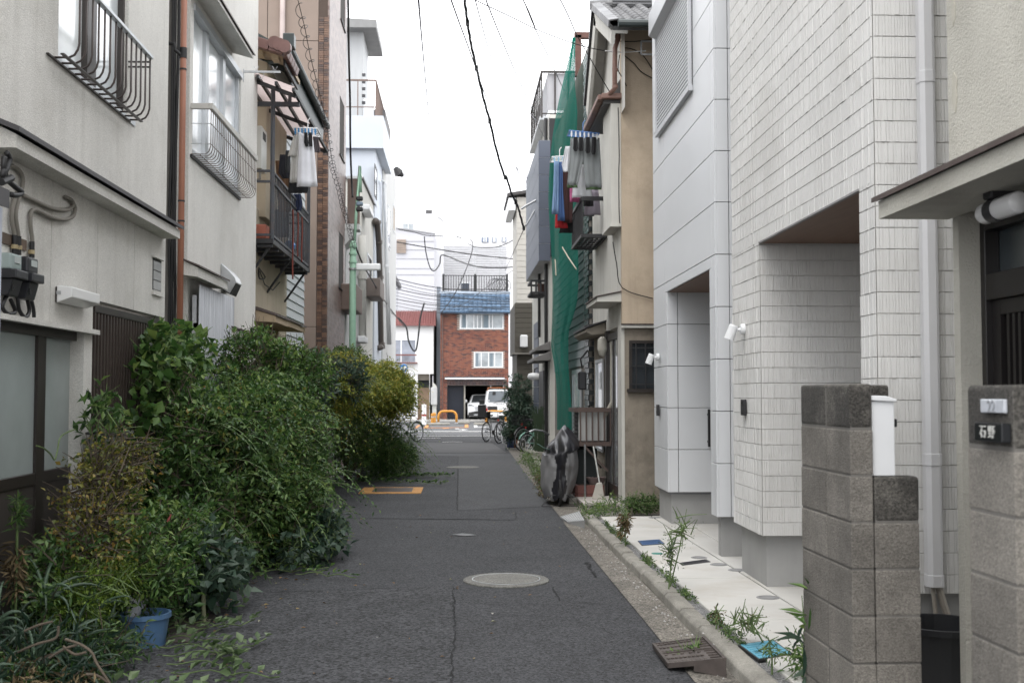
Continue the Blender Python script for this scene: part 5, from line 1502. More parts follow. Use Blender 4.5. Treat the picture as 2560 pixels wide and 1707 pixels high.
# lower awnings of the cream house
for k, (a, b) in enumerate(((('F', 410, 1385), ('F', 135, 1330)), (('F', 555, 1440), ('F', 320, 1420)))):
    xx = -2.35 if k == 0 else -2.4
    p = px(*a, X=xx)
    y0 = y3n + .05 if k == 0 else p.y - 2.6
    MB().prism([(X3, 0, p.z - .04), (xx, 0, p.z - .06), (xx, 0, p.z + .02), (X3, 0, p.z + .16)], (0, y0, 0), (0, p.y, 0)).build('door_awning', M('tan_awning', (.36, .28, .19), .85, .15, 3, .2), h3)
    MB().prism([(X3, 0, p.z + .165), (xx + .02, 0, p.z + .022), (xx + .02, 0, p.z + .045), (X3, 0, p.z + .19)], (0, y0 - .02, 0), (0, p.y + .02, 0)).build('awning_flashing', FLASH, h3)
MB().tube([px('F', 170, 950, X=X3 + .03), px('F', 210, 1060, X=X3 + .03), px('F', 280, 1110, X=X3 + .05), px('F', 340, 1040, X=X3 + .03)], .008, 6).build('loose_cable', CABLE, h3)
MB().tube(smooth([px('F', 160, 920, X=X3 + .06), px('F', 215, 1000, X=X3 + .06), px('F', 165, 1010, X=X3 + .06), px('F', 160, 930, X=X3 + .06)]), .010, 6).build('loose_cable', CABLE, h3)
# ------------------------------------------------------------------ narrow siding house between
h3b = thing('siding_house', 'narrow white board siding house with dark eave and gutter', 'house')
X3b = -2.85
ya = y3f + .05; yb = px('n', 758, 800, X=X3b).y
MB().box(-6, X3b, ya, yb, 0, 6.0).build('wall', WHITEP, h3b)
sdb = MB().prism([(0, 0, 0), (.022, 0, .004), (.006, 0, .148), (0, 0, .148)], (0, ya, 0), (0, yb, 0)).mesh('siding_board')
SWH = M('white_siding', (.55, .57, .59), .6, .05, 3, objvar=.04)
for i in range(40): put('siding_board', sdb, SWH, h3b, (X3b + .001, 0, .15 + i * .152))
e0 = px('E', 1010, 470, X=-2.45); e1 = px('E', 1340, 1040, X=-2.45)
EAV = M('black_green_eave', (.025, .035, .036), .4, .15, 4)
ze = (e0.z + e1.z) / 2 - .05
zlow_ = px('E', 1245, 1105, X=-2.52).z
MB().prism([(-2.52, 0, ze - .35), (-2.49, 0, ze), (-3.4, 0, ze + .5), (-3.5, 0, ze + .2)], (0, e0.y, 0), (0, e1.y, 0)).build('eave', EAV, h3b)
MB().tube([(-2.44, e0.y - .05, ze), (-2.44, e1.y + .05, ze - .02)], .06, 10).build('gutter', EAV, h3b)
MB().box(-2.52, -2.36, e0.y - .18, e0.y + .02, ze - .02, ze + .18).build('rain_hopper', EAV, h3b, .01)
MB().tube([(-2.44, e0.y - .05, ze - .02), (-2.44, e0.y - .05, ze - .12), (-2.55, e0.y - .05, ze - .2), (-2.8, e0.y - .05, ze - .22)], .03, 8).build('downpipe', M('grey_green_pipe', (.13, .18, .19), .5), h3b)
# ------------------------------------------------------------------ brown tiled apartment block
h4 = thing('brown_apartment_block', 'tall taupe apartment block with brown tiled corner and mottled tile front', 'building')
X4L = -2.6
y4b = px('n', 820, 500, X=X4L).y; y4f = px('n', 864, 500, X=X4L).y
xcol = px('n', 792.5, 600, Y=y4b).x
TAUPE = M('taupe_panel', (.235, .185, .155), .85, .06, 2, .5, 50, .006)
zj = [0, px('F', 600, 1420, Y=y4b).z, px('E', 900, 360, Y=y4b).z, 12]
for a, b in zip(zj[:-1], zj[1:]):
    for x0, x1 in ((-9, px('E', 815, 100, Y=y4b).x), (px('E', 815, 100, Y=y4b).x, xcol)):
        MB().box(x0 + .006, x1 - .006, y4b + .012, y4b + .2, a + .006, b - .006).build('wall_panel', TAUPE, h4, .004)
MB().box(-9, X4L - .01, y4b + .05, y4f, 0, 12).build('core', M('dark_joint', (.04, .035, .03), .9), h4)
tw, th = .098, .046
tm = MB().box(.003, tw - .003, 0, .014, .003, th - .003).mesh('column_tile', .002)
BT = [M('brown_tile_%d' % i, c, .35, .1, 12) for i, c in enumerate(((.115, .062, .04), (.08, .046, .032), (.052, .032, .027), (.15, .085, .055)))]
tms = []
for m_ in BT:
    me = tm.copy(); me.materials.append(m_); tms.append(me)
z = px('F', 700, 1560, Y=y4b).z - .25; r_ = 0; cnt = 0
wcol = X4L - xcol
while cnt < 296 and z < 12:
    for k in range(2):
        o = bpy.data.objects.new('column_tile', rnd.choice(tms)); COL.objects.link(o); o.parent = h4
        o.location = (xcol + (k + (r_ % 2) * .0) * wcol / 2, y4b - .002, z); o.scale = (wcol / 2 / tw, 1, 1); cnt += 1
        if (r_ + k) % 3 == 0: o.scale = (wcol / 2 / tw * .98, 1, 1)
    r_ += 1; z += th
mb = MB()
mb.box(xcol, X4L - .0, y4b + .013, y4b + .05, 0, 12); mb.build('column', M('brown_joint', (.07, .05, .04), .9), h4)
# mottled tile front: too oblique to pick tiles apart
def tilefront():
    m = bpy.data.materials.new('mottled_tile_front'); m.use_nodes = True
    n, l = m.node_tree.nodes, m.node_tree.links; b = n['Principled BSDF']
    geo = n.new('ShaderNodeNewGeometry'); sx = n.new('ShaderNodeSeparateXYZ'); l.new(geo.outputs['Position'], sx.inputs[0])
    cb = n.new('ShaderNodeCombineXYZ'); l.new(sx.outputs[1], cb.inputs[0]); l.new(sx.outputs[2], cb.inputs[1])
    br = n.new('ShaderNodeTexBrick'); l.new(cb.outputs[0], br.inputs['Vector']); br.inputs['Scale'].default_value = 1
    br.inputs['Brick Width'].default_value = .2; br.inputs['Row Height'].default_value = .096; br.inputs['Mortar Size'].default_value = .008
    br.inputs['Color1'].default_value = (.23, .155, .135, 1); br.inputs['Color2'].default_value = (.10, .062, .054, 1); br.inputs['Mortar'].default_value = (.21, .175, .16, 1)
    l.new(br.outputs['Color'], b.inputs['Base Color']); b.inputs['Roughness'].default_value = .4
    bp = n.new('ShaderNodeBump'); bp.inputs['Strength'].default_value = .6; bp.inputs['Distance'].default_value = .006; bp.invert = True
    l.new(br.outputs['Fac'], bp.inputs['Height']); l.new(bp.outputs[0], b.inputs['Normal']); return m
TF = tilefront()
# front with two slit windows
wins = []
for (c, x0, x1, ya_, yb_) in (('E', 1462, 1497, 855, 1400), ('F', 843, 876, 605, 1105), ('E', 1470, 1505, -420, 200)):
    A = px(c, x0, ya_, X=X4L); B = px(c, x1, yb_, X=X4L); Bz = px(c, x0, yb_ - 20, X=X4L)
    wins.append((A.y, B.y, min(Bz.z, B.z), A.z))
wins.sort(key=lambda w: w[2])
mb = MB(); wy0_, wy1_ = min(w[0] for w in wins), max(w[1] for w in wins)
mb.box(X4L - .03, X4L, y4b + .0, wy0_, 0, 12).box(X4L - .03, X4L, wy1_, y4f, 0, 12)
z = 0
for w in wins:
    mb.box(X4L - .03, X4L, wy0_, wy1_, z, w[2]); z = w[3]
mb.box(X4L - .03, X4L, wy0_, wy1_, z, 12)
mb.build('tiled_front', TF, h4)
for w in wins:
    g = MB().box(X4L - .18, X4L - .17, wy0_, wy1_, w[2], w[3]).build('slit_window', GLASSL, h4)
    box('reveal', BT[1], g, X4L - .169, X4L - .031, wy1_ - .02, wy1_, w[2], w[3])
    box('sill', BLACKM, g, X4L - .16, X4L + .03, wy0_, wy1_, w[2] - .03, w[2] - .001)
t = thing('downpipe', 'pinkish grey downpipe on the taupe apartment wall', 'downpipe')
xpp = px('E', 948, 200, Y=y4b - .06).x
MB().tube([(xpp, y4b - .06, 5.5), (xpp, y4b - .06, 12)], .055, 12).build('pipe', M('pinkish_pipe', (.42, .35, .33), .5), t, smooth=True)

# ------------------------------------------------------------------ white buildings towards the main street
WH = M('white_wall', (.58, .58, .57), .85, .05, 1, .2, 40, .004, streak=.35, streak_col=(.34, .33, .31))
WHB = M('bluish_white_wall', (.56, .60, .66), .6, .04, 1, .05)
def slice_(name, label, u0, u1, X, ztop, mat, extra=2.0):
    y0 = px('n', u0, 700, X=X).y; y1 = px('n', u1, 700, X=X).y
    t = thing(name, label, 'building')
    MB().box(-9, X, y0, y1, 0, ztop).build('wall', mat, t)
    return t, y0, y1
def winpart(t, X, c, x0, x1, y0, y1, glass=None, frame=None, proud=.02):
    A = px(c, x0, y0, X=X); B = px(c, x1, y1, X=X)
    zt = px(c, (x0 + x1) / 2, (y0), X=X).z; zb = px(c, (x0 + x1) / 2, y1, X=X).z
    w = MB().box(X + .001, X + proud * .5, A.y, B.y, zb, zt).build('window', glass or GLASSD, t)
    fm = .05
    MB().box(X + .001, X + proud, A.y - fm, A.y, zb - fm, zt + fm).box(X + .001, X + proud, B.y, B.y + fm, zb - fm, zt + fm).box(X + .001, X + proud, A.y, B.y, zt, zt + fm).box(X + .001, X + proud, A.y, B.y, zb - fm, zb).build('window_frame', frame or ALU, w)
    return w
XA = -2.62
za_top = px('F', 900, 385, X=XA).z
ta, a0, a1 = slice_('white_building', 'white wall building carrying the brown railed balcony beside the apartment block', 864.5, 903, XA, za_top, WH)
# brown railed balcony on top
t = thing('brown_balcony', 'brown slatted balcony with white cap rail on the white building', 'balcony')
xb = XA + .35
b0 = a0 + .02; b1 = px('F', 1018, 300, X=xb).y
zb0 = px('F', 900, 345, X=xb).z; zb1 = px('F', 985, 20, X=xb).z
zb1 = zb0 + 1.15
MB().box(XA + .002, xb, b0, b1, zb0 - .12, zb0).build('floor', WH, t)
MB().box(xb - .03, xb + .03, b0, b1, zb1, zb1 + .06).build('cap_rail', WHITEP, t)
MB().box(XA, xb - .031, b0, b0 + .06, zb1, zb1 + .06).build('cap_rail', WHITEP, t)
BRL = M('brown_railing', (.17, .12, .10), .6, .1, 4)
sl = MB().box(-.012, .012, -.05, .05, zb0 + .05, zb1 - .001).mesh('slat')
nsl = int((b1 - b0) / .14)
for i in range(nsl): put('slat', sl, BRL, t, (xb, b0 + .08 + i * .14, 0))
MB().box(XA + .02, xb - .04, b0 + .01, b0 + .04, zb0, zb1 - .001).build('end_panel', BRL, t)
MB().prism([(XA, 0, zb0 - .5), (XA + .2, 0, zb0 - .3), (XA + .2, 0, zb0 - .13), (XA, 0, zb0 - .13)], (0, b0 + .3, 0), (0, b1, 0)).build('bracket', WH, t)
XBb = -2.60
tb_, b0_, b1_ = slice_('cream_building', 'cream rendered building with dark parapet cap and round vent', 903.5, 936, XBb, px('F', 1050, 190, X=XBb).z, PLAST)
zt = px('F', 1050, 190, X=XBb).z
box('parapet_cap', DARKG, tb_, -9, XBb + .05, b0_ - .05, b1_, zt + .001, zt + .06)
winpart(tb_, XBb, 'F', 1083, 1118, 830, 1150)
XCc = -2.55
ztc = px('H', 300, 1000, Y=px('n', 934, 500, X=XCc).y).z
tc_, c0_, c1_ = slice_('tall_white_building', 'tall bluish white building with roof railing and metal penthouse', 936.5, 957, XCc, ztc, WHB)
box('parapet', WHB, tc_, -9, XCc + .25, c0_ - .15, c1_ + .2, ztc - 1.0, ztc + .001)
winpart(tc_, XCc, 'F', 1146, 1162, 70, 310, GLASSD, BLACKM)
# penthouse on the roof
yph = c0_ + 1.0
xp1 = px('H', 240, 700, Y=yph).x; zp1 = px('H', 200, 290, Y=yph).z
MB().box(-9, xp1, yph, yph + 2.0, ztc, zp1).build('penthouse', M('grey_metal_wall', (.45, .46, .47), .6, .05, 1, stretch=(12, 1, 1)), tc_)
MB().prism([(-9, 0, zp1), (xp1 + .45, 0, zp1 + .0), (xp1 + .45, 0, zp1 + .25), (-9, 0, zp1 + .5)], (0, yph - .5, 0), (0, yph + 2.6, 0)).build('penthouse_roof', M('grey_roof_metal', (.22, .22, .22), .5), tc_)
t = thing('roof_railing', 'thin brown railing around the roof of the tall white building', 'railing')
zr_ = px('H', 300, 718, Y=c0_).z; xr = px('H', 355, 800, Y=c0_).x
MB().bar((-7, c0_, zr_), (xr, c0_, zr_), .05).build('rail', BRL, t)
MB().bar((xr, c0_, zr_), (xr, c1_, zr_), .05).build('rail', BRL, t)
MB().bar((-7, c0_, ztc + .3), (xr, c0_, ztc + .3), .03).build('rail', BRL, t)
ps = MB().box(-.015, .015, -.015, .015, ztc, zr_).mesh('rail_post')
for i in range(12): put('rail_post', ps, BRL, t, (xr - i * .55, c0_, 0))
for i in range(1, 18): put('rail_post', ps, BRL, t, (xr, c0_ + i * .24, 0))
t = thing('rooftop_air_conditioner', 'air conditioner unit behind the roof railing of the tall building', 'air conditioner')
pa = px('H', 245, 880, Y=c0_ + .6); pb = px('H', 330, 990, Y=c0_ + .6)
MB().box(pa.x, pb.x, c0_ + .6, c0_ + 1.0, ztc + .001, pa.z).build('case', WHITEP, t, .02)
for i in range(5): MB().box(pa.x + .06, pb.x - .35, c0_ + .585, c0_ + .599, pb.z + .2 + i * .22, pb.z + .3 + i * .22).build('grille_slat', M('dark_slot3', (.05, .05, .055), .6), t)
XD = -2.5
ztd = px('F', 1290, 30, X=XD).z
td_, d0_, d1_ = slice_('white_corner_building', 'white corner building with dark cornice at the lane end', 957.5, 990, XD, ztd, WH)
box('cornice', M('grey_cornice', (.13, .125, .125), .7), td_, -9, XD + .05, d0_ - .1, d0_ + 3, ztd - .02, ztd + .9)
winpart(td_, XD, 'F', 1258, 1275, 410, 745)
winpart(td_, XD, 'F', 1303, 1316, 400, 600, M('tan_shutter', (.40, .33, .26), .7))
# pipes, boxes and hoods on these fronts
PIPB = M('brown_drain_pipe', (.10, .085, .075), .5)
def pipe(label, mat, X, r_, pts, cat='pipe'):
    t = thing('wall_pipe', label, cat)
    MB().tube([px(c, x, y, X=X) for c, x, y in pts], r_, 8).build('pipe', mat, t, smooth=True)
    for c, x, y in pts[1:-1]:
        MB().lathe([(r_ * 1.25, -.05), (r_ * 1.25, .05)], 8, px(c, x, y, X=X)).build('collar', mat, t)
pipe('thick grey brown drain pipe down the bluish white front', PIPB, XBb + .12, .10, [('F', 1155, 520), ('F', 1168, 530), ('F', 1180, 700), ('F', 1190, 1000), ('F', 1200, 1568), ('G', 1230, 235), ('G', 1215, 240)])
pipe('thin white pipe down the corner building', WHITEP, XD + .08, .05, [('F', 1215, 180), ('F', 1235, 200), ('F', 1245, 900), ('F', 1262, 1568)])
pipe('second thin white pipe down the corner building', WHITEP, XD + .08, .05, [('F', 1225, 190), ('F', 1258, 950), ('F', 1280, 1568)])
pipe('white drain pipe below the cream parapet', PLAST, XBb + .1, .10, [('F', 1040, 640), ('F', 1042, 1000), ('F', 1044, 1560)])
def box_at(name, label, cat, c, x0, y0, x1, y1, X, d, mat, parts=()):
    A = px(c, x0, (y0 + y1) / 2, X=X + d); yn_ = A.y; B = px(c, x1, (y0 + y1) / 2, X=X + d)
    zt = px(c, (x0 + x1) / 2, y0, X=X + d).z; zb = px(c, (x0 + x1) / 2, y1, X=X + d).z
    t = thing(name, label, cat)
    MB().box(X + .001, X + d, yn_, max(B.y, yn_ + .2), zb, zt).build('body', mat, t, min(.03, d * .2), 2)
    return t, yn_, max(B.y, yn_ + .2), zb, zt
t, *_ = box_at('vent_hood', 'white round topped vent hood high on the cream building', 'vent', 'F', 1103, 415, 1140, 460, XBb, .25, WHITEP)
t, *_ = box_at('vent_hood', 'white vent hood low on the cream building above the shrubs', 'vent', 'G', 1090, 145, 1115, 200, XBb, .2, WHITEP)
t, *_ = box_at('balcony_box', 'small grey slatted window balcony on the corner building', 'balcony', 'F', 1195, 1030, 1230, 1185, XBb, .4, M('grey_brown_metal', (.16, .13, .115), .6))
t, yq, yw, zb_, zt_ = box_at('window_balcony', 'small brown window balcony on the white building behind the green pole', 'balcony', 'F', 990, 1080, 1042, 1300, XA, .35, BRL)
# ------------------------------------------------------------------ light green utility pole with street lamp
GRN = M('mint_green_paint', (.30, .48, .36), .5, .06, 4, grime=((.20, .33, .24), .4, 6))
yp_ = 23.6
pb_ = px('n', 885, 1000, Y=yp_); pt = px('F', 992, 275, Y=yp_)
x_lo = px('G', 965, 1290, Y=yp_).x; x_hi = px('F', 970, 700, Y=yp_).x
t = thing('utility_pole', 'mint green steel utility pole rising out of the shrubs', 'utility pole', ((x_lo + x_hi) / 2, yp_, 0))
zc = px('F', 970, 705, Y=yp_).z
MB().lathe([(.075, 0), (.075, .3), (.07, 2.5), (.066, zc), (.05, zc + .03), (.0001, zc + .04)], 20).build('pole', GRN, t, smooth=True)
MB().tube([(.02, 0, zc - .2), (.06, 0, zc + .6), (.13, 0, zc + 1.6), (.15, 0, pt.z)], .03, 12).build('extension_pole', GRN, t, smooth=True)
for v in (735, 800, 870, 930):
    z = px('F', 970, v, Y=yp_).z
    MB().lathe([(.085, -.02), (.085, .02)], 16, (0, 0, z)).build('clamp_band', GRN if v < 900 else STEEL, t)
ta_ = px('F', 1130, 905, Y=yp_); tz = px('F', 990, 935, Y=yp_)
bx_ = (x_lo + x_hi) / 2
MB().tube([(0, 0, tz.z), (ta_.x - bx_, 0, ta_.z)], .018, 8).build('lamp_arm', WHITEP, t)
l0 = px('F', 1000, 935, Y=yp_ - .1)
MB().box(l0.x - bx_ - .02, l0.x - bx_ + .48, -.22, -.08, l0.z - .02, l0.z + .12).build('lamp_head', WHITEP, t, .03, 2)
for k in range(3):
    z = px('F', 980, 330 + k * 45, Y=yp_).z
    MB().box(.06, .2, -.06, .05, z - .045, z + .045).build('insulator', (CABLE, M('blue_grey_insulator', (.15, .2, .25), .4), CABLE)[k], t, .02)
# coiled guard wire running along the lane
t = thing('coil_cable', 'black spiral guard wire strung along the left house fronts', 'cable')
ctl = [('E', 1085, 0), ('E', 1120, 140), ('E', 1150, 265), ('E', 1195, 495), ('E', 1245, 700), ('E', 1290, 885), ('E', 1330, 1060), ('E', 1355, 1200), ('E', 1385, 1400), ('F', 800, 80), ('F', 850, 240), ('F', 880, 380), ('F', 920, 500), ('F', 945, 620), ('F', 980, 720)]
ysq = [14 + (yp_ - 14) * (i / (len(ctl) - 1)) ** 1.4 for i in range(len(ctl))]
P = smooth([px(c, x, y, Y=yy_) for (c, x, y), yy_ in zip(ctl, ysq)], 6)
MB().tube(P, .005, 6).build('carrier_wire', CABLE, t)
H = []
N = 700
seg = [0]
for a, b in zip(P[:-1], P[1:]): seg.append(seg[-1] + (b - a).length)
tot = seg[-1]; j = 0; turns = 40
for i in range(N):
    s = tot * i / (N - 1)
    while j < len(seg) - 2 and seg[j + 1] < s: j += 1
    f = (s - seg[j]) / max(1e-6, seg[j + 1] - seg[j])
    c = P[j].lerp(P[j + 1], min(1, f))
    a = 2 * math.pi * turns * i / N
    H.append(c + Vector((math.cos(a) * .05, math.sin(a) * .02, math.sin(a) * .05 - .045)))
MB().tube(H, .0045, 5).build('spiral', CABLE, t, smooth=True)
# ================================================================== across the main street
YB = 71.0
def FB(c, x, y, Y=YB): return px(c, x, y, Y=Y)
def rmat(name, cols, rough=.6, isl=False):
    m = bpy.data.materials.new(name); m.use_nodes = True; n, l = m.node_tree.nodes, m.node_tree.links
    cr = n.new('ShaderNodeValToRGB'); cr.color_ramp.interpolation = 'CONSTANT'; els = cr.color_ramp.elements
    while len(els) < len(cols): els.new(.5)
    for i, c in enumerate(cols): els[i].position = i / len(cols); els[i].color = (*c, 1)
    if isl: g = n.new('ShaderNodeNewGeometry'); l.new(g.outputs['Random Per Island'], cr.inputs[0])
    else: g = n.new('ShaderNodeObjectInfo'); l.new(g.outputs['Random'], cr.inputs[0])
    l.new(cr.outputs[0], n['Principled BSDF'].inputs['Base Color']); n['Principled BSDF'].inputs['Roughness'].default_value = rough; return m
bc = [(.19, .058, .032), (.23, .078, .042), (.16, .048, .03), (.20, .066, .036), (.13, .04, .028), (.06, .024, .022)]
BRK_O, BRK_I = rmat('red_brick', bc), rmat('red_brick_far', bc, isl=True)
hb = thing('brick_house', 'red brick house with blue tiled roof edge and open garage', 'house')
x0, x1 = FB('J', 597, 300).x, FB('J', 1320, 300).x
zg = FB('J', 700, 775).z; zlin = FB('J', 700, 705).z; zev = FB('I', 800, 1500).z
MORW = M('pale_mortar', (.42, .38, .34), .9)
gx0, gx1 = FB('J', 668, 900).x, FB('J', 1300, 900).x
MB().box(x0, x1, YB + .02, YB + 8, zg, zev + .3).build('wall', MORW, hb)
MB().box(x0, gx0, YB + .02, YB + 8, 0, zg).build('garage_pier', MORW, hb)
MB().box(gx1, x1, YB + .02, YB + 8, 0, zg).build('garage_pier', MORW, hb)
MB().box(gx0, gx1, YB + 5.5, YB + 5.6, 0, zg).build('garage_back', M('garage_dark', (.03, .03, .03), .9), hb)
wU = [FB('J', 815, 25), FB('J', 1255, 170)]; wL = [FB('J', 965, 432), FB('J', 1250, 578)]
holes = [(wU[0].x, wU[1].x, wU[1].z, wU[0].z), (wL[0].x, wL[1].x, wL[1].z, wL[0].z)]
bw, bh = .23, .0707
bmz = MB().box(.004, bw - .008, 0, .03, .005, bh - .005).mesh('brick')
rest = MB(); parts = []
z = .02; r_ = 0
while z < zev:
    x = x0 - (bw / 2 if r_ % 2 else 0)
    while x < x1 - .02:
        a, b = max(x, x0), min(x + bw, x1)
        ok = b - a > .05
        if z < zlin and a < gx1 and b > gx0:
            if a < gx0 < b: b = gx0
            elif a < gx1 < b: a = gx1
            else: ok = False
        for h in holes:
            if h[2] - .05 < z + bh and z < h[3] + .03 and a < h[1] + .03 and b > h[0] - .03: ok = False
        if ok and b - a > .05: parts.append((a, b, z))
        x += bw
    z += bh; r_ += 1
full = [p for p in parts if abs(p[1] - p[0] - bw) < 1e-4]
cxm, czm = (x0 + x1) / 2, zlin + 1.2
full.sort(key=lambda p: abs(p[0] - cxm) * .6 + abs(p[2] - czm))
sel = set(full[:290])
for p in parts:
    if p in sel: put('brick', bmz, BRK_O, hb, (p[0], YB - .0, p[2]))
    else: rest.box(p[0] + .004, p[1] - .004, YB, YB + .03, p[2] + .005, p[2] + bh - .005)
stuff(rest.build('brickwork', BRK_I, hb))
dk = rmat('dark_lintel_brick', [(.06, .03, .03), (.09, .045, .04), (.045, .03, .035)], isl=True)
mb = MB(); z = zg + .22
while z < zlin - .06:
    x = gx0
    while x < gx1: mb.box(x + .004, min(x + bw, gx1) - .004, YB - .02, YB + .015, z + .005, z + bh - .005); x += bw
    z += bh
x = gx0
while x < gx1: mb.box(x + .006, x + .08, YB - .02, YB + .015, zg + .01, zg + .21); x += .09
stuff(mb.build('lintel_bricks', dk, hb))
box('lintel_core', MORW, hb, gx0, gx1, YB + .0155, YB + .019, zg, zlin)
a = FB('J', 645, 695); b = FB('J', 1275, 712)
box('garage_awning', WHITEP, hb, a.x, b.x, YB - .35, YB - .001, b.z, a.z); box('awning_top', DARKG, hb, a.x, b.x, YB - .36, YB - .001, a.z + .001, a.z + .06)
for k, (h, st) in enumerate(((holes[0], (.14, .31, .40, .5, .68, .76)), (holes[1], (.23, .5, .73)))):
    w = box('window', glassmat('curtain_glass', (.34, .37, .39), .08), hb, h[0], h[1], YB + .003, YB + .012, h[2], h[3])
    mb = MB(); f = .07
    mb.box(h[0] - f, h[1] + f, YB - .05, YB + .002, h[2] - f, h[2]).box(h[0] - f, h[1] + f, YB - .03, YB + .002, h[3], h[3] + f * .7).box(h[0] - f, h[0], YB - .03, YB + .002, h[2], h[3]).box(h[1], h[1] + f, YB - .03, YB + .002, h[2], h[3])
    mb.build('window_frame', WHITEP, w)
    for s in st: box('mullion', WHITEP, w, h[0] + (h[1] - h[0]) * s - .025, h[0] + (h[1] - h[0]) * s + .025, YB - .02, YB + .002, h[2], h[3])
    for s0, s1 in ((.03, .12), (.55, .66)): box('curtain', M('blue_grey_curtain', (.16, .2, .23), .9), w, h[0] + (h[1] - h[0]) * s0, h[0] + (h[1] - h[0]) * s1, YB - .002, YB + .0025, h[2] + .02, h[3] - .02)
# garage door leaf, pillar, stuff inside
g = box('garage_side_door', M('navy_door', (.012, .016, .028), .5), hb, FB('J', 672, 900).x, FB('J', 842, 900).x, YB + .5, YB + .56, 0, zg)
for i in range(9): box('door_slat', MATS['navy_door'], g, FB('J', 676 + i * 18.5, 900).x, FB('J', 688 + i * 18.5, 900).x, YB + .46, YB + .4995, .05, zg - .05)
box('pillar', CONC, hb, FB('J', 846, 900).x, FB('J', 862, 900).x, YB + .2, YB + .5, 0, zg)
box('downpipe', M('brown_pipe2', (.10, .06, .05), .5), hb, FB('J', 612, 900).x, FB('J', 624, 900).x, YB - .1, YB - .03, 0, zev)
# blue tiled pent roof, each tile a piece
zt = FB('I', 800, 1316, YB - .1).z
BTI = M('blue_glazed_tile', (.09, .15, .235), .3, .15, 5, objvar=.3)
def pt2():
    vs = []; fs = []; N = 6
    for j, d in enumerate((0, 1)):
        for i in range(N + 1):
            s = i / N; vs.append((s * .29, d * .2, .05 * abs(math.sin(s * math.pi)) ** .7 + (.03 if d == 0 else 0)))
    for i in range(N + 1):
        s = i / N; vs.append((s * .29, 0, -.02))
    n = N + 1
    for i in range(N): fs += [(i, i + 1, n + i + 1, n + i), (i, 2 * n + i, 2 * n + i + 1, i + 1)]
    return MB().add(vs, fs).mesh('roof_tile', smooth=True)
pm = pt2(); sl_ = math.atan2(zt - zev, .55); ln = math.hypot(zt - zev, .55); nr = 7; nc = 15
xr0, xr1 = FB('I', 553, 1400).x, FB('I', 1232, 1400).x
for j in range(nr):
    for i in range(nc):
        put('roof_tile', pm, BTI, hb, (xr0 + (xr1 - xr0) * i / nc, YB - .6 + .55 * j / nr, zev + (zt - zev) * j / nr), (sl_, 0, 0), ((xr1 - xr0) / nc / .29, ln / nr / .2 * 1.05, 1))
MB().prism([(xr0, YB - .6, zev - .03), (xr0, YB - .05, zt - .03), (xr0, YB + .02, zt - .1), (xr0, YB + .02, zev - .06)], (0, 0, 0), (xr1 - xr0, 0, 0)).build('roof_base', BTI, hb)
box('parapet', M('pale_blue_metal', (.38, .44, .52), .5), hb, xr0 - .05, xr1 + .05, YB - .1, YB + 6, zt + .06, FB('I', 800, 1285, YB - .1).z)
zpar = FB('I', 800, 1285, YB - .1).z
t = thing('roof_railing', 'dark railing on the flat roof of the brick house', 'railing')
zrt = FB('I', 800, 1132).z
rx0, rx1 = FB('I', 582, 1200).x, FB('I', 1205, 1200).x
for z in (zpar + .12, zrt): MB().bar((rx0, YB, z), (rx1, YB, z), .06).build('rail', BLACKM, t)
pb = MB().box(-.02, .02, -.02, .02, zpar, zrt).mesh('baluster'); pb2 = MB().box(-.07, .07, -.07, .07, zpar, zrt + .1).mesh('rail_post')
for i in range(26): put('baluster', pb, BLACKM, t, (rx0 + (rx1 - rx0) * i / 25, YB, 0))
for i in (0, .5, 1): put('rail_post', pb2, BLACKM, t, (rx0 + (rx1 - rx0) * i, YB + .1, 0))
t = thing('rooftop_bicycle_pile', 'dark coiled hoops piled behind the brick house roof railing', 'clutter')
for i in range(5):
    c = FB('I', 1080 + i * 25, 1230, YB + .5)
    MB().tube([(c.x + math.cos(a_ * .5236) * .42, YB + .3 + i * .08, c.z + math.sin(a_ * .5236) * .42) for a_ in range(13)], .02, 6).build('hoop', BLACKM, t)
t = thing('rooftop_unit', 'dark box unit on the brick house roof', 'roof unit')
a = FB('I', 762, 1208, YB + 1); b = FB('I', 830, 1268, YB + 1)
MB().box(a.x, b.x, YB + 1, YB + 1.6, zpar, a.z).build('case', M('dark_blue_box', (.05, .06, .08), .6), t, .03)
MB().box(a.x - .1, b.x + .1, YB + .95, YB + 1.65, a.z + .001, a.z + .06).build('lid', WHITEP, t)
# antennas
for k, (xx, y0, y1) in enumerate(((890, 850, 1130), (1137, 780, 1130))):
    p = FB('I', xx, y1); q = FB('I', xx, y0)
    t = thing('antenna', ('thin roof antenna mast with short comb on the brick house', 'thin roof antenna mast with long comb on the brick house')[k], 'antenna')
    MB().tube([(p.x, YB + .3, zpar), (p.x, YB + .3, q.z)], .03, 6).build('mast', STEEL, t)
    for i in range(4): MB().bar((p.x - .3 + .1 * i, YB + .3, q.z - .15 * i), (p.x + .3 - .05 * i, YB + .3, q.z - .15 * i + .1), .02).build('element', STEEL, t)

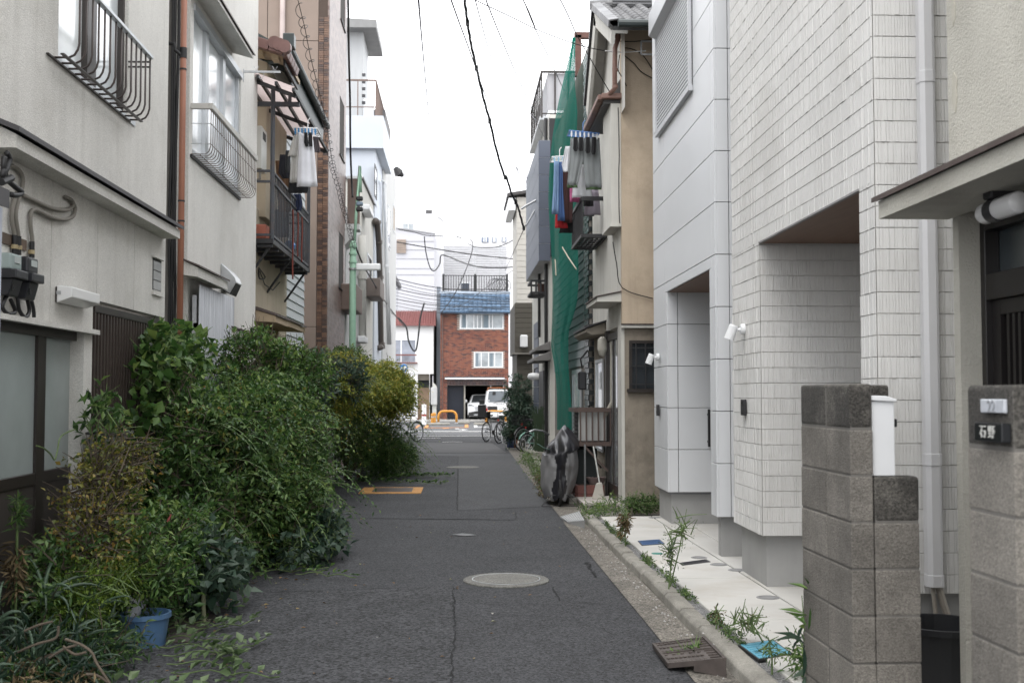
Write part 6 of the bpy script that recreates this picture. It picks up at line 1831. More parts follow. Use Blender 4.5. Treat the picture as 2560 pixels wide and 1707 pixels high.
# ------------------------------------------------------------------ white house with red roof
YW = 71.6
hw = thing('white_house', 'white rendered house with dull red tiled roof across the street', 'house')
WR = M('bright_white_render', (.74, .74, .74), .85, .03, 1)
wx0, wx1 = px('J', 60, 300, Y=YW).x, px('J', 525, 300, Y=YW).x
ze = px('J', 300, 142, Y=YW).z
dz = px('J', 400, 655, Y=YW).z; dx0, dx1 = px('J', 355, 800, Y=YW).x, px('J', 485, 800, Y=YW).x
mb = MB(); mb.box(wx0, wx1, YW, YW + 7, dz, ze).build('wall', WR, hw)
MB().box(wx0, dx0, YW + .05, YW + 7, 0, dz - .001).build('lower_wall', WR, hw)
MB().box(dx1, wx1 - .25, YW, YW + .6, 0, dz - .001).build('porch_column', WR, hw)
MB().box(dx0, dx1, YW + 1.2, YW + 7, 0, dz - .001).build('porch_back', M('dark_porch', (.09, .10, .11), .8), hw)
box('porch_ceiling', M('beige_porch', (.30, .27, .23), .9), hw, dx0, dx1, YW + .6, YW + 1.199, px('J', 400, 720, Y=YW).z, dz - .002)
box('door', M('tan_door', (.36, .25, .17), .6), hw, dx0, px('J', 476, 800, Y=YW).x, YW + .9, YW + 1.19, 0, px('J', 400, 800, Y=YW + 1).z)
a = px('J', 75, 298, Y=YW); b = px('J', 330, 530, Y=YW)
w = box('window', glassmat('curtained_window', (.26, .28, .33), .15), hw, a.x, b.x, YW - .01, YW - .001, b.z, a.z)
mb = MB(); f = .06; mb.box(a.x - f, b.x + f, YW - .05, YW - .0105, a.z, a.z + f).box(b.x, b.x + f, YW - .05, YW - .0105, b.z, a.z).build('window_frame', WHITEP, w)
box('mullion', WHITEP, w, px('J', 182, 400, Y=YW).x - .04, px('J', 182, 400, Y=YW).x + .04, YW - .04, YW - .0105, b.z, a.z)
zz = px('J', 250, 456, Y=YW).z; box('rail', M('red_brown_rail', (.16, .05, .04), .5), w, a.x, b.x + .1, YW - .35, YW - .3, zz - .04, zz + .04); box('sill', M('red_brown_rail', (.16, .05, .04), .5), w, a.x, b.x + .15, YW - .35, YW - .0105, b.z - .08, b.z - .02)
zt_ = px('I', 300, 1482, Y=YW + 1.6).z
RR = M('dull_red_tile', (.20, .075, .07), .5, .15, 4)
mb = MB(); rows, cols = 6, 20
for j in range(rows):
    for i in range(cols):
        xa = wx0 - .2 + (wx1 - wx0 + .35) * i / cols; xb = wx0 - .2 + (wx1 - wx0 + .35) * (i + 1) / cols
        f0, f1 = j / rows, (j + 1) / rows
        ya_, yb_ = YW - .35 + 2.0 * f0, YW - .35 + 2.0 * f1; z0, z1 = ze + (zt_ - ze) * f0, ze + (zt_ - ze) * f1
        xm = (xa + xb) / 2
        mb.add([(xa, ya_, z0 + .03), (xm, ya_, z0 + .12), (xb, ya_, z0 + .03), (xa, yb_, z1), (xm, yb_, z1 + .09), (xb, yb_, z1), (xa, ya_, z0 - .04), (xb, ya_, z0 - .04)], [(0, 1, 4, 3), (1, 2, 5, 4), (6, 7, 2, 1, 0)])
stuff(mb.build('roof_tiles', RR, hw))
t = thing('grey_metal_house', 'narrow grey metal clad house wall between white and brick houses', 'house')
MB().box(px('J', 557, 300, Y=72.5).x, px('J', 599, 300, Y=72.5).x, 72.5, 79, 0, px('I', 505, 1240, Y=72.5).z).build('wall', M('blue_grey_metal', (.17, .19, .22), .5, .05, 1), t)
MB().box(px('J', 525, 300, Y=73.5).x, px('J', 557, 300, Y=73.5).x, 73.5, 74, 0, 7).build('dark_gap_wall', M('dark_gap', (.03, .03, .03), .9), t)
t = thing('garden_shed', 'pale narrow shed with grey letter box beside the white house', 'shed')
a = px('J', 516, 740, Y=71); b = px('J', 556, 985, Y=71)
MB().prism([(a.x, 0, 0), (b.x, 0, 0), (b.x, 0, a.z - .25), (a.x, 0, a.z)], (0, 71, 0), (0, 71.8, 0)).build('wall', M('pale_shed', (.46, .46, .43), .8), t)
c = px('J', 530, 890, Y=71); box('letter_box', M('pale_grey_box', (.42, .42, .42), .5), t, c.x - .2, c.x + .2, 70.85, 70.999, c.z - .55, c.z + .55, .05, 2)
# ------------------------------------------------------------------ buildings behind
def block(name, label, Y, pts, mat, d=10):
    t = thing(name, label, 'building')
    P = [px(c, x, y, Y=Y) for c, x, y in pts]
    low = [Vector((P[0].x, Y, 0)), Vector((P[-1].x, Y, 0))]
    MB().prism([low[0]] + [Vector((p.x, Y, p.z)) for p in P] + [low[1]], (0, 0, 0), (0, d, 0)).build('wall', mat, t)
    return t
FARW = M('far_pale_wall', (.66, .66, .68), .85, .03, .4); FARG = M('far_grey_wall', (.50, .50, .53), .85, .03, .4)
tg = block('grey_apartment_building', 'pale grey building with sloping roof line and tan louvre window', 86, [('I', 60, 655), ('I', 495, 722)], FARG)
a = px('I', 125, 778, Y=85.95); b = px('I', 215, 912, Y=85.95); lv = box('louvre', M('tan_louvre', (.34, .28, .24), .8), tg, a.x, b.x, 85.9, 85.99, b.z, a.z)
for i in range(8): box('louvre_slat', MATS['tan_louvre'], lv, a.x, b.x, 85.84, 85.8995, b.z + (a.z - b.z) * i / 8, b.z + (a.z - b.z) * (i + .6) / 8)
for y in (800, 882, 970, 1066, 1126): z = px('I', 300, y, Y=86).z; box('floor_joint', M('grey_joint', (.36, .36, .38), .9), tg, px('I', 60, y, Y=86).x, px('I', 494, y, Y=86).x, 85.97, 85.999, z, z + .05)
box('roof_edge', M('far_roof_edge', (.3, .3, .31), .7), tg, px('I', 60, 655, Y=86).x, px('I', 60, 655, Y=86).x + .2, 85.9, 86, 8, 9)
MB().prism([px('I', 60, 648, Y=85.9), px('I', 500, 716, Y=85.9), px('I', 500, 726, Y=85.9), px('I', 60, 660, Y=85.9)], (0, 0, 0), (0, .5, 0)).build('roof_trim', MATS['far_roof_edge'], tg)
tw_ = block('white_office_block', 'tall plain white block with rooftop units behind the grey building', 104, [('I', 160, 528), ('I', 560, 528)], FARW)
a = px('I', 190, 625, Y=103.95); b = px('I', 287, 683, Y=103.95); w = box('window', GLASSL, tw_, a.x, b.x, 103.9, 103.99, b.z, a.z); box('mullion', ALU, w, (a.x + b.x) / 2 - .05, (a.x + b.x) / 2 + .05, 103.85, 103.8995, b.z, a.z)
for k, (xa, xb, yt) in enumerate(((385, 520, 485), (300, 335, 508), (215, 268, 515))):
    a = px('I', xa, yt, Y=105); b = px('I', xb, 528, Y=105); box('roof_unit', (WHITEP, STEEL, STEEL)[k], tw_, a.x, b.x, 105, 107, b.z - .05, a.z)
a = px('I', 410, 490, Y=104.9); b = px('I', 470, 527, Y=104.9); box('unit_grille', DARKG, tw_, a.x, b.x, 104.9, 104.99, b.z, a.z)
t = block('white_tower_block', 'white slab side wall rising beside the grey building', 88, [('I', 497, 560), ('I', 575, 560)], FARW, 6)
tc2 = block('corrugated_hall', 'white horizontally ribbed wall of a hall behind the brick house', 97, [('I', 560, 825), ('I', 1205, 825)], FARW)
rb = MB().box(px('I', 560, 900, Y=97).x, px('I', 1204, 900, Y=97).x, 96.9, 96.999, 0, .06).mesh('wall_rib')
za, zb_ = px('I', 800, 1290, Y=97).z, px('I', 800, 830, Y=97).z
for i in range(20): put('wall_rib', rb, M('rib_grey', (.52, .52, .53), .8), tc2, (0, 0, za + (zb_ - za) * i / 20))  # ribs coloured greyer than the wall
tcd = block('white_condominium', 'far white condominium top with three small dark framed windows', 135, [('I', 848, 708), ('I', 1420, 695)], FARW)
for xa, xb, ya_, yb_ in ((958, 1022, 757, 806), (1060, 1100, 757, 806), (1155, 1196, 755, 803)):
    a = px('I', xa, ya_, Y=134.9); b = px('I', xb, yb_, Y=134.9); w = box('window', M('blue_dark_window', (.16, .2, .28), .2), tcd, a.x, b.x, 134.8, 134.99, b.z, a.z)
    for s in (.33, .66): box('mullion', WHITEP, w, a.x + (b.x - a.x) * s - .06, a.x + (b.x - a.x) * s + .06, 134.7, 134.7995, b.z, a.z)
# houses continuing the row on both sides
for k, (xa, xb, h, m_) in enumerate(((5.0, 11, 8, FARG), (11.2, 18, 6.5, FARW), (-13, -4.2, 9, FARG))):
    t = thing('row_house', ('plain grey house right of the brick house', 'plain pale house further right in the row', 'plain grey house left of the white house')[k], 'house')
    MB().box(xa, xb, 72, 80, 0, h).build('wall', m_, t); MB().box(xa - .2, xb + .2, 71.7, 80.3, h + .001, h + .25).build('roof', DARKG, t)
    for i in range(2): box('window', GLASSD, t, xa + 1 + i * 2.6, xa + 2.4 + i * 2.6, 71.95, 71.999, h - 2.2, h - 1.1)
# ------------------------------------------------------------------ main street markings and furniture
def mark(c4, mat, crop='V3', z=.012): return sheet('road_marking', mat, [gp(crop, a, b, z) for a, b in c4], z)
mark([(640, 1005), (700, 1005), (795, 922), (720, 922)], ORANGELINE); mark([(880, 1003), (985, 1003), (1040, 926), (950, 926)], ORANGELINE)
mark([(985, 1003), (2040, 990), (2040, 983), (990, 992)], ORANGELINE); mark([(2035, 995), (2140, 993), (2135, 905), (2040, 905)], ORANGELINE)
mark([(1410, 1018), (1590, 1014), (1590, 1000), (1415, 1004)], ORANGELINE)
mark([(1770, 1035), (1870, 1035), (1870, 1012), (1770, 1012)], WHITELINE); mark([(1865, 1055), (1960, 1055), (1960, 1040), (1865, 1038)], WHITELINE); mark([(1960, 1075), (2150, 1047), (1960, 1030)], WHITELINE)
mark([(-3000, 1105), (6000, 1105), (6000, 1088), (-3000, 1088)], WHITELINE); mark([(-3000, 1240), (6000, 1218), (6000, 1208), (-3000, 1228)], WHITELINE)
mark([(1410, 1395), (1970, 1392), (1970, 1385), (1410, 1387)], WHITELINE); mark([(780, 1290), (1360, 1285), (1360, 1278), (780, 1283)], WHITELINE, z=.013)
mark([(955, 1222), (995, 1222), (985, 1197), (950, 1197)], WHITELINE, 'J'); mark([(995, 1222), (1110, 1220), (1110, 1214), (995, 1216)], WHITELINE, 'J')
kf = struct(bpy.data.objects.new('kerb', None)); COL.objects.link(kf)
km = MB().box(-.29, .29, 0, .15, 0, .14).mesh('kerb_stone', .01)
for i in range(40): put('kerb_stone', km, M('pale_kerb', (.42, .41, .39), .9, .15, 3), kf, (-8 + i * .6, 65.9, .0))
for k, (xa, xb, ya_, yb_) in enumerate(((960, 1620, 870, 925), (1850, 2175, 832, 895), (455, 980, 1530, 1600))):
    c = 'V3' if k < 2 else 'V1'
    Yk = gp(c, xa, yb_, 0)[1]; a = px(c, xa, ya_, Y=Yk); b = px(c, xb, yb_, Y=Yk)
    t = thing('kerb_block', ('long grey concrete kerb block in front of the first yellow hoop', 'pale concrete kerb block right of the first yellow hoop', 'concrete kerb block beside the second yellow hoop')[k], 'kerb block')
    box('block', CONC, t, a.x, b.x, Yk, Yk + .8, 0, a.z, .02)
def hoop(label, c, xa, xb, yt, yb):
    Yk = gp(c, xa, yb)[1]; a = px(c, xa, yb, Y=Yk); b = px(c, xb, yb, Y=Yk); z = px(c, xa, yt, Y=Yk).z
    t = thing('hoop_barrier', label, 'barrier', (0, 0, 0), 0, 'yellow hoop barriers')
    r = .28; w = b.x - a.x; P = [(a.x, Yk, 0), (a.x, Yk, z - r)]
    for i in range(1, 7): P.append((a.x + r - r * math.cos(i * math.pi / 12), Yk, z - r + r * math.sin(i * math.pi / 12)))
    for i in range(0, 7): P.append((b.x - r + r * math.sin(i * math.pi / 12), Yk, z - r + r * math.cos(i * math.pi / 12)))
    P.append((b.x, Yk, 0))
    MB().tube(P, .065, 12).build('hoop', YELLOW, t, smooth=True)
    for p in (a, b): MB().lathe([(.1, 0), (.1, .05), (.07, .07)], 14, (p.x, Yk, 0)).build('base_collar', STEEL, t)
hoop('yellow steel hoop barrier standing before the brick garage', 'V3', 1300, 1805, 535, 880)
hoop('yellow steel hoop barrier behind the parked bicycles', 'V1', 848, 1500, 1150, 1530)
for k, (xx, yt, yb) in enumerate(((1118, 590, 860), (1165, 570, 860), (1195, 575, 855))):
    Yk = gp('V3', xx, yb)[1]; p = px('V3', xx, yt, Y=Yk)
    t = thing('yellow_bollard', 'short yellow steel bollard in the tight group beside the hoop', 'bollard', (p.x, Yk + k * .3, 0), 0, 'yellow bollards beside the hoop')
    MB().lathe([(.065, 0), (.065, p.z - .05), (.045, p.z - .01), (.0001, p.z)], 14).build('post', YELLOW, t); MB().lathe([(.067, .3), (.067, .36)], 14).build('band', STEEL, t)
p = gp('V3', 895, 910); zt = px('V3', 895, 352, Y=p[1]).z
t = thing('white_post', 'white round street post at the far corner', 'post', (p[0], p[1], 0))
MB().lathe([(.18, 0), (.18, .06), (.12, .07), (.12, zt), (.0001, zt + .03)], 20).build('post', WHITEP, t); MB().lathe([(.123, zt - .6), (.123, zt - .5)], 20).build('red_mark', M('red_sticker', (.4, .03, .03), .5), t)
# round blue sign
Ys = 65.0; c = px('V2', 373, 527, Y=Ys); rs = (c - px('V2', 222, 527, Y=Ys)).length
t = thing('direction_sign', 'round blue mandatory direction sign with white bent arrow', 'road sign', (c.x, Ys, 0))
MB().lathe([(rs, 0), (rs, .03), (.0001, .031)], 40, (0, 0, c.z), 'y').build('disc', M('sign_blue', (.015, .15, .45), .4, .03), t)
MB().lathe([(rs, -.004), (rs, -.001), (rs * .95, -.001), (rs * .95, -.004)], 40, (0, -.0, c.z), 'y').build('rim', WHITEP, t)
ar = [(-.75, -.55), (-.60, -.50), (-.38, -.02), (.05, .02), (.05, -.42), (.85, .15), (.05, .62), (.05, .28), (-.45, .2), (-.55, .1)]
MB().prism([(x * rs, -.006, c.z + z * rs) for x, z in ar], (0, -.004, 0), (0, .004, 0)).build('arrow', WHITEP, t)
MB().tube([(0, .06, 0), (0, .06, c.z + rs)], .03, 10).build('post', STEEL, t)
from mathutils import noise as mnoise
# ================================================================== cars
def loft(secs, close=True):
    mb = MB(); n = len(secs[0][1]); vs = []; fs = []
    for y, pts in secs: vs += [(x, y, z) for x, z in pts]
    for i in range(len(secs) - 1):
        for k in range(n):
            k2 = (k + 1) % n
            fs.append((i * n + k, i * n + k2, (i + 1) * n + k2, (i + 1) * n + k))
    fs.append(tuple(range(n))[::-1]); fs.append(tuple((len(secs) - 1) * n + k for k in range(n)))
    return mb.add(vs, fs)
def sym(h): return [(-x, z) for x, z in h] + [(x, z) for x, z in reversed(h)]
CARW = M('white_car_paint', (.72, .73, .74), .22, .02, 2, spec=.6)
TYRE = M('tyre_rubber', (.018, .018, .019), .8, .1, 12)
CGL = M('car_glass', (.03, .035, .04), .06, .05, 3, spec=.8)
BPL = M('black_car_plastic', (.02, .02, .021), .55)
def wheel_part(t, x, y, r, w):
    o = MB().lathe([(r * .62, -w / 2), (r * .95, -w / 2), (r, -w * .35), (r, w * .35), (r * .95, w / 2), (r * .62, w / 2)], 24, (x, y, r), 'x').build('wheel', TYRE, t)
    MB().lathe([(.0001, -w * .4), (r * .6, -w * .45), (r * .63, 0), (r * .6, w * .45), (.0001, w * .4)], 20, (x, y, r), 'x').build('rim', ALU, o)
ys = 70.35
c = px('V1', 535, 1100, Y=ys).x + .1
t = thing('parked_suv', 'white compact crossover parked nose out in the brick garage', 'car', (px('V1', 240, 1000, Y=ys).x + .90, ys, 0))
s = lambda w, zb, zs, zt, wt: sym([(w * .86, zb), (w * .97, zb + .12), (w, zs - .2), (w * .985, zs), (wt, zt), (wt * .5, zt + .02)])
MB().box(0, 0, 0, 0, 0, 0)
loft([(.0, s(.70, .42, .82, .86, .55)), (.06, s(.84, .24, .90, .95, .66)), (.25, s(.89, .2, .98, 1.0, .72)), (1.0, s(.895, .2, 1.02, 1.08, .72)), (1.25, s(.895, .2, 1.03, 1.10, .72)), (3.6, s(.895, .2, 1.05, 1.1, .7)), (4.3, s(.85, .3, 1.0, 1.05, .65))]).build('body', CARW, t, .02, 2)
cab = lambda w0, z0, w1, z1: sym([(w0, z0), (w0 * .99, z0 + .05), (w1, z1 - .06), (w1 * .9, z1), (w1 * .5, z1 + .02)])
loft([(.95, cab(.80, 1.05, .78, 1.07)), (1.75, cab(.80, 1.05, .62, 1.55)), (3.2, cab(.80, 1.05, .62, 1.57)), (4.2, cab(.76, 1.05, .7, 1.12))]).build('cabin', CARW, t, .015)
loft([(.93, cab(.74, 1.06, .72, 1.075)), (1.70, cab(.72, 1.06, .56, 1.525))]).build('windscreen', CGL, t)
MB().prism([(-.86, 0, .24), (.86, 0, .24), (.80, 0, .48), (.35, 0, .56), (-.35, 0, .56), (-.80, 0, .48)], (0, -.015, 0), (0, .12, 0)).build('lower_bumper', BPL, t)
box('skid_strip', ALU, t, -.5, .5, -.03, -.0155, .30, .36)
MB().prism([(-.42, 0, .60), (.42, 0, .60), (.5, 0, .84), (-.5, 0, .84)], (0, -.012, 0), (0, .1, 0)).build('grille', M('white_grille', (.5, .51, .53), .4), t)
for i in range(5): box('grille_bar', M('grey_bar', (.25, .25, .26), .4), t, -.42, .42, -.02, -.0125, .63 + i * .042, .64 + i * .042)
for sx in (-1, 1):
    MB().prism([(sx * .42, 0, .86), (sx * .84, 0, .90), (sx * .86, 0, .98), (sx * .5, 0, .92)], (0, -.01, 0), (0, .3, 0)).build('headlight', M('headlight', (.12, .13, .14), .1), t)
    MB().lathe([(.0001, -.1), (.09, -.06), (.11, 0), (.09, .06), (.0001, .09)], 14, (sx * 1.0, 1.2, 1.16), 'y').build('mirror', CARW, t, smooth=True)
    wheel_part(t, sx * .78, .75, .33, .22); wheel_part(t, sx * .78, 3.4, .33, .22)
MB().tube([(-.09, -.03, .78), (-.05, -.03, .70), (.05, -.03, .70), (.09, -.03, .78)], .012, 6).bar((-.06, -.03, .745), (.06, -.03, .745), .02).build('emblem', M('chrome', (.35, .36, .4), .2, metal=.8), t)
pl = box('number_plate', WHITEP, t, -.165, .165, -.035, -.0305, .42, .585); text('80-10', .10, M('plate_green', (.02, .12, .05), .5), pl, (0, -.0365, .49), (math.pi / 2, 0, 0), .001)
# van
yv = 64.0; xv = px('V1', 822, 1000, Y=yv).x
t = thing('parked_van', 'small white van seen from behind with orange roof rack', 'van', (xv + .74, yv, 0))
vs_ = lambda w, wt, zt: sym([(w * .96, .3), (w, .5), (w, .95), (w * .98, 1.1), (wt, zt - .12), (wt * .88, zt - .02), (wt * .4, zt)])
loft([(0, vs_(.70, .57, 1.83)), (.05, vs_(.735, .61, 1.86)), (2.8, vs_(.735, .61, 1.87)), (3.25, vs_(.72, .55, 1.3))]).build('body', CARW, t, .03, 2)
zA, zB = px('V1', 1000, 850, Y=yv).z, px('V1', 1000, 485, Y=yv).z
MB().prism([(-.60, 0, zA + .06), (-.54, 0, zA), (.54, 0, zA), (.60, 0, zA + .06), (.53, 0, zB), (-.53, 0, zB)], (0, -.012, 0), (0, .03, 0)).build('rear_window', M('rear_glass', (.16, .18, .2), .08, .1, 2, spec=.7), t)
box('window_sticker', WHITEP, t, -.56, -.50, -.014, -.0125, zA + .06, zA + .12); box('rear_mirror', BPL, t, -.33, -.16, -.05, -.0125, zB - .22, zB - .03, .02)
MB().bar((-.28, -.03, zA - .05), (.3, -.03, zA + .16), .03, .015).build('wiper', BPL, t)
for sx in (-1, 1):
    box('tail_light', M('tail_red', (.45, .02, .02), .25), t, sx * .66 - .05, sx * .66 + .05, -.03, .02, px('V1', 860, 1135, Y=yv).z, px('V1', 860, 1050, Y=yv).z, .01)
    box('reverse_light', M('tail_pale', (.5, .4, .4), .25), t, sx * .66 - .05, sx * .66 + .05, -.028, .02, px('V1', 860, 1047, Y=yv).z, px('V1', 860, 970, Y=yv).z, .01)
    wheel_part(t, sx * .62, .75, .27, .15); wheel_part(t, sx * .62, 2.6, .27, .15)
box('tailgate_panel', BPL, t, -.60, -.06, -.012, .02, px('V1', 1000, 1115, Y=yv).z, px('V1', 1000, 985, Y=yv).z, .005)
box('bumper', CARW, t, -.72, .72, -.08, .06, .3, .5, .03)
text('むらぎや', .085, M('van_letter', (.02, .03, .06), .5), t, (.12, -.014, px('V1', 1350, 912, Y=yv).z), (math.pi / 2, 0, 0), .001, sx=1.3)
pl = box('number_plate', WHITEP, t, -.02, .31, -.03, -.0125, px('V1', 1350, 1120, Y=yv).z, px('V1', 1350, 1010, Y=yv).z); text('36-33', .09, MATS['plate_green'], pl, (.145, -.0315, px('V1', 1350, 1075, Y=yv).z), (math.pi / 2, 0, 0), .001)
zr = px('V1', 1100, 380, Y=yv).z
MB().tube([(-.62, .1, 1.8), (-.55, .1, zr), (.55, .1, zr), (.62, .1, 1.8)], .02, 8).tube([(-.55, .1, zr), (-.55, 2.2, zr)], .02, 8).tube([(.55, .1, zr), (.55, 2.2, zr)], .02, 8).build('roof_rack', M('orange_rust_rack', (.35, .12, .04), .6), t)
for x in (-.42, .3): MB().bar((x, .1, zr), (x, .1, zr + .14), .025).build('rack_stop', ALU, t)

# ================================================================== bicycles
def ring(mb, c, r, rt, n=30, m=6):
    return mb.tube([(c[0], c[1] + r * math.cos(2 * math.pi * i / n), c[2] + r * math.sin(2 * math.pi * i / n)) for i in range(n + 1)], rt, m, False)
def bike(label, loc, yaw, fm, r=.34, basket=False, child=False, fender=None, wb=1.08, lean=.0):
    t = thing('bicycle', label, 'bicycle', (loc[0], loc[1], 0), yaw)
    t.rotation_euler = (0, lean, yaw)
    for y in (0, wb):
        w = ring(MB(), (0, y, r), r - .018, .018).build('wheel', TYRE, t, smooth=True)
        ring(MB(), (0, y, r), r - .045, .011).build('rim', ALU, w)
        mb = MB()
        for i in range(14):
            a = i * math.pi / 7; mb.tube([(.02 * (-1) ** i, y + .02 * math.cos(a + .5), r + .02 * math.sin(a + .5)), (0, y + (r - .045) * math.cos(a), r + (r - .045) * math.sin(a))], .002, 3)
        stuff(mb.build('spokes', STEEL, w)); MB().lathe([(.025, -.05), (.025, .05)], 10, (0, y, r), 'x').build('hub', STEEL, w)
        if fender:
            MB().tube([(0, y + (r + .02) * math.cos(a), r + (r + .02) * math.sin(a)) for a in [.2 + i * .28 for i in range(10)]], .022, 5).build('mudguard', fender, t)
    k = r / .34; bb = (0, .45, .28 * k + .02); st = (0, .30, .78); hd = (0, .88, .86); hl = (0, .93, .62)
    mb = MB()
    for a, b, q in ((bb, st, .015), (bb, hl, .018), (st, (0, .82, .80), .012), ((.05, 0, r), bb, .009), ((-.05, 0, r), bb, .009), ((.05, 0, r), (0, .32, .70), .008), ((-.05, 0, r), (0, .32, .70), .008), (hl, hd, .018)): mb.tube([a, b], q, 8)
    mb.build('frame', fm, t)
    MB().tube([hl, (.05, .96, .5), (.05, wb, r)], .011, 8).tube([hl, (-.05, .96, .5), (-.05, wb, r)], .011, 8).build('fork', fm, t)
    MB().tube([hd, (0, .87, .98)], .013, 8).tube([(-.28, .66, .98), (-.24, .78, 1.0), (-.1, .86, .985), (.1, .86, .985), (.24, .78, 1.0), (.28, .66, .98)], .011, 8).build('handlebar', STEEL, t, smooth=True)
    for sx in (-1, 1): MB().tube([(sx * .28, .66, .98), (sx * .285, .56, .97)], .016, 8).build('grip', BPL, t)
    MB().tube([st, (0, .28, .86)], .013, 8).build('seat_post', STEEL, t)
    MB().prism([(-.02, .46, .88), (-.10, .18, .88), (-.06, .12, .88), (.06, .12, .88), (.10, .18, .88), (.02, .46, .88)], (0, 0, -.03), (0, 0, .03)).build('saddle', BPL, t, .012, 2)
    MB().lathe([(.085, .03), (.085, .04)], 20, bb, 'x').build('chainring', BPL, t)
    MB().bar((.06, bb[1], bb[2]), (.06, bb[1] + .12, bb[2] - .12), .02).build('crank', STEEL, t); MB().bar((-.06, bb[1], bb[2]), (-.06, bb[1] - .12, bb[2] + .12), .02).build('crank', STEEL, t)
    MB().box(.07, .16, bb[1] + .09, bb[1] + .16, bb[2] - .14, bb[2] - .11).build('pedal', BPL, t); MB().box(-.16, -.07, bb[1] - .16, bb[1] - .09, bb[2] + .11, bb[2] + .14).build('pedal', BPL, t)
    MB().tube([(.06, .02, r), (.16, -.04, .01)], .008, 6).build('kickstand', STEEL, t)
    MB().lathe([(.03, -.06), (.03, -.05)], 12, (0, .0, r + .42), 'y').build('reflector', M('red_reflector', (.4, .03, .02), .2), t)
    if basket:
        y0 = wb - .16 if basket == 'front' else -.28
        mb = MB(); W, D, z0, z1 = .19, .30, .76, 1.0
        for z in (z0, (z0 + z1) / 2, z1): mb.bar((-W, y0, z), (W, y0, z), .012).bar((-W, y0 + D, z), (W, y0 + D, z), .012).bar((-W, y0, z), (-W, y0 + D, z), .012).bar((W, y0, z), (W, y0 + D, z), .012)
        for i in range(9):
            x = -W + 2 * W * i / 8; mb.bar((x, y0, z0), (x, y0, z1), .006).bar((x, y0 + D, z0), (x, y0 + D, z1), .006).bar((x, y0, z0), (x, y0 + D, z0), .006)
        for i in range(7):
            y = y0 + D * i / 6; mb.bar((-W, y, z0), (-W, y, z1), .006).bar((W, y, z0), (W, y, z1), .006)
        mb.build('basket', BLACKM, t)
    if child:
        MB().box(-.16, .16, -.30, .02, .80, .86).box(-.16, .16, -.34, -.30, .80, 1.25).box(-.17, -.13, -.30, 0, .86, 1.02).box(.13, .17, -.30, 0, .86, 1.02).box(-.10, .10, -.36, -.30, 1.255, 1.42).build('child_seat', BPL, t, .02)
    return t
SILV = M('silver_frame', (.40, .41, .42), .35, .05, 4, metal=.5); BLKF = M('black_frame', (.02, .02, .022), .4); MINT = M('mint_frame', (.22, .45, .36), .4, .05, 4); DGR = M('dark_frame', (.05, .055, .06), .4)
b1 = gp('V3', 690, 1385); bike('dark city bicycle with chrome mudguards poking out of the far shrub', b1, R(140), DGR, fender=SILV)
b2 = gp('V4', 270, 1195); bike('silver bicycle with black rear child seat near the street corner', b2, R(-28), SILV, child=True)
b3 = gp('V4', 600, 1240); bike('black bicycle with pale tyres parked beside the one with child seat', b3, R(-30), BLKF, basket='front')
b4 = gp('V4', 1235, 1455); bike('black bicycle with large wheels leaning behind the mint one', b4, R(-52), BLKF, fender=BLKF, basket='rear')
b5 = gp('V4', 1320, 1470); bike('mint green small wheeled bicycle among the kerb weeds', (b5[0], b5[1] - .4), R(-60), MINT, r=.27, fender=MINT)
bike('black bicycle with rear basket hidden in the left shrubs', (px('V8', 265, 1000, Y=21.5).x, 21.5), R(3), BLKF, basket='rear', fender=SILV)
p = px('V8', 705, 1460, Z=0)
t = thing('hand_cart', 'low cart axle with single black wheel under the left shrub', 'cart')
MB().lathe([(.03, -.03), (.115, -.035), (.13, -.02), (.13, .02), (.115, .035), (.03, .03)], 20, (p.x, p.y, .13), 'x').build('wheel', TYRE, t)
MB().tube([(p.x - .9, p.y, .13), (p.x + .02, p.y, .13)], .02, 8).build('axle', DGR, t); box('bracket', RUST, t, p.x - .12, p.x - .05, p.y - .03, p.y + .03, .08, .16)

# ================================================================== covered bicycle
yC = 16.75; xC = px('V6', 445, 700, Y=yC - .3).x
GRC = M('grey_cover_cloth', (.20, .20, .205), .6, .08, 4, .15, 40, .004, spec=.3); BKC = M('black_cover_cloth', (.016, .016, .02), .35, .08, 4, .1, 40, .004, spec=.6)
t = thing('covered_bicycle', 'bicycle under a crumpled grey and black cover tied with cord', 'covered bicycle', (xC, yC, 0))
NR, NA = 30, 96; vs = []
for i in range(NR + 1):
    f = i / NR; z = .10 + .98 * f
    a = .255 * (1 - .25 * (f - .45) ** 2 * 4) * (1 if f < .82 else max(.42, 1 - ((f - .82) / .18) ** 2 * .6)); b = .62 * (1 if f < .7 else max(.2, 1 - ((f - .7) / .3) ** 2 * .7)) * (.82 + .3 * f if f < .5 else 1)
    if f < .12: a *= .88 + f
    for k in range(NA):
        th = 2 * math.pi * k / NA
        q_ = Vector((math.cos(th) * 1.1, math.sin(th) * 1.1, z * 1.5))
        fold = 1 + .16 * mnoise.noise(q_ * 1.3 + Vector((3, 1, 0))) + .07 * mnoise.noise(q_ * 3.1) + (.05 * math.sin(th * 11 + 3 * mnoise.noise(q_ * 1.5)) * max(0, f - .55) * 2) + .02 * mnoise.noise(q_ * 7)
        cx = .05 * math.sin(f * 3) + (.04 if f > .7 else 0); vs.append((cx + a * math.cos(th) * fold, b * math.sin(th) * fold, z + .03 * math.sin(th * 7) * (1 - f) + .26 * max(0, f - .55) * math.cos(th) - .05 * f))
mg, mk_ = MB(), MB(); fg, fk = [], []
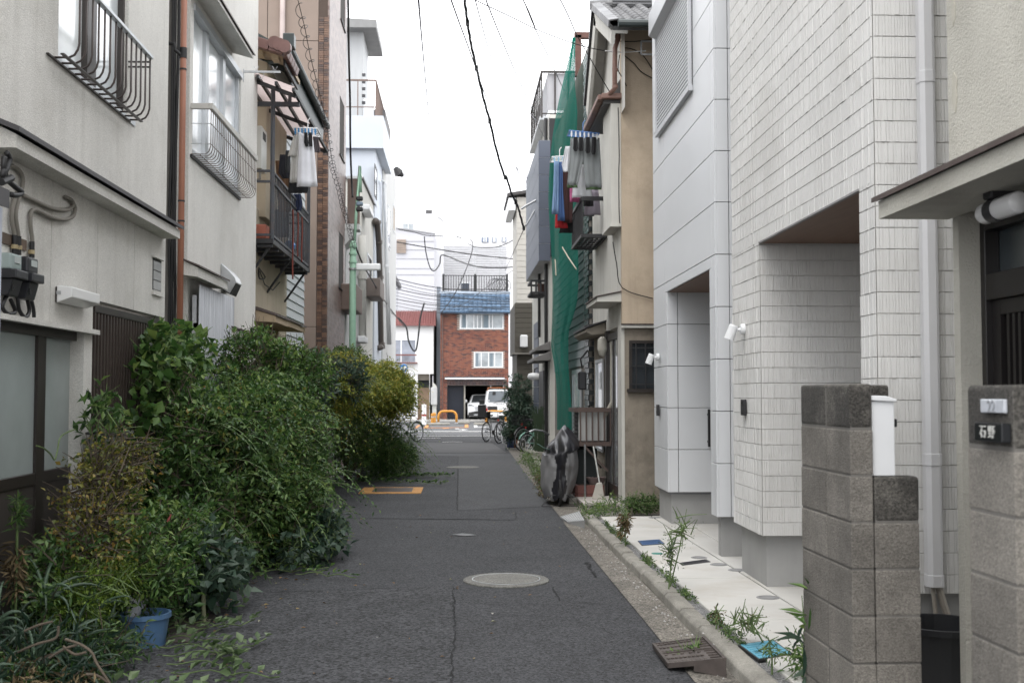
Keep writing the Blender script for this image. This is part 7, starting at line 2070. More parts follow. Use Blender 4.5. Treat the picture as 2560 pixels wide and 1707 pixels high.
for i in range(NR):
    for k in range(NA):
        k2 = (k + 1) % NA; q = (i * NA + k, i * NA + k2, (i + 1) * NA + k2, (i + 1) * NA + k)
        th = 2 * math.pi * (k + .5) / NA; cam_side = abs(th - 1.5 * math.pi + .12)
        (fk if (cam_side < .34 + .10 * math.sin(i * .35) or i > 20 or (th > math.pi * .45 and th < math.pi * .55)) else fg).append(q)
fk.append(tuple(NR * NA + k for k in range(NA)))
for nm, ff, m_ in (('cover', fg, GRC), ('cover_panel', fk, BKC)):
    me = MB().add(vs, ff).mesh(nm, smooth=True); bm = bmesh.new(); bm.from_mesh(me); bmesh.ops.delete(bm, geom=[v for v in bm.verts if not v.link_faces], context='VERTS'); bm.to_mesh(me); bm.free(); put(nm, me, m_, t)
MB().tube([(xx, -.1 + .25 * math.sin(xx * 9), .84 + .05 * math.sin(xx * 14)) for xx in (-.3, -.2, -.1, 0, .1, .2, .28)], .006, 6).build('cord', M('green_cord', (.05, .10, .08), .7), t)
MB().tube([(-.1, .1, 1.0), (-.2, -.02, 1.06), (-.33, -.12, 1.08), (-.42, -.2, 1.05)], .013, 8).build('handlebar', STEEL, t, smooth=True)
MB().tube([(-.42, -.2, 1.05), (-.47, -.26, 1.03)], .018, 8).build('grip', BPL, t)
for y in (-.52, .5): ring(MB(), (0, y, .2), .18, .018).build('wheel', TYRE, t)
MB().tube([(-.26, -.55, .012), (-.12, -.5, .16), (.12, -.5, .16), (.26, -.55, .012), (-.26, -.55, .012)], .006, 6).build('stand', BLACKM, t)

# ================================================================== things before the tan house
t = thing('air_conditioner', 'grey outdoor air conditioner unit inside the brown railed rack', 'air conditioner')
yA = 16.75
a0, a1 = px('M', 662, 600, Y=yA).x, px('M', 840, 600, Y=yA).x; za, zb = px('M', 740, 880, Y=yA).z, px('M', 740, 592, Y=yA).z
ACW = M('aged_white_metal', (.42, .42, .41), .5, .06, 4, streak=.4)
MB().box(a0 + .03, a1 + .12, yA + .06, yA + .75, za + .04, zb).build('case', ACW, t, .012, 2)
for i in range(8): box('grille_bar', BLACKM, t, a0 + .012, a0 + .029, yA + .1, yA + .7, za + .1 + i * .06, za + .115 + i * .06)
box('grille', M('dark_grille', (.03, .03, .032), .7), t, a0 + .0292, a0 + .0298, yA + .1, yA + .7, za + .08, zb - .05)
MB().tube([(a1 + .05, yA + .1, zb - .2), (a1 + .2, yA + .02, zb + .1), (a1 + .2, yA + .02, zb + 1.0)], .03, 8).build('pipe_lagging', M('pale_lagging', (.42, .39, .33), .8), t)
t = thing('rack', 'dark brown railed rack carrying the air conditioner', 'rack')
r0, r1 = px('M', 650, 600, Y=yA).x, X4 + .01
BRR = M('brown_rack', (.075, .05, .042), .5, .12, 4)
for z in (za, zb - .02): mbb = MB().bar((r0, yA, z), (r1, yA, z), .05, .06).bar((r0, yA + .8, z), (r1, yA + .8, z), .05, .06).bar((r0, yA, z), (r0, yA + .8, z), .05, .06); mbb.build('rail', BRR, t)
for i in range(6): MB().bar((r0 + .07 + (r1 - r0 - .08) * i / 5, yA - .002, za), (r0 + .07 + (r1 - r0 - .08) * i / 5, yA - .002, zb), .04, .02).build('upright', BRR, t)
box('floor', BRR, t, r0, r1, yA + .03, yA + .77, za - .01, za + .02)
for y in (yA, yA + .78): MB().bar((r1 - .05, y, za - .4), (r0 + .1, y, za), .03).build('brace', BRR, t)
t = thing('brick_planter', 'low planter faced with dull red tiles beside the covered bicycle', 'planter')
p0, p1 = px('M', 660, 1300, Y=16.7).x, px('M', 885, 1300, Y=16.7).x; zp = px('M', 740, 1215, Y=16.7).z
box('core', MORTAR, t, p0 + .01, p1 - .01, 16.71, 17.5, 0, zp - .01)
RTL = M('dull_red_brick', (.15, .055, .045), .6, .15, 6, .2, 60, .002, objvar=.2)
for j in range(2):
    for i in range(3): box('brick', RTL, t, p0 + (p1 - p0) * i / 3 + .003, p0 + (p1 - p0) * (i + 1) / 3 - .003, 16.69, 16.74, zp * j / 2 + .003, zp * (j + 1) / 2 - .003, .004)
    for i in range(3): box('brick', RTL, t, p0 - .02, p0 + .03, 16.745 + i * .25, 16.99 + i * .25, zp * j / 2 + .003, zp * (j + 1) / 2 - .003, .004)
box('soil', SOIL, t, p0 + .04, p1 - .02, 16.75, 17.45, zp - .02, zp - .002)
t = thing('plant_pots', 'pale broken bowls stacked on the red tiled planter', 'bowl')
for k, (dx, dz, r_) in enumerate(((.28, .0, .13), (.36, .0, .11))): MB().lathe([(r_ * .5, 0), (r_ * .95, .09), (r_, .1), (r_ * .9, .1), (.0001, .02)], 20, (p0 + dx, 16.9 + k * .05, zp - .002 + dz)).build('bowl', M('pinkish_bowl', (.25, .19, .18), .7, .1, 8), t)
t = thing('black_crate', 'black plastic crate stack in the shade under the rack', 'crate')
MB().box(p0 + .0, p0 + .34, 17.0, 17.4, zp - .02, zp + .52).build('crate', M('black_crate_plastic', (.012, .018, .018), .6), t, .015)
MB().box(p0 + .08, p0 + .3, 17.05, 17.3, zp + .5205, zp + .62).build('crate_lid', BPL, t, .02)
t = thing('dustpan', 'long handled pale dustpan leaning by the old house step', 'dustpan')
d0 = px('M', 835, 1345, Y=16.3); dz = .10
dl, dr = px('M', 785, 1345, Y=16.3).x, px('M', 888, 1345, Y=16.3).x; dt = px('M', 850, 1195, Y=16.3)
MB().prism([(dl, 16.3, dz), (dr, 16.3, dz), (dt.x + .03, 16.3, dt.z), (dt.x - .02, 16.3, dt.z), (dl + .06, 16.3, dz + .22)], (0, 0, 0), (0, .05, 0)).build('pan', M('pale_beige_plastic', (.42, .40, .36), .5), t, .008)
MB().tube([(dt.x, 16.32, dt.z - .05), px('M', 795, 900, Y=16.5)], .011, 8).build('handle', M('pale_pole', (.45, .46, .44), .5), t)
t = thing('support_poles', 'pair of thin grey poles standing in the red planter', 'pole')
for x in (722, 730): p = px('M', x, 1000, Y=16.65); MB().tube([(p.x, 16.65, .02), (p.x, 16.65, za)], .007, 6).build('pole', STEEL, t)
t = thing('tiled_step', 'pale tiled step before the old house door', 'step')
sx0, sx1 = X4 - .52, X4 + .0
for i in range(3): box('step_tile', M('pale_step_tile', (.46, .43, .40), .7, .08, 3, objvar=.05), t, sx0, sx1, 15.75 + i * .36, 16.10 + i * .36, .062, .10, .004)
box('step_base', CONC, t, sx0 + .01, sx1, 15.76, 16.8, -.02, .0615)
t = thing('kerb_ramp', 'light grey plastic kerb ramp lying askew in the weeds', 'kerb ramp')
q = [px('S', 0, 285, Z=.02), px('S', 60, 325, Z=.02), px('S', 190, 312, Z=.10), px('S', 150, 242, Z=.10)]
MB().add([tuple(p) for p in q] + [(p.x, p.y, .005) for p in q], [(0, 1, 2, 3), (0, 4, 5, 1), (1, 5, 6, 2), (2, 6, 7, 3), (3, 7, 4, 0)]).build('ramp', M('grey_ramp_plastic', (.34, .345, .35), .6, .05, 4), t)
for i in range(9):
    f = (i + .5) / 9; MB().bar(q[0].lerp(q[3], f) + Vector((0, 0, .004)), q[1].lerp(q[2], f) + Vector((0, 0, .004)), .02, .008).build('tread', MATS['grey_ramp_plastic'], t)
t = thing('wall_lamp', 'white globe porch lamp beside the dark door of the far right house', 'wall light')
p = px('M', 315, 330, Y=31); MB().lathe([(.0001, -.10), (.16, -.08), (.2, 0), (.16, .08), (.06, .1)], 20, p).build('globe', WHITEP, t, smooth=True); MB().tube([(p.x, 31, p.z + .1), (p.x, 31, p.z + .2), (X6, 31, p.z + .25)], .02, 6).build('arm', BLACKM, t)
t = thing('wall_lamp', 'oval opal lamp under the weathered canopy', 'wall light')
p = px('M', 868, 75, Y=17.0); MB().lathe([(.0001, -.17), (.05, -.15), (.075, -.05), (.07, .08), (.03, .13)], 16, p).build('globe', M('aged_opal', (.5, .48, .42), .4), t, smooth=True)
# electric box on the black tiled wall
t = thing('electricity_meter', 'black electricity meter on the black tiled house wall', 'meter')
p = px('M', 700, 360, Y=18.98); MB().box(p.x - .07, p.x + .07, 18.87, 18.98, p.z - .16, p.z + .14).build('body', MBLK, t, .02); MB().tube([(p.x, 18.9, p.z + .2), (p.x - .03, 18.88, p.z + .35), (p.x + .1, 18.95, p.z + .5)], .015, 6).build('cable', CABLE, t)

# ================================================================== laundry
def cloth(name, mat, parent, crop, rows, Y, amp=.011, fr=8, th=.006, N=16):
    """hanging cloth: rows of (left x, right x, y) in photo pixels on a plane across the lane, folded in depth"""
    vs = []; fs = []; K = 5
    R_ = []
    for (a, b) in zip(rows[:-1], rows[1:]):
        for k in range(K): R_.append(tuple(a[j] + (b[j] - a[j]) * k / K for j in range(3)))
    R_.append(rows[-1]); ph = rnd.uniform(0, 6)
    for i, (xl, xr, y) in enumerate(R_):
        g = i / (len(R_) - 1)
        for k in range(N + 1):
            s_ = k / N; p = px(crop, xl + (xr - xl) * s_, y, Y=Y)
            vs.append((p.x, Y + amp * math.sin(s_ * fr + ph + g * 1.5) * (.3 + g) + amp * .5 * math.sin(s_ * fr * 2.3 + ph), p.z))
    n = N + 1
    for i in range(len(R_) - 1):
        for k in range(N): fs.append((i * n + k, i * n + k + 1, (i + 1) * n + k + 1, (i + 1) * n + k))
    o = put(name, MB().add(vs, fs).mesh(name, smooth=True), mat, parent)
    m = o.modifiers.new('t', 'SOLIDIFY'); m.thickness = th; return o
def fab(n_, c): return M(n_, c, .9, .08, 5, .2, 120, .002)
def garment(name, label, cat, *pieces, group='laundry on the right'):
    t = thing(name, label, cat, group=group)
    for nm, mat, crop, rows, Y in pieces: cloth(nm, mat, t, crop, rows, Y)
    return t
def rack(label, mat, crop, pts, Y, dy, pegs, pm, group):
    t = thing('drying_rack', label, 'drying rack', group=group)
    A, B = px(crop, *pts[0], Y=Y), px(crop, *pts[1], Y=Y)
    P = [(A.x, Y, A.z), (B.x, Y, B.z), (B.x, Y + dy, B.z), (A.x, Y + dy, A.z), (A.x, Y, A.z)]
    MB().tube(P, .011, 8).build('frame', mat, t)
    for i in range(1, 4): f = i / 4; MB().tube([Vector(P[0]).lerp(Vector(P[3]), f), Vector(P[1]).lerp(Vector(P[2]), f)], .007, 6).build('cross_bar', mat, t)
    MB().tube([((A.x + B.x) / 2, Y + dy / 2, A.z), ((A.x + B.x) / 2, Y + dy / 2, A.z + .16), ((A.x + B.x) / 2 + .03, Y + dy / 2, A.z + .2)], .008, 6).build('hook', mat, t)
    peg = MB().prism([(-.008, 0, 0), (.008, 0, 0), (.012, 0, -.05), (.004, 0, -.09), (-.004, 0, -.09), (-.012, 0, -.05)], (0, -.012, 0), (0, .012, 0)).mesh('peg')
    for i in range(pegs): put('peg', peg, pm, t, (A.x + (B.x - A.x) * (i + .5) / pegs, Y, A.z + (B.z - A.z) * (i + .5) / pegs - .005))
GL = 'laundry on the right'
BLUEP = M('blue_plastic', (.09, .20, .48), .4)
rack('blue drying rack holding grey trousers and socks', BLUEP, 'V5', ((262, 28), (570, 58)), 16.85, .35, 7, WHITEP, GL)
rack('white drying rack with jeans beside the green net', WHITEP, 'V5', ((85, 300), (260, 290)), 17.8, .4, 4, M('pale_blue_peg', (.25, .45, .6), .4), GL)
GT = fab('grey_marl', (.20, .215, .22))
garment('trousers', 'light grey marl trousers with dark green cuffs', 'trousers', ('leg', GT, 'V5', [(272, 410, 105), (262, 405, 330), (238, 345, 600)], 16.86), ('leg', GT, 'V5', [(405, 572, 105), (408, 585, 350), (432, 595, 620)], 16.87), ('cuff', fab('dark_green_cloth', (.04, .07, .03)), 'V5', [(238, 345, 590), (240, 346, 620)], 16.85), ('cuff', fab('dark_green_cloth', (.04, .07, .03)), 'V5', [(432, 595, 610), (434, 592, 638)], 16.86))
SK = fab('black_knit', (.014, .014, .016))
for i, (x, y) in enumerate(((328, 240), (385, 240), (455, 262), (515, 275))):
    garment('sock', 'black sock pegged over the grey trousers', 'sock', ('knit', SK, 'V5', [(x - 20, x + 18, 95), (x - 22, x + 22, 170), (x - 26, x + 20, y - 25), (x - 14, x + 8, y)], 16.80 - i * .004))
garment('white_shirt', 'white shirt hanging behind the grey trousers', 'shirt', ('front', fab('white_cotton', (.62, .63, .66)), 'V5', [(330, 440, 380), (300, 470, 560), (290, 500, 720)], 17.15), ('sleeve', fab('white_cotton', (.62, .63, .66)), 'V5', [(220, 275, 190), (182, 270, 380), (200, 260, 455)], 17.1))
garment('towel', 'pink towel with wavy hem on the right drying racks', 'towel', ('cloth', fab('pink_terry', (.42, .10, .22)), 'V5', [(268, 385, 560), (268, 390, 765)], 17.3))
garment('jeans', 'faded light blue jeans on the white rack', 'jeans', ('leg', fab('light_denim', (.16, .25, .40)), 'V5', [(105, 152, 345), (100, 150, 600), (80, 148, 890)], 17.78))
garment('jeans', 'mid blue jeans beside the faded pair', 'jeans', ('leg', fab('mid_denim', (.06, .12, .28)), 'V5', [(148, 190, 350), (145, 195, 650), (142, 215, 960)], 17.82))
garment('long_skirt', 'dark maroon cloth hanging beside the jeans', 'skirt', ('cloth', fab('maroon_cloth', (.045, .018, .018)), 'V5', [(190, 270, 420), (190, 300, 700), (205, 290, 980)], 17.85))
garment('red_cloth', 'bright red cloth under the jeans', 'cloth', ('cloth', fab('red_cotton', (.40, .02, .025)), 'V5', [(120, 220, 880), (115, 245, 1035)], 17.95))
garment('black_cloth', 'black cloth below the red one', 'cloth', ('cloth', SK, 'V5', [(190, 300, 950), (155, 295, 1085)], 18.0))
garment('pale_shirt', 'pale lilac shirt hanging inside the iron balcony', 'shirt', ('cloth', fab('lilac_cloth', (.30, .27, .32)), 'V5', [(420, 560, 640), (415, 580, 800), (410, 585, 900)], 17.6), ('cloth', SK, 'V5', [(412, 510, 720), (412, 508, 810)], 17.5))
GLL = 'laundry on the left balcony'
rack('white drying rack with blue pegs above the left balcony', WHITEP, 'V7', ((370, 78), (598, 85)), 15.6, .5, 7, M('blue_peg', (.03, .2, .42), .4), GLL)
WC = fab('white_jersey', (.72, .73, .77))
garment('tank_top', 'bright white tank top on the left drying rack', 'tank top', ('body', WC, 'V7', [(415, 435, 125), (420, 560, 200), (415, 575, 330), (400, 605, 655)], 15.58), group=GLL)
garment('white_t_shirt', 'off white t-shirt behind the tank top', 't-shirt', ('body', fab('off_white_jersey', (.55, .54, .51)), 'V7', [(375, 420, 150), (345, 420, 350), (330, 410, 615)], 15.75), ('sleeve', fab('off_white_jersey', (.55, .54, .51)), 'V7', [(370, 410, 150), (340, 418, 250), (310, 405, 355)], 15.7), group=GLL)
garment('grey_t_shirt', 'charcoal t-shirt sleeve showing beside the tank top', 't-shirt', ('sleeve', fab('charcoal', (.06, .05, .055)), 'V7', [(560, 605, 165), (570, 632, 300), (575, 625, 320)], 15.66), group=GLL)
for x in (490, 530): garment('sock', 'short black sock pegged on the tank top', 'sock', ('knit', SK, 'V7', [(x - 16, x + 14, 125), (x - 18, x + 22, 220), (x - 5, x + 24, 262)], 15.54), group=GLL)
garment('black_trousers', 'black trousers hem below the white tank top', 'trousers', ('cloth', SK, 'V7', [(322, 520, 560), (318, 510, 690), (325, 500, 720)], 15.9), group=GLL)
garment('dark_shirt', 'dark shirts crowding the back of the left rack', 'shirt', ('cloth', fab('dark_navy', (.02, .022, .03)), 'V7', [(235, 335, 340), (220, 335, 520), (260, 330, 575)], 16.2), ('cloth', fab('dark_grey_cloth', (.05, .055, .06)), 'V7', [(290, 340, 300), (285, 335, 520)], 16.0), group=GLL)
garment('brown_coat', 'brown cloth hanging inside the left balcony', 'cloth', ('cloth', fab('brown_cloth', (.16, .09, .05)), 'V7', [(190, 320, 400), (215, 340, 800), (220, 335, 900)], 16.6), ('cloth', fab('slate_cloth', (.06, .075, .10)), 'V7', [(190, 330, 880), (190, 330, 1150)], 16.7), group=GLL)
garment('jeans', 'dark blue jeans folded over the left balcony rail', 'jeans', ('cloth', fab('dark_denim', (.025, .035, .08)), 'V7', [(370, 440, 725), (372, 458, 830), (375, 440, 890)], px('V7', 410, 800, X=XB3 + .03).y), group=GLL)
for k, (x, y0, y1) in enumerate(((362, 880, 1560), (410, 910, 1340), (450, 950, 1390))):
    t = thing('strap', 'dull red strap dangling through the left balcony rail', 'strap', group='red straps on the left balcony'); Yk = px('V7', x, 1000, X=XB3 + .04).y
    MB().tube([px('V7', x + 4 * math.sin(i), y0 + (y1 - y0) * i / 6, Y=Yk) for i in range(7)], .012, 5).build('webbing', M('rust_red_strap', (.20, .045, .03), .7), t)
t = thing('blue_bag', 'small blue plastic bag on the left balcony floor', 'bag'); p = px('V7', 330, 1240, X=XB3 - .06)
MB().lathe([(.0001, -.05), (.07, -.04), (.09, .02), (.05, .08), (.0001, .09)], 12, p).build('bag', M('blue_bag_plastic', (.04, .2, .5), .4), t)
# ================================================================== overhead cables
def wire(name, label, pts, r_, mat=None, group=None, k=6):
    t = thing(name, label, 'cable', group=group)
    P = smooth([px(c, x, y, Y=Y) for c, x, y, Y in pts], k)
    MB().tube(P, r_, 6).build('cable', mat or CABLE, t, smooth=True)
    return t, P
t, P = wire('power_cable', 'thick black twisted power cable sweeping down the middle of the sky', [('H', 1145, 0, 19.0), ('H', 1165, 150, 19.8), ('H', 1190, 320, 20.5), ('H', 1215, 450, 21.3), ('H', 1270, 690, 22.1), ('H', 1320, 900, 22.8), ('H', 1370, 1080, 23.6), ('H', 1430, 1340, 24.4), ('H', 1500, 1568, 25.2), ('I', 1200, 170, 25.9), ('I', 1250, 330, 26.7), ('I', 1310, 455, 27.5), ('I', 1340, 560, 28.2), ('I', 1370, 670, 29.0)], .016)
for d, ph in ((.017, 0), (.017, 2.1), (.017, 4.2)):
    MB().tube([p + Vector((math.cos(i * .55 + ph) * d, 0, math.sin(i * .55 + ph) * d)) for i, p in enumerate(P)], .012, 5).build('strand', CABLE, t, smooth=True)
for i in range(8, len(P), 14): MB().lathe([(.036, -.05), (.036, .05)], 8, P[i]).build('binding', CABLE, t)
wire('service_wire', 'wire from the power cable down to the grey pole arm', [('I', 1345, 480, 28), ('I', 1390, 450, 28), ('I', 1480, 400, 28), ('L', 230, 330, 28), ('L', 355, 268, 28)], .03, STEEL)
wire('service_wire', 'second steel arm below the twisted power cable end', [('I', 1385, 650, 28.5), ('I', 1440, 560, 28.5), ('L', 215, 390, 28.5)], .025, STEEL)
THIN = M('thin_grey_wire', (.10, .10, .12), .6)
for lab, pts, r_ in (
    ('dark phone wire crossing to the tan house eave', [('H', 1235, 0, 12), ('H', 1360, 60, 12.6), ('H', 1500, 125, 13.2), ('H', 1782, 262, 14.4), ('K', 330, 310, 14.8), ('K', 520, 380, 15.1), ('K', 700, 430, 15.3), ('K', 830, 455, 15.4)], .006),
    ('twisted black wire slanting down to the right drying racks', [('K', 430, 0, 12), ('K', 500, 140, 13), ('K', 580, 320, 14), ('K', 690, 510, 14.8), ('K', 780, 670, 15.2), ('K', 900, 870, 15.5)], .007),
    ('beaded thin wire right of the power cable', [('H', 1335, 0, 10), ('H', 1370, 90, 11), ('H', 1450, 290, 13), ('H', 1600, 650, 17), ('H', 1782, 1070, 22), ('K', 60, 880, 24), ('K', 220, 1100, 27), ('K', 370, 1390, 30)], .007),
    ('beaded thin wire left of the power cable', [('H', 1025, 0, 10), ('H', 1100, 210, 12), ('H', 1200, 480, 15), ('H', 1330, 850, 20), ('H', 1500, 1280, 25), ('H', 1640, 1568, 29), ('I', 1300, 70, 30), ('I', 1450, 340, 34), ('I', 1530, 600, 37)], .008),
    ('faint straight wire nearest the power cable', [('H', 1240, 0, 11), ('H', 1370, 480, 16), ('H', 1500, 900, 21), ('H', 1690, 1568, 30), ('I', 1400, 150, 33), ('I', 1480, 400, 37)], .006),
    ('thin wire dropping to the white house gable in the distance', [('H', 735, 0, 13), ('H', 790, 640, 24), ('H', 875, 1568, 45), ('I', 500, 220, 55), ('I', 530, 550, 64)], .012),
    ('black beaded wire along the wire top corner', [('H', 1665, 0, 12), ('H', 1720, 110, 13), ('H', 1775, 250, 14), ('K', 110, 20, 14.1), ('K', 200, 245, 16), ('K', 330, 520, 19), ('K', 480, 840, 24), ('K', 560, 960, 26)], .007)):
    wire('overhead_wire', lab, pts, r_, THIN if 'faint' in lab or 'thin' in lab else CABLE)
for k, dy in enumerate((0, 12, 28)):
    wire('overhead_wire', ('upper', 'middle', 'lower')[k] + ' wire of the trio crossing from the corner building', [('I', 130, 120 + dy * .5, 47), ('I', 360, 180 + dy, 48), ('I', 700, 255 + dy, 49), ('I', 1000, 320 + dy, 50), ('I', 1260, 365 + dy, 51)], .012, THIN)
t = thing('cable_sleeve', 'black rubber sleeve on the wire trio at the corner building', 'cable sleeve'); MB().tube([px('I', 110, 75, Y=47), px('I', 145, 130, Y=47), px('I', 180, 155, Y=47.2)], [.1, .2, .08], 8).build('sleeve', CABLE, t)
far = [('cable sagging from the gable post to the pale house', [('I', 530, 560, 64), ('I', 620, 640, 60), ('I', 700, 730, 58), ('I', 860, 840, 55), ('I', 1000, 862, 52), ('I', 1150, 840, 49), ('I', 1300, 765, 46), ('I', 1450, 660, 40)], .022),
       ('cable kinking down over the far white wall', [('I', 140, 680, 60), ('I', 300, 710, 60), ('I', 420, 740, 60), ('I', 620, 750, 60), ('I', 820, 770, 60), ('I', 870, 840, 60), ('I', 820, 1030, 61), ('I', 700, 1300, 62), ('I', 560, 1500, 62)], .022),
       ('straight cable across the white hall', [('I', 125, 805, 58), ('I', 560, 880, 58), ('I', 900, 930, 58), ('I', 1290, 972, 58)], .03),
       ('thick black cable looping above the blue roof', [('I', 395, 750, 62), ('I', 410, 900, 62), ('I', 450, 1050, 62), ('I', 495, 1085, 62), ('I', 545, 1020, 62), ('I', 560, 935, 61), ('I', 640, 950, 60), ('I', 760, 1000, 58), ('I', 920, 1045, 55), ('I', 1150, 1055, 52), ('I', 1350, 1035, 48), ('I', 1510, 992, 40)], .035)]
for lab, pts, r_ in far: wire('overhead_wire', lab, pts, r_)
for i in range(9):
    y0 = 1165 + i * 33; y1 = 1300 + i * 24 + (i % 3) * 14
    wire('overhead_wire', 'one of the many street wires bunched before the blue tiled roof', [('I', 120, y0, 56 + i * .3), ('I', 420, y0 + (y1 - y0) * .35 + 22, 56 + i * .3), ('I', 800, y0 + (y1 - y0) * .7 + 20, 56 + i * .3), ('I', 1235, y1 + (i % 2) * 20, 56 + i * .3)], .013 + .008 * (i % 3 == 0), group='wires before the blue roof')

for lab, pts in (('wire slanting up from the blue roof to the pale house', [('I', 560, 1480, 60), ('I', 800, 1400, 56), ('I', 1000, 1250, 52), ('I', 1250, 1090, 47), ('I', 1420, 930, 42), ('I', 1520, 740, 39)]), ('wire rising from the roof hoops to the twisted cable end', [('I', 1190, 1080, 50), ('I', 1260, 920, 44), ('I', 1365, 690, 30)])):
    wire('overhead_wire', lab, pts, .012)
wire('coil_cable', 'drooping coil of spare cable before the white house window', [('J', 150, 60, 60), ('J', 235, 160, 60), ('J', 260, 300, 60), ('J', 310, 405, 60), ('J', 345, 380, 60), ('J', 370, 200, 60), ('J', 385, 60, 60), ('I', 395, 1400, 60)], .05)
wire('overhead_wire', 'black cable running down beside the apartment block edge', [('H', 108, 0, 22), ('H', 115, 500, 23), ('H', 125, 900, 24), ('H', 128, 1300, 25), ('F', 950, 150, 25.5), ('F', 960, 320, 25.5)], .022)
wire('overhead_wire', 'tangled lamp cable from green pole along the white fronts', [('F', 985, 740, 23.6), ('F', 1030, 850, 25), ('F', 1075, 940, 27), ('F', 1130, 1030, 30), ('F', 1200, 1150, 35), ('F', 1290, 1280, 42), ('F', 1400, 1420, 55)], .02)
t = thing('wall_cables', 'loose service cables gathered on the tan house wall', 'cable')
for pts in ([('K', 985, 480), ('K', 1000, 430), ('K', 1100, 450), ('K', 1180, 510), ('K', 1250, 620)], [('K', 990, 490), ('K', 1080, 560), ('K', 1150, 640), ('K', 1250, 700)], [('K', 960, 370), ('K', 1100, 372), ('K', 1250, 352)], [('K', 960, 490), ('K', 945, 620), ('K', 985, 700), ('K', 1020, 770)], [('K', 945, 960), ('K', 950, 1100), ('K', 955, 1400), ('L', 910, 100), ('L', 912, 400), ('L', 918, 540)], [('L', 860, 700), ('L', 890, 880), ('L', 940, 1090), ('L', 1200, 1180)]):
    MB().tube(smooth([px(c, x, y, Y=y4 - .03) for c, x, y in pts]), .007, 5).build('cable', CABLE, t)
MB().tube([px('K', 830, 455, Y=15.3), px('K', 980, 470, Y=y4 - .05), px('K', 1190, 455, Y=15.2)], .008, 6).build('anchor_wire', WHITEP, t)
q = px('K', 1215, 430, Y=15.2); MB().bar((q.x - .1, 15.2, q.z + .09), (q.x + .1, 15.2, q.z + .09), .02).bar((q.x + .1, 15.2, q.z - .09), (q.x + .1, 15.2, q.z + .09), .02).bar((q.x - .1, 15.2, q.z - .09), (q.x + .1, 15.2, q.z - .09), .02).bar((q.x - .1, 15.2, q.z - .09), (q.x - .1, 15.2, q.z + .09), .02).build('bracket', STEEL, t)
# ================================================================== plants
NPR = np.random.default_rng(11)
from mathutils import noise as mnoise
def unit(a): return a / np.maximum(1e-9, np.linalg.norm(a, axis=1, keepdims=True))
def leaf_mesh(name, p, d, n, L_, W_, mid=.45, fold=.18, bend=.15):
    """one folded blade per row: base, two edge points, tip"""
    N = len(p); s = unit(np.cross(d, n)); n2 = np.cross(s, d)
    L_ = L_[:, None]; W_ = W_[:, None]
    m = p + d * L_ * mid
    V = np.empty((N, 4, 3)); V[:, 0] = p; V[:, 1] = m + s * W_ / 2 + n2 * W_ * fold; V[:, 2] = p + d * L_ - n2 * L_ * bend; V[:, 3] = m - s * W_ / 2 + n2 * W_ * fold
    me = bpy.data.meshes.new(name); me.vertices.add(4 * N); me.vertices.foreach_set('co', V.reshape(-1))
    base = np.arange(N)[:, None] * 4
    F = np.concatenate([base + 0, base + 1, base + 2, base + 0, base + 2, base + 3], 1).reshape(-1)
    me.loops.add(6 * N); me.loops.foreach_set('vertex_index', F)
    me.polygons.add(2 * N); me.polygons.foreach_set('loop_start', np.arange(2 * N) * 3); me.polygons.foreach_set('loop_total', np.full(2 * N, 3))
    me.update(); me.validate(); return me
def sample(ells, N, inner=.3, clump=1.9, thr=-.12):
    """points in lumpy shells of ellipsoids; noise opens gaps between clumps"""
    E = np.array(ells); w = E[:, 3] * E[:, 4] + E[:, 4] * E[:, 5] + E[:, 3] * E[:, 5]; w = w / w.sum()
    out = []; outd = []; cnt = 0
    while cnt < N:
        M_ = int((N - cnt) * 1.8) + 20
        e = E[NPR.choice(len(E), M_, p=w)]; v = unit(NPR.normal(size=(M_, 3)))
        r = np.maximum(.1, 1 - np.abs(NPR.normal(0, inner, M_)))
        lump = np.array([mnoise.noise(q) for q in (v * 2.3 + e[:, :3])])
        q = e[:, :3] + v * e[:, 3:6] * (r * (1 + .30 * lump))[:, None]
        ok = (q[:, 2] > .03) & (np.array([mnoise.noise(t_) for t_ in q * clump]) > thr)
        out.append(q[ok]); outd.append(unit(v / e[:, 3:6])[ok]); cnt += ok.sum()
    return np.concatenate(out)[:N], np.concatenate(outd)[:N]
def twigs(ells, NT, m, tl, droop=.35, up=.3, inner=.3, clump=1.9, thr=-.12, spread=.55):
    o, dv = sample(ells, NT, inner, clump, thr)
    d = unit(dv * .9 + NPR.normal(0, spread, (NT, 3)) + np.array([0, 0, up]))
    T = NPR.uniform(.6, 1.4, NT)[:, None] * tl
    P = []; D = []
    for j in range(m):
        f = (j + .5) / m
        pos = o + d * T * (f - .35) + np.array([0, 0, -1]) * droop * T * (f ** 2)
        P.append(pos); D.append(d + np.array([0, 0, -1]) * droop * 2 * f)
    P = np.concatenate(P); D = unit(np.concatenate(D)); side = unit(np.cross(D, NPR.normal(size=D.shape)))
    ld = unit(D * .55 + side * .9 + NPR.normal(0, .25, D.shape))
    return P, ld, o, d, T
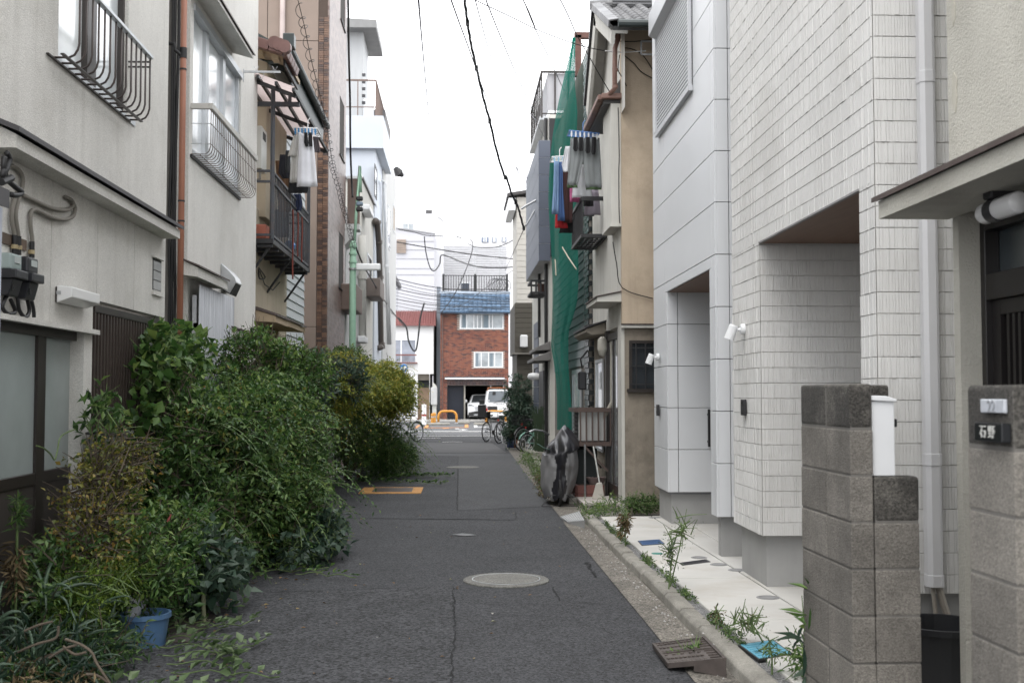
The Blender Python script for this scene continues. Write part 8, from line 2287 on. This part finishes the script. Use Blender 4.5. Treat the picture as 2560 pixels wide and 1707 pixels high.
def foliage(parent, ells, mat, NT, m, tl, L_, W_, name='foliage', stems=0, stem_mat=None, **k):
    P, ld, o, d, T = twigs(ells, NT, m, tl, **k)
    keep = (P[:, 0] > -2.56) if P[:, 0].mean() < 0 else np.ones(len(P), bool)
    keep &= P[:, 2] > .015; P, ld = P[keep], ld[keep]
    nrm = unit(NPR.normal(0, .55, P.shape) + np.array([0, 0, 1.0]))
    N = len(P); l_ = NPR.uniform(.65, 1.25, N) * L_
    o_ = put(name, leaf_mesh(name, P, ld, nrm, l_, l_ * W_ * NPR.uniform(.8, 1.15, N)), mat, parent); stuff(o_)
    if stems:
        mb = MB()
        for i in NPR.choice(NT, min(stems, NT), replace=False):
            a = Vector(o[i] - d[i] * T[i] * .6); b = Vector(o[i] + d[i] * T[i] * .7)
            mb.tube([a, a.lerp(b, .5) + Vector((0, 0, .01)), b], [.006, .004, .002], 3, False)
        stuff(mb.build('twigs', stem_mat or BARK, parent))
def shoots(parent, ells, n, mat, L_, W_, ln=.6, seed=1, m=16, name='arching_shoots', out=(.5, 0, .6)):
    o, dv = sample(ells, n, .08, 1.9, -.5); P = []; D = []; mb = MB()
    d = unit(dv * .6 + NPR.normal(0, .45, (n, 3)) + np.array(out)); T = NPR.uniform(.5, 1.3, n) * ln
    for i in range(n):
        pts = [o[i] + d[i] * T[i] * f + np.array([0, 0, -1]) * .75 * T[i] * f * f for f in np.linspace(-.2, 1, 7)]
        mb.tube([Vector(p) for p in pts], [.004, .004, .0035, .003, .003, .002, .001], 3, False)
    f = np.linspace(.05, 1, m)
    P = (o[:, None, :] + d[:, None, :] * (T[:, None] * f)[:, :, None] + np.array([0, 0, -1]) * (.75 * T[:, None] * f * f)[:, :, None]).reshape(-1, 3)
    D = np.repeat(d, m, 0) + np.array([0, 0, -1]) * np.tile(1.5 * f, n)[:, None]; D = unit(D); sd = unit(np.cross(D, NPR.normal(0, .4, D.shape) + np.array([0, 0, 1.0]))) * np.where(np.arange(len(D)) % 2, 1, -1)[:, None]
    N = len(P); l_ = NPR.uniform(.7, 1.2, N) * L_; keep = (P[:, 0] > -2.56) & (P[:, 2] > .02)
    stuff(put(name, leaf_mesh(name, P[keep], unit(D * .6 + sd)[keep], unit(NPR.normal(0, .4, P.shape) + np.array([0, 0, 1.0]))[keep], l_[keep], l_[keep] * W_), mat, parent)); stuff(mb.build('shoot_stems', GSTEM, parent))
BARK = M('bark', (.075, .058, .042), .9, .25, 14, .5, 80, .004)
GSTEM = M('green_stem', (.10, .15, .05), .7, .2, 10)
G_DARK = leafmat('leaf_deep_green', [(0, (.020, .048, .014)), (.35, (.045, .10, .026)), (.7, (.085, .16, .042)), (1, (.17, .25, .075))])
G_MID = leafmat('leaf_mid_green', [(0, (.025, .06, .016)), (.4, (.055, .125, .03)), (.75, (.11, .195, .045)), (1, (.20, .27, .07))])
G_YEL = leafmat('leaf_yellow_green', [(0, (.08, .12, .02)), (.4, (.20, .25, .04)), (.75, (.34, .35, .06)), (1, (.46, .38, .08))])
G_GOLD = leafmat('leaf_golden', [(0, (.05, .07, .014)), (.4, (.13, .15, .028)), (.8, (.26, .23, .05)), (1, (.30, .19, .05))])
G_BLUE = leafmat('leaf_blue_green', [(0, (.02, .045, .028)), (.5, (.05, .09, .06)), (1, (.12, .17, .12))])
G_LIME = leafmat('leaf_lime', [(0, (.06, .12, .012)), (.5, (.13, .22, .025)), (1, (.22, .29, .05))])
G_DRY = leafmat('leaf_dry', [(0, (.06, .045, .022)), (.5, (.14, .10, .05)), (1, (.25, .19, .10))], .8, .2)
def trunk(parent, base, tips, r0=.025, mat=None, name='stem'):
    for tp in tips:
        a, b = Vector(base), Vector(tp); m_ = a.lerp(b, .45) + Vector((rnd.uniform(-.08, .08), rnd.uniform(-.1, .1), .06))
        a = a + Vector((rnd.uniform(-.05, .05), rnd.uniform(-.08, .08), 0))
        MB().tube(smooth([a, m_, b], 4), [r0 * (1 - .75 * i / 8) for i in range(9)], 6).build(name, mat or BARK, parent)
def shrub(label, base, loc=None, cat='shrub', name='shrub'): return thing(name, label, cat)

# --- the great shrub along the mortar houses
t = shrub('large dense dark green shrub overgrowing the mortar house fronts', None)
EA = [(-2.25, 9.7, .95, .33, .75, .85), (-2.05, 10.7, .95, .46, .85, .88), (-1.88, 11.9, .95, .5, .95, .85), (-2.0, 13.3, .85, .42, .95, .80), (-1.68, 11.2, .5, .34, .7, .45), (-2.05, 9.5, .45, .28, .6, .40), (-2.3, 11.6, 1.62, .26, .9, .32)]
foliage(t, EA, G_DARK, 7000, 7, .28, .062, .48, stems=1800, inner=.36, clump=2.1, thr=0, spread=.8)
foliage(t, EA[:4], G_GOLD, 170, 5, .2, .05, .5, name='fading_leaves', inner=.12, thr=.15, clump=1.2)
foliage(t, EA[:5], G_MID, 2100, 6, .30, .055, .5, name='young_leaves', inner=.10, up=.6, clump=1.5, thr=.02)
shoots(t, EA[:5], 120, G_MID, .055, .42, .55)
shoots(t, EA[:5], 170, G_DARK, .060, .45, .5, name='arching_shoots')
trunk(t, (-2.2, 11.2, 0), [(-2.2, 9.8, 1.4), (-2.0, 10.8, 1.6), (-1.8, 12.0, 1.6), (-1.8, 13.4, 1.6), (-1.5, 11.2, 1.0), (-2.2, 12.4, 1.9)], .03)
# --- climber with broad leaves on the lattice
t = shrub('climbing vine with broad heart leaves on the lattice and downpipe', None, 'vine', name='climbing_vine'); t['category'] = 'vine'
foliage(t, [(-2.45, 9.55, 1.75, .14, .55, .42), (-2.42, 10.3, 1.95, .14, .5, .22), (-2.42, 9.2, 1.2, .12, .3, .6)], G_MID, 330, 4, .2, .10, .8, stems=160, stem_mat=GSTEM, inner=.2, thr=-.3)
foliage(t, [(-2.45, 7.95, 1.42, .08, .28, .25), (-2.42, 8.15, 1.05, .08, .2, .3)], G_DARK, 90, 4, .18, .085, .45, name='foliage', stems=60, stem_mat=GSTEM, inner=.3, thr=-.4)
MB().tube(smooth([px('C', x, y, X=-2.48) for x, y in ((640, 930), (520, 990), (490, 1110), (465, 1190), (430, 1140), (370, 1090), (310, 1070))]), .005, 5).build('tendril', GSTEM, t)
# --- light green shoots on top (second vine)
t = shrub('light green leafy shrub before the corrugated screen', None)
foliage(t, [(-2.1, 11.9, 1.95, .35, .75, .28), (-1.85, 13.0, 1.85, .4, .7, .3)], G_MID, 900, 6, .25, .06, .5, stems=250, inner=.25, up=.6)
trunk(t, (-2.2, 12.3, 0), [(-2.1, 11.9, 1.9), (-1.9, 13.0, 1.8)], .02)
# --- rhododendron-like shrub
t = shrub('sparse shrub with long leathery leaves above the hidden bicycle', None)
foliage(t, [(-1.95, 15.6, 1.85, .35, .8, .30), (-1.6, 16.6, 1.8, .3, .7, .3), (-2.1, 15.4, 1.5, .35, .6, .35)], G_BLUE, 420, 7, .16, .10, .32, stems=420, inner=.35, up=.5, droop=.1)
foliage(t, [(-2.25, 16.0, .9, .28, 1.1, .6)], G_DARK, 1100, 6, .2, .06, .5, name='lower_foliage', inner=.3)
trunk(t, (-2.2, 15.8, 0), [(-2.0, 15.5, 1.9), (-1.7, 16.6, 1.8), (-2.2, 15.2, 1.6), (-2.1, 16.4, 1.5)], .022)
# --- nandina with yellow green feathery leaves
t = shrub('wide yellow green feathery shrub around the mint green pole', None)
EB = [(-2.0, 16.9, 1.72, .42, .9, .36), (-2.0, 20.0, 1.85, .55, 1.4, .42), (-1.45, 21.4, 1.72, .55, 1.4, .42), (-2.0, 18.2, 1.75, .5, 1.2, .42), (-1.2, 22.0, 1.62, .36, 1.1, .34)]
foliage(t, EB, G_YEL, 8000, 8, .28, .066, .34, stems=900, inner=.3, up=.15, droop=.3, clump=2.4, thr=-.05)
shoots(t, EB, 240, G_YEL, .055, .3, .55)
shoots(t, [(-1.4, 22.6, .6, .5, 1.2, .45)], 120, G_MID, .055, .3, .7)
foliage(t, [(-1.6, 22.6, .6, .5, 1.3, .5), (-1.2, 22.8, .35, .4, 1.0, .32), (-1.9, 20.4, .9, .4, 1.2, .5)], G_MID, 3600, 8, .28, .055, .32, name='lower_foliage', stems=300, inner=.3, droop=.6)
trunk(t, (-2.05, 21.4, 0), [(-1.9, 20.2, 1.7), (-1.3, 21.6, 1.6), (-1.6, 22.4, 1.5), (-2.1, 19.4, 1.5), (-1.2, 22.6, 1.2), (-1.8, 21.0, 1.7)], .03)
t = shrub('young sapling shoots against the mint green pole', None)
foliage(t, [(-2.2, 22.6, 2.2, .4, .6, .35)], G_MID, 420, 6, .25, .06, .5, stems=100, thr=-.3)
# --- golden small shrub, mixed low plants, fern, by the sliding doors
t = shrub('small golden leaved shrub before the sliding doors', None)
foliage(t, [(-2.25, 7.35, .98, .22, .42, .34), (-2.2, 7.7, 1.2, .15, .3, .22), (-2.2, 7.0, .75, .2, .3, .25)], G_GOLD, 520, 6, .16, .034, .65, stems=420, inner=.4, up=.5, thr=-.25)
trunk(t, (-2.3, 7.4, 0), [(-2.25, 7.2, 1.1), (-2.2, 7.6, 1.35), (-2.3, 7.0, .9), (-2.15, 7.9, 1.2)], .012)
t = shrub('low tangle of mixed green plants below the golden shrub', None)
foliage(t, [(-2.15, 7.9, .45, .32, .7, .42), (-2.0, 8.7, .4, .3, .6, .4), (-2.3, 6.9, .45, .2, .5, .38)], G_DARK, 1700, 6, .2, .05, .45, stems=300, inner=.35)
foliage(t, [(-2.1, 7.8, .6, .3, .8, .35)], G_MID, 420, 5, .25, .07, .35, name='broad_leaves', inner=.25, up=.6)
foliage(t, [(-1.85, 8.6, .35, .25, .6, .3)], G_BLUE, 160, 3, .18, .10, .7, name='heart_leaves', inner=.3)
for q in ((-2.0, 8.0, .72), (-1.95, 8.3, .66), (-2.05, 7.7, .66)): MB().tube([q, (q[0] + .02, q[1] + .02, q[2] + .05)], [.010, .004], 6).build('red_flower_spike', M('red_flower', (.20, .03, .03), .7), t)
t = shrub('dark ground cover under the aloes along the left wall', None)
foliage(t, [(-2.35, 5.6, .12, .3, .9, .16), (-2.2, 6.6, .14, .35, .7, .18), (-2.4, 7.2, .2, .2, .6, .25), (-2.1, 5.2, .06, .25, .6, .08)], G_DARK, 1900, 6, .18, .055, .3, stems=300, inner=.5, thr=-.3)
foliage(t, [(-2.35, 5.8, .2, .25, .9, .16), (-2.15, 6.4, .16, .25, .6, .14)], G_BLUE, 300, 4, .25, .13, .14, name='grass_blades', inner=.4, up=1.0, thr=-.4)
t = shrub('bright lime green asparagus fern beside the blue pot', None, 'fern', name='fern'); t['category'] = 'fern'
foliage(t, [(-2.2, 6.8, .42, .18, .32, .22), (-2.1, 7.1, .48, .16, .3, .16)], G_LIME, 1200, 8, .14, .022, .35, stems=200, stem_mat=GSTEM, inner=.4, thr=-.3, droop=.5)
t = shrub('ivy trailing at the foot of the large shrub', None, 'ivy', name='ivy'); t['category'] = 'ivy'
foliage(t, [(-1.5, 10.9, .22, .3, .7, .2), (-1.28, 11.2, .28, .16, .4, .16)], G_BLUE, 230, 4, .22, .085, .75, stems=120, stem_mat=GSTEM, inner=.3, thr=-.4)
# --- ground creepers
def creeper(label, starts, n, mat, L_, W_, seed, tlen=.9):
    r = random.Random(seed); t = thing('creeper', label, 'creeper'); mb = MB(); P = []; D = []
    for (x, y, a0) in starts:
        a = a0; p = Vector((x, y, .03)); pts = [p.copy()]; k = int(tlen * r.uniform(.7, 1.2) / .06)
        for i in range(k):
            a += r.uniform(-.35, .35); p = p + Vector((math.cos(a) * .06, math.sin(a) * .06, 0)); p.z = .02 + .03 * abs(math.sin(i * .7 + a0)); pts.append(p.copy())
            for _ in range(n): P.append(p + Vector((r.uniform(-.02, .02), r.uniform(-.02, .02), .015))); q = a + r.choice((-1, 1)) * r.uniform(.4, 1.5); D.append((math.cos(q), math.sin(q), r.uniform(.2, 1.2)))
        mb.tube(pts, .004, 4)
    mb.build('stem', GSTEM, t)
    P = np.array([tuple(p) for p in P]); D = unit(np.array(D)); N = len(P); l_ = NPR.uniform(.6, 1.2, N) * L_
    stuff(put('foliage', leaf_mesh('foliage', P, D, unit(NPR.normal(0, .35, P.shape) + np.array([0, 0, 1.0])), l_, l_ * W_), mat, t))
st = [gp('D', 1250, 1000 + i * 75) for i in range(8)]
G_PALE = leafmat('leaf_pale', [(0, (.06, .10, .04)), (.5, (.12, .18, .08)), (1, (.22, .28, .15))])
creeper('creeping vine with pale leaves spreading over the near asphalt', [(x + .02 * i, y, .15 - .05 * i) for i, (x, y) in enumerate(st)] + [(-2.0, 6.3, -.2), (-2.05, 5.9, 0), (-2.0, 5.5, .2)], 2, G_PALE, .075, .62, 3, .9)
creeper('creeping stems with small leaves on the lane beside the ivy', [(*gp('T', 330, 680), .2), (*gp('T', 480, 650), .0), (*gp('T', 560, 690), .3)], 2, G_MID, .06, .5, 5, .6)
creeper('cut creeper lying across the lane under the far shrub', [(*gp('G', 1100, 1385), .0), (*gp('G', 1250, 1390), .05), (*gp('G', 1000, 1420), -.1)], 4, G_DARK, .09, .5, 6, 1.6)
# --- aloes: each fleshy leaf a piece
ALO = M('aloe_green', (.05, .085, .05), .5, .15, 8, .1, 40, .002, objvar=.3); ALT = M('aloe_tan', (.30, .22, .10), .7, .2, 8)
def aleaf(seed, Ln):
    r = random.Random(seed); cv = r.uniform(.4, 1.5); pts = []; rs = []
    ang = 1.15; p = Vector((0, 0, 0))
    for i in range(11):
        f = i / 10; pts.append(p.copy()); rs.append(.021 * (1 - f) ** .8 * (Ln / .4) + .002); p = p + Vector((math.cos(ang), 0, math.sin(ang))) * Ln / 10; ang -= cv * .16 * (1 + f)
    mb = MB().tube(pts, rs, 6)
    for i in range(2, 10):
        for s_ in (-1, 1): b = pts[i] + Vector((0, s_ * rs[i] * .9, 0)); mb.add([b + Vector((-.006, 0, 0)), b + Vector((.006, 0, 0)), b + Vector((.008, s_ * .008, .004))], [(0, 1, 2)])
    return mb.mesh('leaf', smooth=True)
AL = [aleaf(i, l_) for i, l_ in enumerate((.34, .40, .30, .44, .37))]
for k, (x, y, z, n, s_) in enumerate(((-2.3, 6.5, .42, 13, .8), (-2.12, 6.75, .30, 12, .75), (-2.4, 6.1, .34, 11, .8), (-2.2, 6.1, .16, 12, .75), (-2.02, 6.4, .10, 10, .6), (-2.3, 5.75, .1, 11, .7), (-1.98, 8.0, .38, 11, .75), (-1.85, 8.45, .30, 11, .8), (-1.78, 8.15, .2, 9, .65), (-2.1, 5.6, .08, 9, .6))):
    lab = ('tall grey green aloe rosette before the sliding doors', 'aloe rosette leaning against the lime fern', 'aloe rosette at the stucco sliver', 'low aloe rosette in front of the tall one', 'small aloe rosette beside the blue pot foot', 'aloe rosette among dry branches', 'aloe rosette in the mixed green tangle', 'spiky aloe rosette reaching over the lane edge', 'small aloe rosette at the tangle foot', 'smallest aloe rosette between dry branches')[k]
    t = thing('aloe_plant', lab, 'aloe', (x, y, 0), 0, 'aloes along the left wall')
    MB().tube([(rnd.uniform(-.1, .1), rnd.uniform(-.1, .1), 0), (0, 0, z * .6), (0, 0, z + .02)], .015, 8).build('stem', M('aloe_stem', (.13, .14, .08), .8, .2, 10), t)
    for i in range(n):
        o = put('leaf', AL[(i + k) % 5], None, t, (0, 0, z), (0, rnd.uniform(-.5, .35), i * 2.4 + rnd.uniform(-.2, .2)), (s_, s_, s_))
        if not AL[(i + k) % 5].materials: AL[(i + k) % 5].materials.append(ALO)
t = thing('dry_branches', 'tangle of bare dry aloe stems on the ground by the near left corner', 'branches')
for pts in ([(210, 1120), (330, 1070), (450, 1040)], [(150, 1300), (320, 1230), (480, 1180), (500, 1080)], [(560, 1190), (700, 1240), (790, 1310), (830, 1400), (940, 1568)], [(540, 1250), (640, 1320), (740, 1300)], [(420, 1350), (560, 1270), (660, 1240)], [(740, 1490), (830, 1500), (930, 1560)]):
    MB().tube(smooth([px('D', x, y, Y=5.9) for x, y in pts]), .007, 6).build('branch', M('grey_branch', (.12, .095, .07), .9, .25, 10, .4, 60, .003), t)
foliage(t, [(-2.1, 5.4, .12, .4, .7, .16)], G_DRY, 260, 5, .2, .06, .25, name='dead_leaves', thr=-.4)
t = thing('weed', 'tall bushy tipped weed with dead lower leaves at the sliding doors', 'weed')
p = px('D', 150, 150, X=-2.42); MB().tube([(-2.42, p.y, 0), (-2.42, p.y, p.z + .1)], .007, 6).build('stem', GSTEM, t)
foliage(t, [(-2.42, p.y, p.z + .02, .03, .03, .12)], G_MID, 40, 4, .04, .06, .12, inner=.5, thr=-1, up=.6); foliage(t, [(-2.42, p.y, p.z - .28, .04, .04, .2)], G_DRY, 40, 4, .04, .07, .2, name='dead_leaves', inner=.5, thr=-1, up=-.8)
# --- pots
pc = px('D', 1240, 1270, Z=0); Yp = pc.y + .1; xp_ = px('D', 1243, 1000, Y=Yp).x; zp_ = px('D', 1243, 960, Y=Yp).z; rp_ = (px('D', 1445, 960, Y=Yp).x - px('D', 1000, 960, Y=Yp).x) / 2
BPT = M('blue_pot_plastic', (.075, .15, .27), .45, .12, 6, grime=((.16, .21, .27), .5, 8))
t = thing('flower_pot', 'blue plastic flower pot with a white pot tipped inside', 'flower pot', (xp_, Yp, 0))
MB().lathe([(rp_ * .78, 0), (rp_ * .92, zp_ - .035), (rp_, zp_ - .03), (rp_, zp_), (rp_ * .9, zp_), (rp_ * .86, zp_ - .04), (.0001, zp_ - .045)], 40).build('pot', BPT, t)
MB().lathe([(rp_ * .85, zp_ - .035), (.0001, zp_ - .02)], 24).build('soil', SOIL, t)
foliage(t, [(xp_, Yp, zp_ + .0, .11, .11, .03)], G_DRY, 60, 3, .06, .04, .3, name='dry_grass', thr=-1); t.children[-1].location = (-xp_, -Yp, 0)
t = thing('white_pot', 'small ribbed white pot lying tipped in the blue pot', 'flower pot', (xp_ - .10, Yp + .03, zp_ - .05)); t.rotation_euler = (.0, .35, 0)
MB().lathe([(.04, 0), (.058, .13), (.065, .13), (.065, .145), (.055, .145), (.0001, .02)], 22).build('pot', M('ribbed_white', (.46, .46, .47), .5, .1, 8), t)
t = thing('mat', 'brown ribbed rubber mat behind the blue pot', 'mat'); q = [gp('D', 1380, 960), gp('D', 1560, 905), gp('D', 1850, 1005), gp('D', 1620, 1230), gp('D', 1400, 1230)]
MB().prism([(x, y, 0) for x, y in q], (0, 0, .004), (0, 0, .014)).build('mat', M('brown_mat', (.055, .045, .04), .8, .1, 5), t)
t = thing('grey_pillar_box', 'grey metal pillar box half hidden by leaves at the lattice', 'meter box'); p = px('C', 990, 965, X=-2.38)
MB().box(-2.56, -2.38, p.y, p.y + .3, 0, p.z - .01).build('case', M('grey_box_metal', (.22, .23, .21), .6, .1, 4, streak=.5), t, .006); MB().box(-2.58, -2.35, p.y - .03, p.y + .33, p.z - .0095, p.z + .01).build('lid', DARKG, t)
t = thing('planter', 'grey concrete planter box at the foot of the large shrub', 'planter'); p = gp('T', 340, 600); box('box', CONC, t, p[0] - .3, p[0] + .12, p[1], p[1] + .5, 0, .3, .02)
# --- right side weeds
def weeds(label, ells, mat, NT, L_, W_, m=5, tl=.14, **k):
    t = thing('weeds', label, 'weeds'); foliage(t, ells, mat, NT, m, tl, L_, W_, stems=NT // 3, stem_mat=GSTEM, **k); return t
weeds('low weeds in the crack between kerb and new concrete', [(1.715, 6.6 + i * .48, .10, .04, .26, .035) for i in range(15)], G_DARK, 380, .026, .4, 4, .05, thr=0)
weeds('weed clump along the step of the tan house', [(1.75, 14.6, .12, .22, .35, .12), (2.0, 14.9, .14, .25, .3, .14), (2.35, 15.2, .14, .3, .2, .14), (1.62, 14.1, .1, .1, .4, .08)], G_MID, 260, .034, .45)
weeds('dark weeds at the foot of the stained wall', [(2.5, 15.3, .12, .25, .12, .12)], G_DARK, 160, .04, .5)
weeds('straggly kerb weeds beside the covered bicycle', [(1.55, 18.2 + i * 1.1, .16, .2, .6, .18) for i in range(8)], G_MID, 330, .05, .3, 5, .2)
weeds('dry grass clump on the kerb before the covered bicycle', [(1.45, 17.6, .12, .16, .5, .12), (1.5, 19.4, .14, .16, .6, .14)], G_DRY, 260, .08, .12)
weeds('small weed in the gutter below the iron ramp plate', [(*gp('S', 990, 1430), .06, .10, .08, .05)], G_MID, 70, .035, .5)
def stalk(label, c, x, yb, yt, Z, mat, NT, L_, W_, lean=0, rad=.05, name='weed', tl=.08, m=4, low=.35, cat='weed', up=.6):
    b = px(c, x, yb, Z=Z); tp = px(c, x + lean, yt, Y=b.y); t = thing(name, label, cat)
    MB().tube([tuple(b), ((b.x + tp.x) / 2 + .01, b.y, (b.z + tp.z) / 2), tuple(tp)], [.006, .005, .002], 6).build('stem', GSTEM, t)
    h = tp.z - b.z
    foliage(t, [(b.x + (tp.x - b.x) * .7, b.y, b.z + h * (.5 + low / 2), rad, rad, h * (.5 - low / 2))], mat, NT, m, tl, L_, W_, inner=.5, thr=-1, up=up, stems=NT // 2, stem_mat=GSTEM); return t
stalk('tall feathery horseweed growing from the kerb joint', 'S', 840, 850, 400, .085, G_BLUE, 46, .035, .14, 20, .05, tl=.10)
stalk('branching horseweed flower stalk above the kerb', 'S', 850, 830, 220, .085, G_BLUE, 46, .014, .3, 130, .11, tl=.14, low=.5)
stalk('wilted brown weed on the kerb by the panelled house', 'S', 505, 515, 225, .085, G_DRY, 60, .07, .2, -10, .04, up=-.9)
stalk('single dry stalk in the gravel strip', 'S', 1207, 1160, 965, .075, G_DRY, 12, .03, .4, 0, .02)
stalk('thin airy dry weed on the apron edge', 'S', 1580, 1270, 1010, .085, G_DRY, 70, .012, .4, -170, .12, tl=.1)
t = stalk('leafy young plant with long glossy leaves against the block post', 'S', 1910, 1800, 890, .05, G_BLUE, 8, .14, .20, -40, .02, 'leafy_plant', .05, 2, .1, 'plant', .15)
foliage(t, [(px('S', 1880, 1000, Y=5.6).x, 5.45, .55, .05, .05, .12)], G_MID, 5, 2, .04, .11, .24, name='top_leaves', thr=-1, up=1.2)
p = px('S', 1650, 1480, Z=.08); weeds('bushy seedlings between post and blue cover', [(p.x + .10, p.y - .1, .18, .08, .1, .10), (p.x + .18, p.y - .25, .15, .08, .1, .12)], G_MID, 60, .045, .35, 5, .14, thr=-.5)
stalk('goldenrod seedling rising beside the blue cover', 'S', 1640, 1500, 1210, .08, G_MID, 14, .05, .14, -30, .03)
# --- potted shrub and horsetails further along the right
t = shrub('tall grey green potted shrub before the far right houses', None)
foliage(t, [(1.85, 33, 1.0, .45, .7, .55), (1.75, 33.2, 1.75, .35, .5, .4), (1.65, 32.8, .45, .3, .5, .35), (2.1, 32.2, .7, .35, .6, .5)], G_BLUE, 1500, 6, .26, .085, .55, stems=200, inner=.35)
trunk(t, (1.9, 33, .0), [(1.75, 33.2, 1.9), (2.0, 32.8, 1.2), (1.6, 33, 1.4)], .03)
t = thing('horsetail_clump', 'dense clump of thin dark horsetail stems in a low planter', 'plant'); mb = MB()
for i in range(90): x, y = 2.0 + rnd.uniform(-.08, .14), 28.5 + rnd.uniform(-.5, .5); mb.tube([(x, y, 0), (x + rnd.uniform(-.04, .04), y, rnd.uniform(.6, 1.0)), (x + rnd.uniform(-.1, .1), y, rnd.uniform(1.0, 1.3))], .007, 3)
stuff(mb.build('stems', M('horsetail_green', (.03, .055, .025), .7), t)); box('planter', CONC, t, 1.75, 2.2, 27.9, 29.1, 0, .18, .01)
for k, (x, y, m_, lab) in enumerate(((905, 1360, M('navy_pot', (.015, .025, .09), .4), 'dark blue square pot on the right kerb'), (985, 1355, M('terracotta', (.25, .10, .06), .7, .15, 8), 'terracotta pot beside the dark blue one'))):
    p = gp('V4', x, y); t = thing('flower_pot', lab, 'flower pot', (p[0], p[1] + .12, 0))
    MB().lathe([(.10, 0), (.135, .30), (.15, .30), (.15, .34), (.13, .34), (.12, .3), (.0001, .29)], 6 if k == 0 else 20).build('pot', m_, t); MB().lathe([(.12, .301), (.0001, .31)], 12).build('soil', SOIL, t)
# --- fallen leaves on the lane
t = thing('fallen_leaves', 'scattered dry leaves and petals on the asphalt', 'leaves'); N = 170
P = np.stack([NPR.uniform(-1.7, 1.25, N), NPR.uniform(5, 16, N), np.full(N, .012)], 1); P[:90, 0] = -1.75 + NPR.exponential(.22, 90); P[:90, 1] = NPR.uniform(6, 14, 90)
D = NPR.normal(0, 1, (N, 3)); D[:, 2] = NPR.uniform(0, .15, N); l_ = NPR.uniform(.015, .05, N)
stuff(put('leaves', leaf_mesh('leaves', P, unit(D), unit(NPR.normal(0, .2, P.shape) + np.array([0, 0, 1.0])), l_, l_ * .5), leafmat('leaf_litter', [(0, (.10, .06, .03)), (.5, (.25, .15, .07)), (.85, (.2, .2, .08)), (1, (.5, .48, .45))], .8, .1), t)); stuff(t) if False else None
t = thing('gutter_litter', 'small stones and grit along the right gutter', 'grit'); mb = MB()
for i in range(260):
    x = rnd.choice((1.46, 1.53, 1.72)) + rnd.gauss(0, .035); y = rnd.uniform(5.5, 14); s_ = rnd.uniform(.004, .011); z = .01 if x < 1.56 else .072
    mb.add([(x + s_, y, z), (x, y + s_, z), (x - s_, y, z), (x, y - s_, z), (x, y, z + s_)], [(0, 1, 4), (1, 2, 4), (2, 3, 4), (3, 0, 4)])
stuff(mb.build('grit', M('pale_grit', (.38, .37, .36), .9, .3, 40), t))
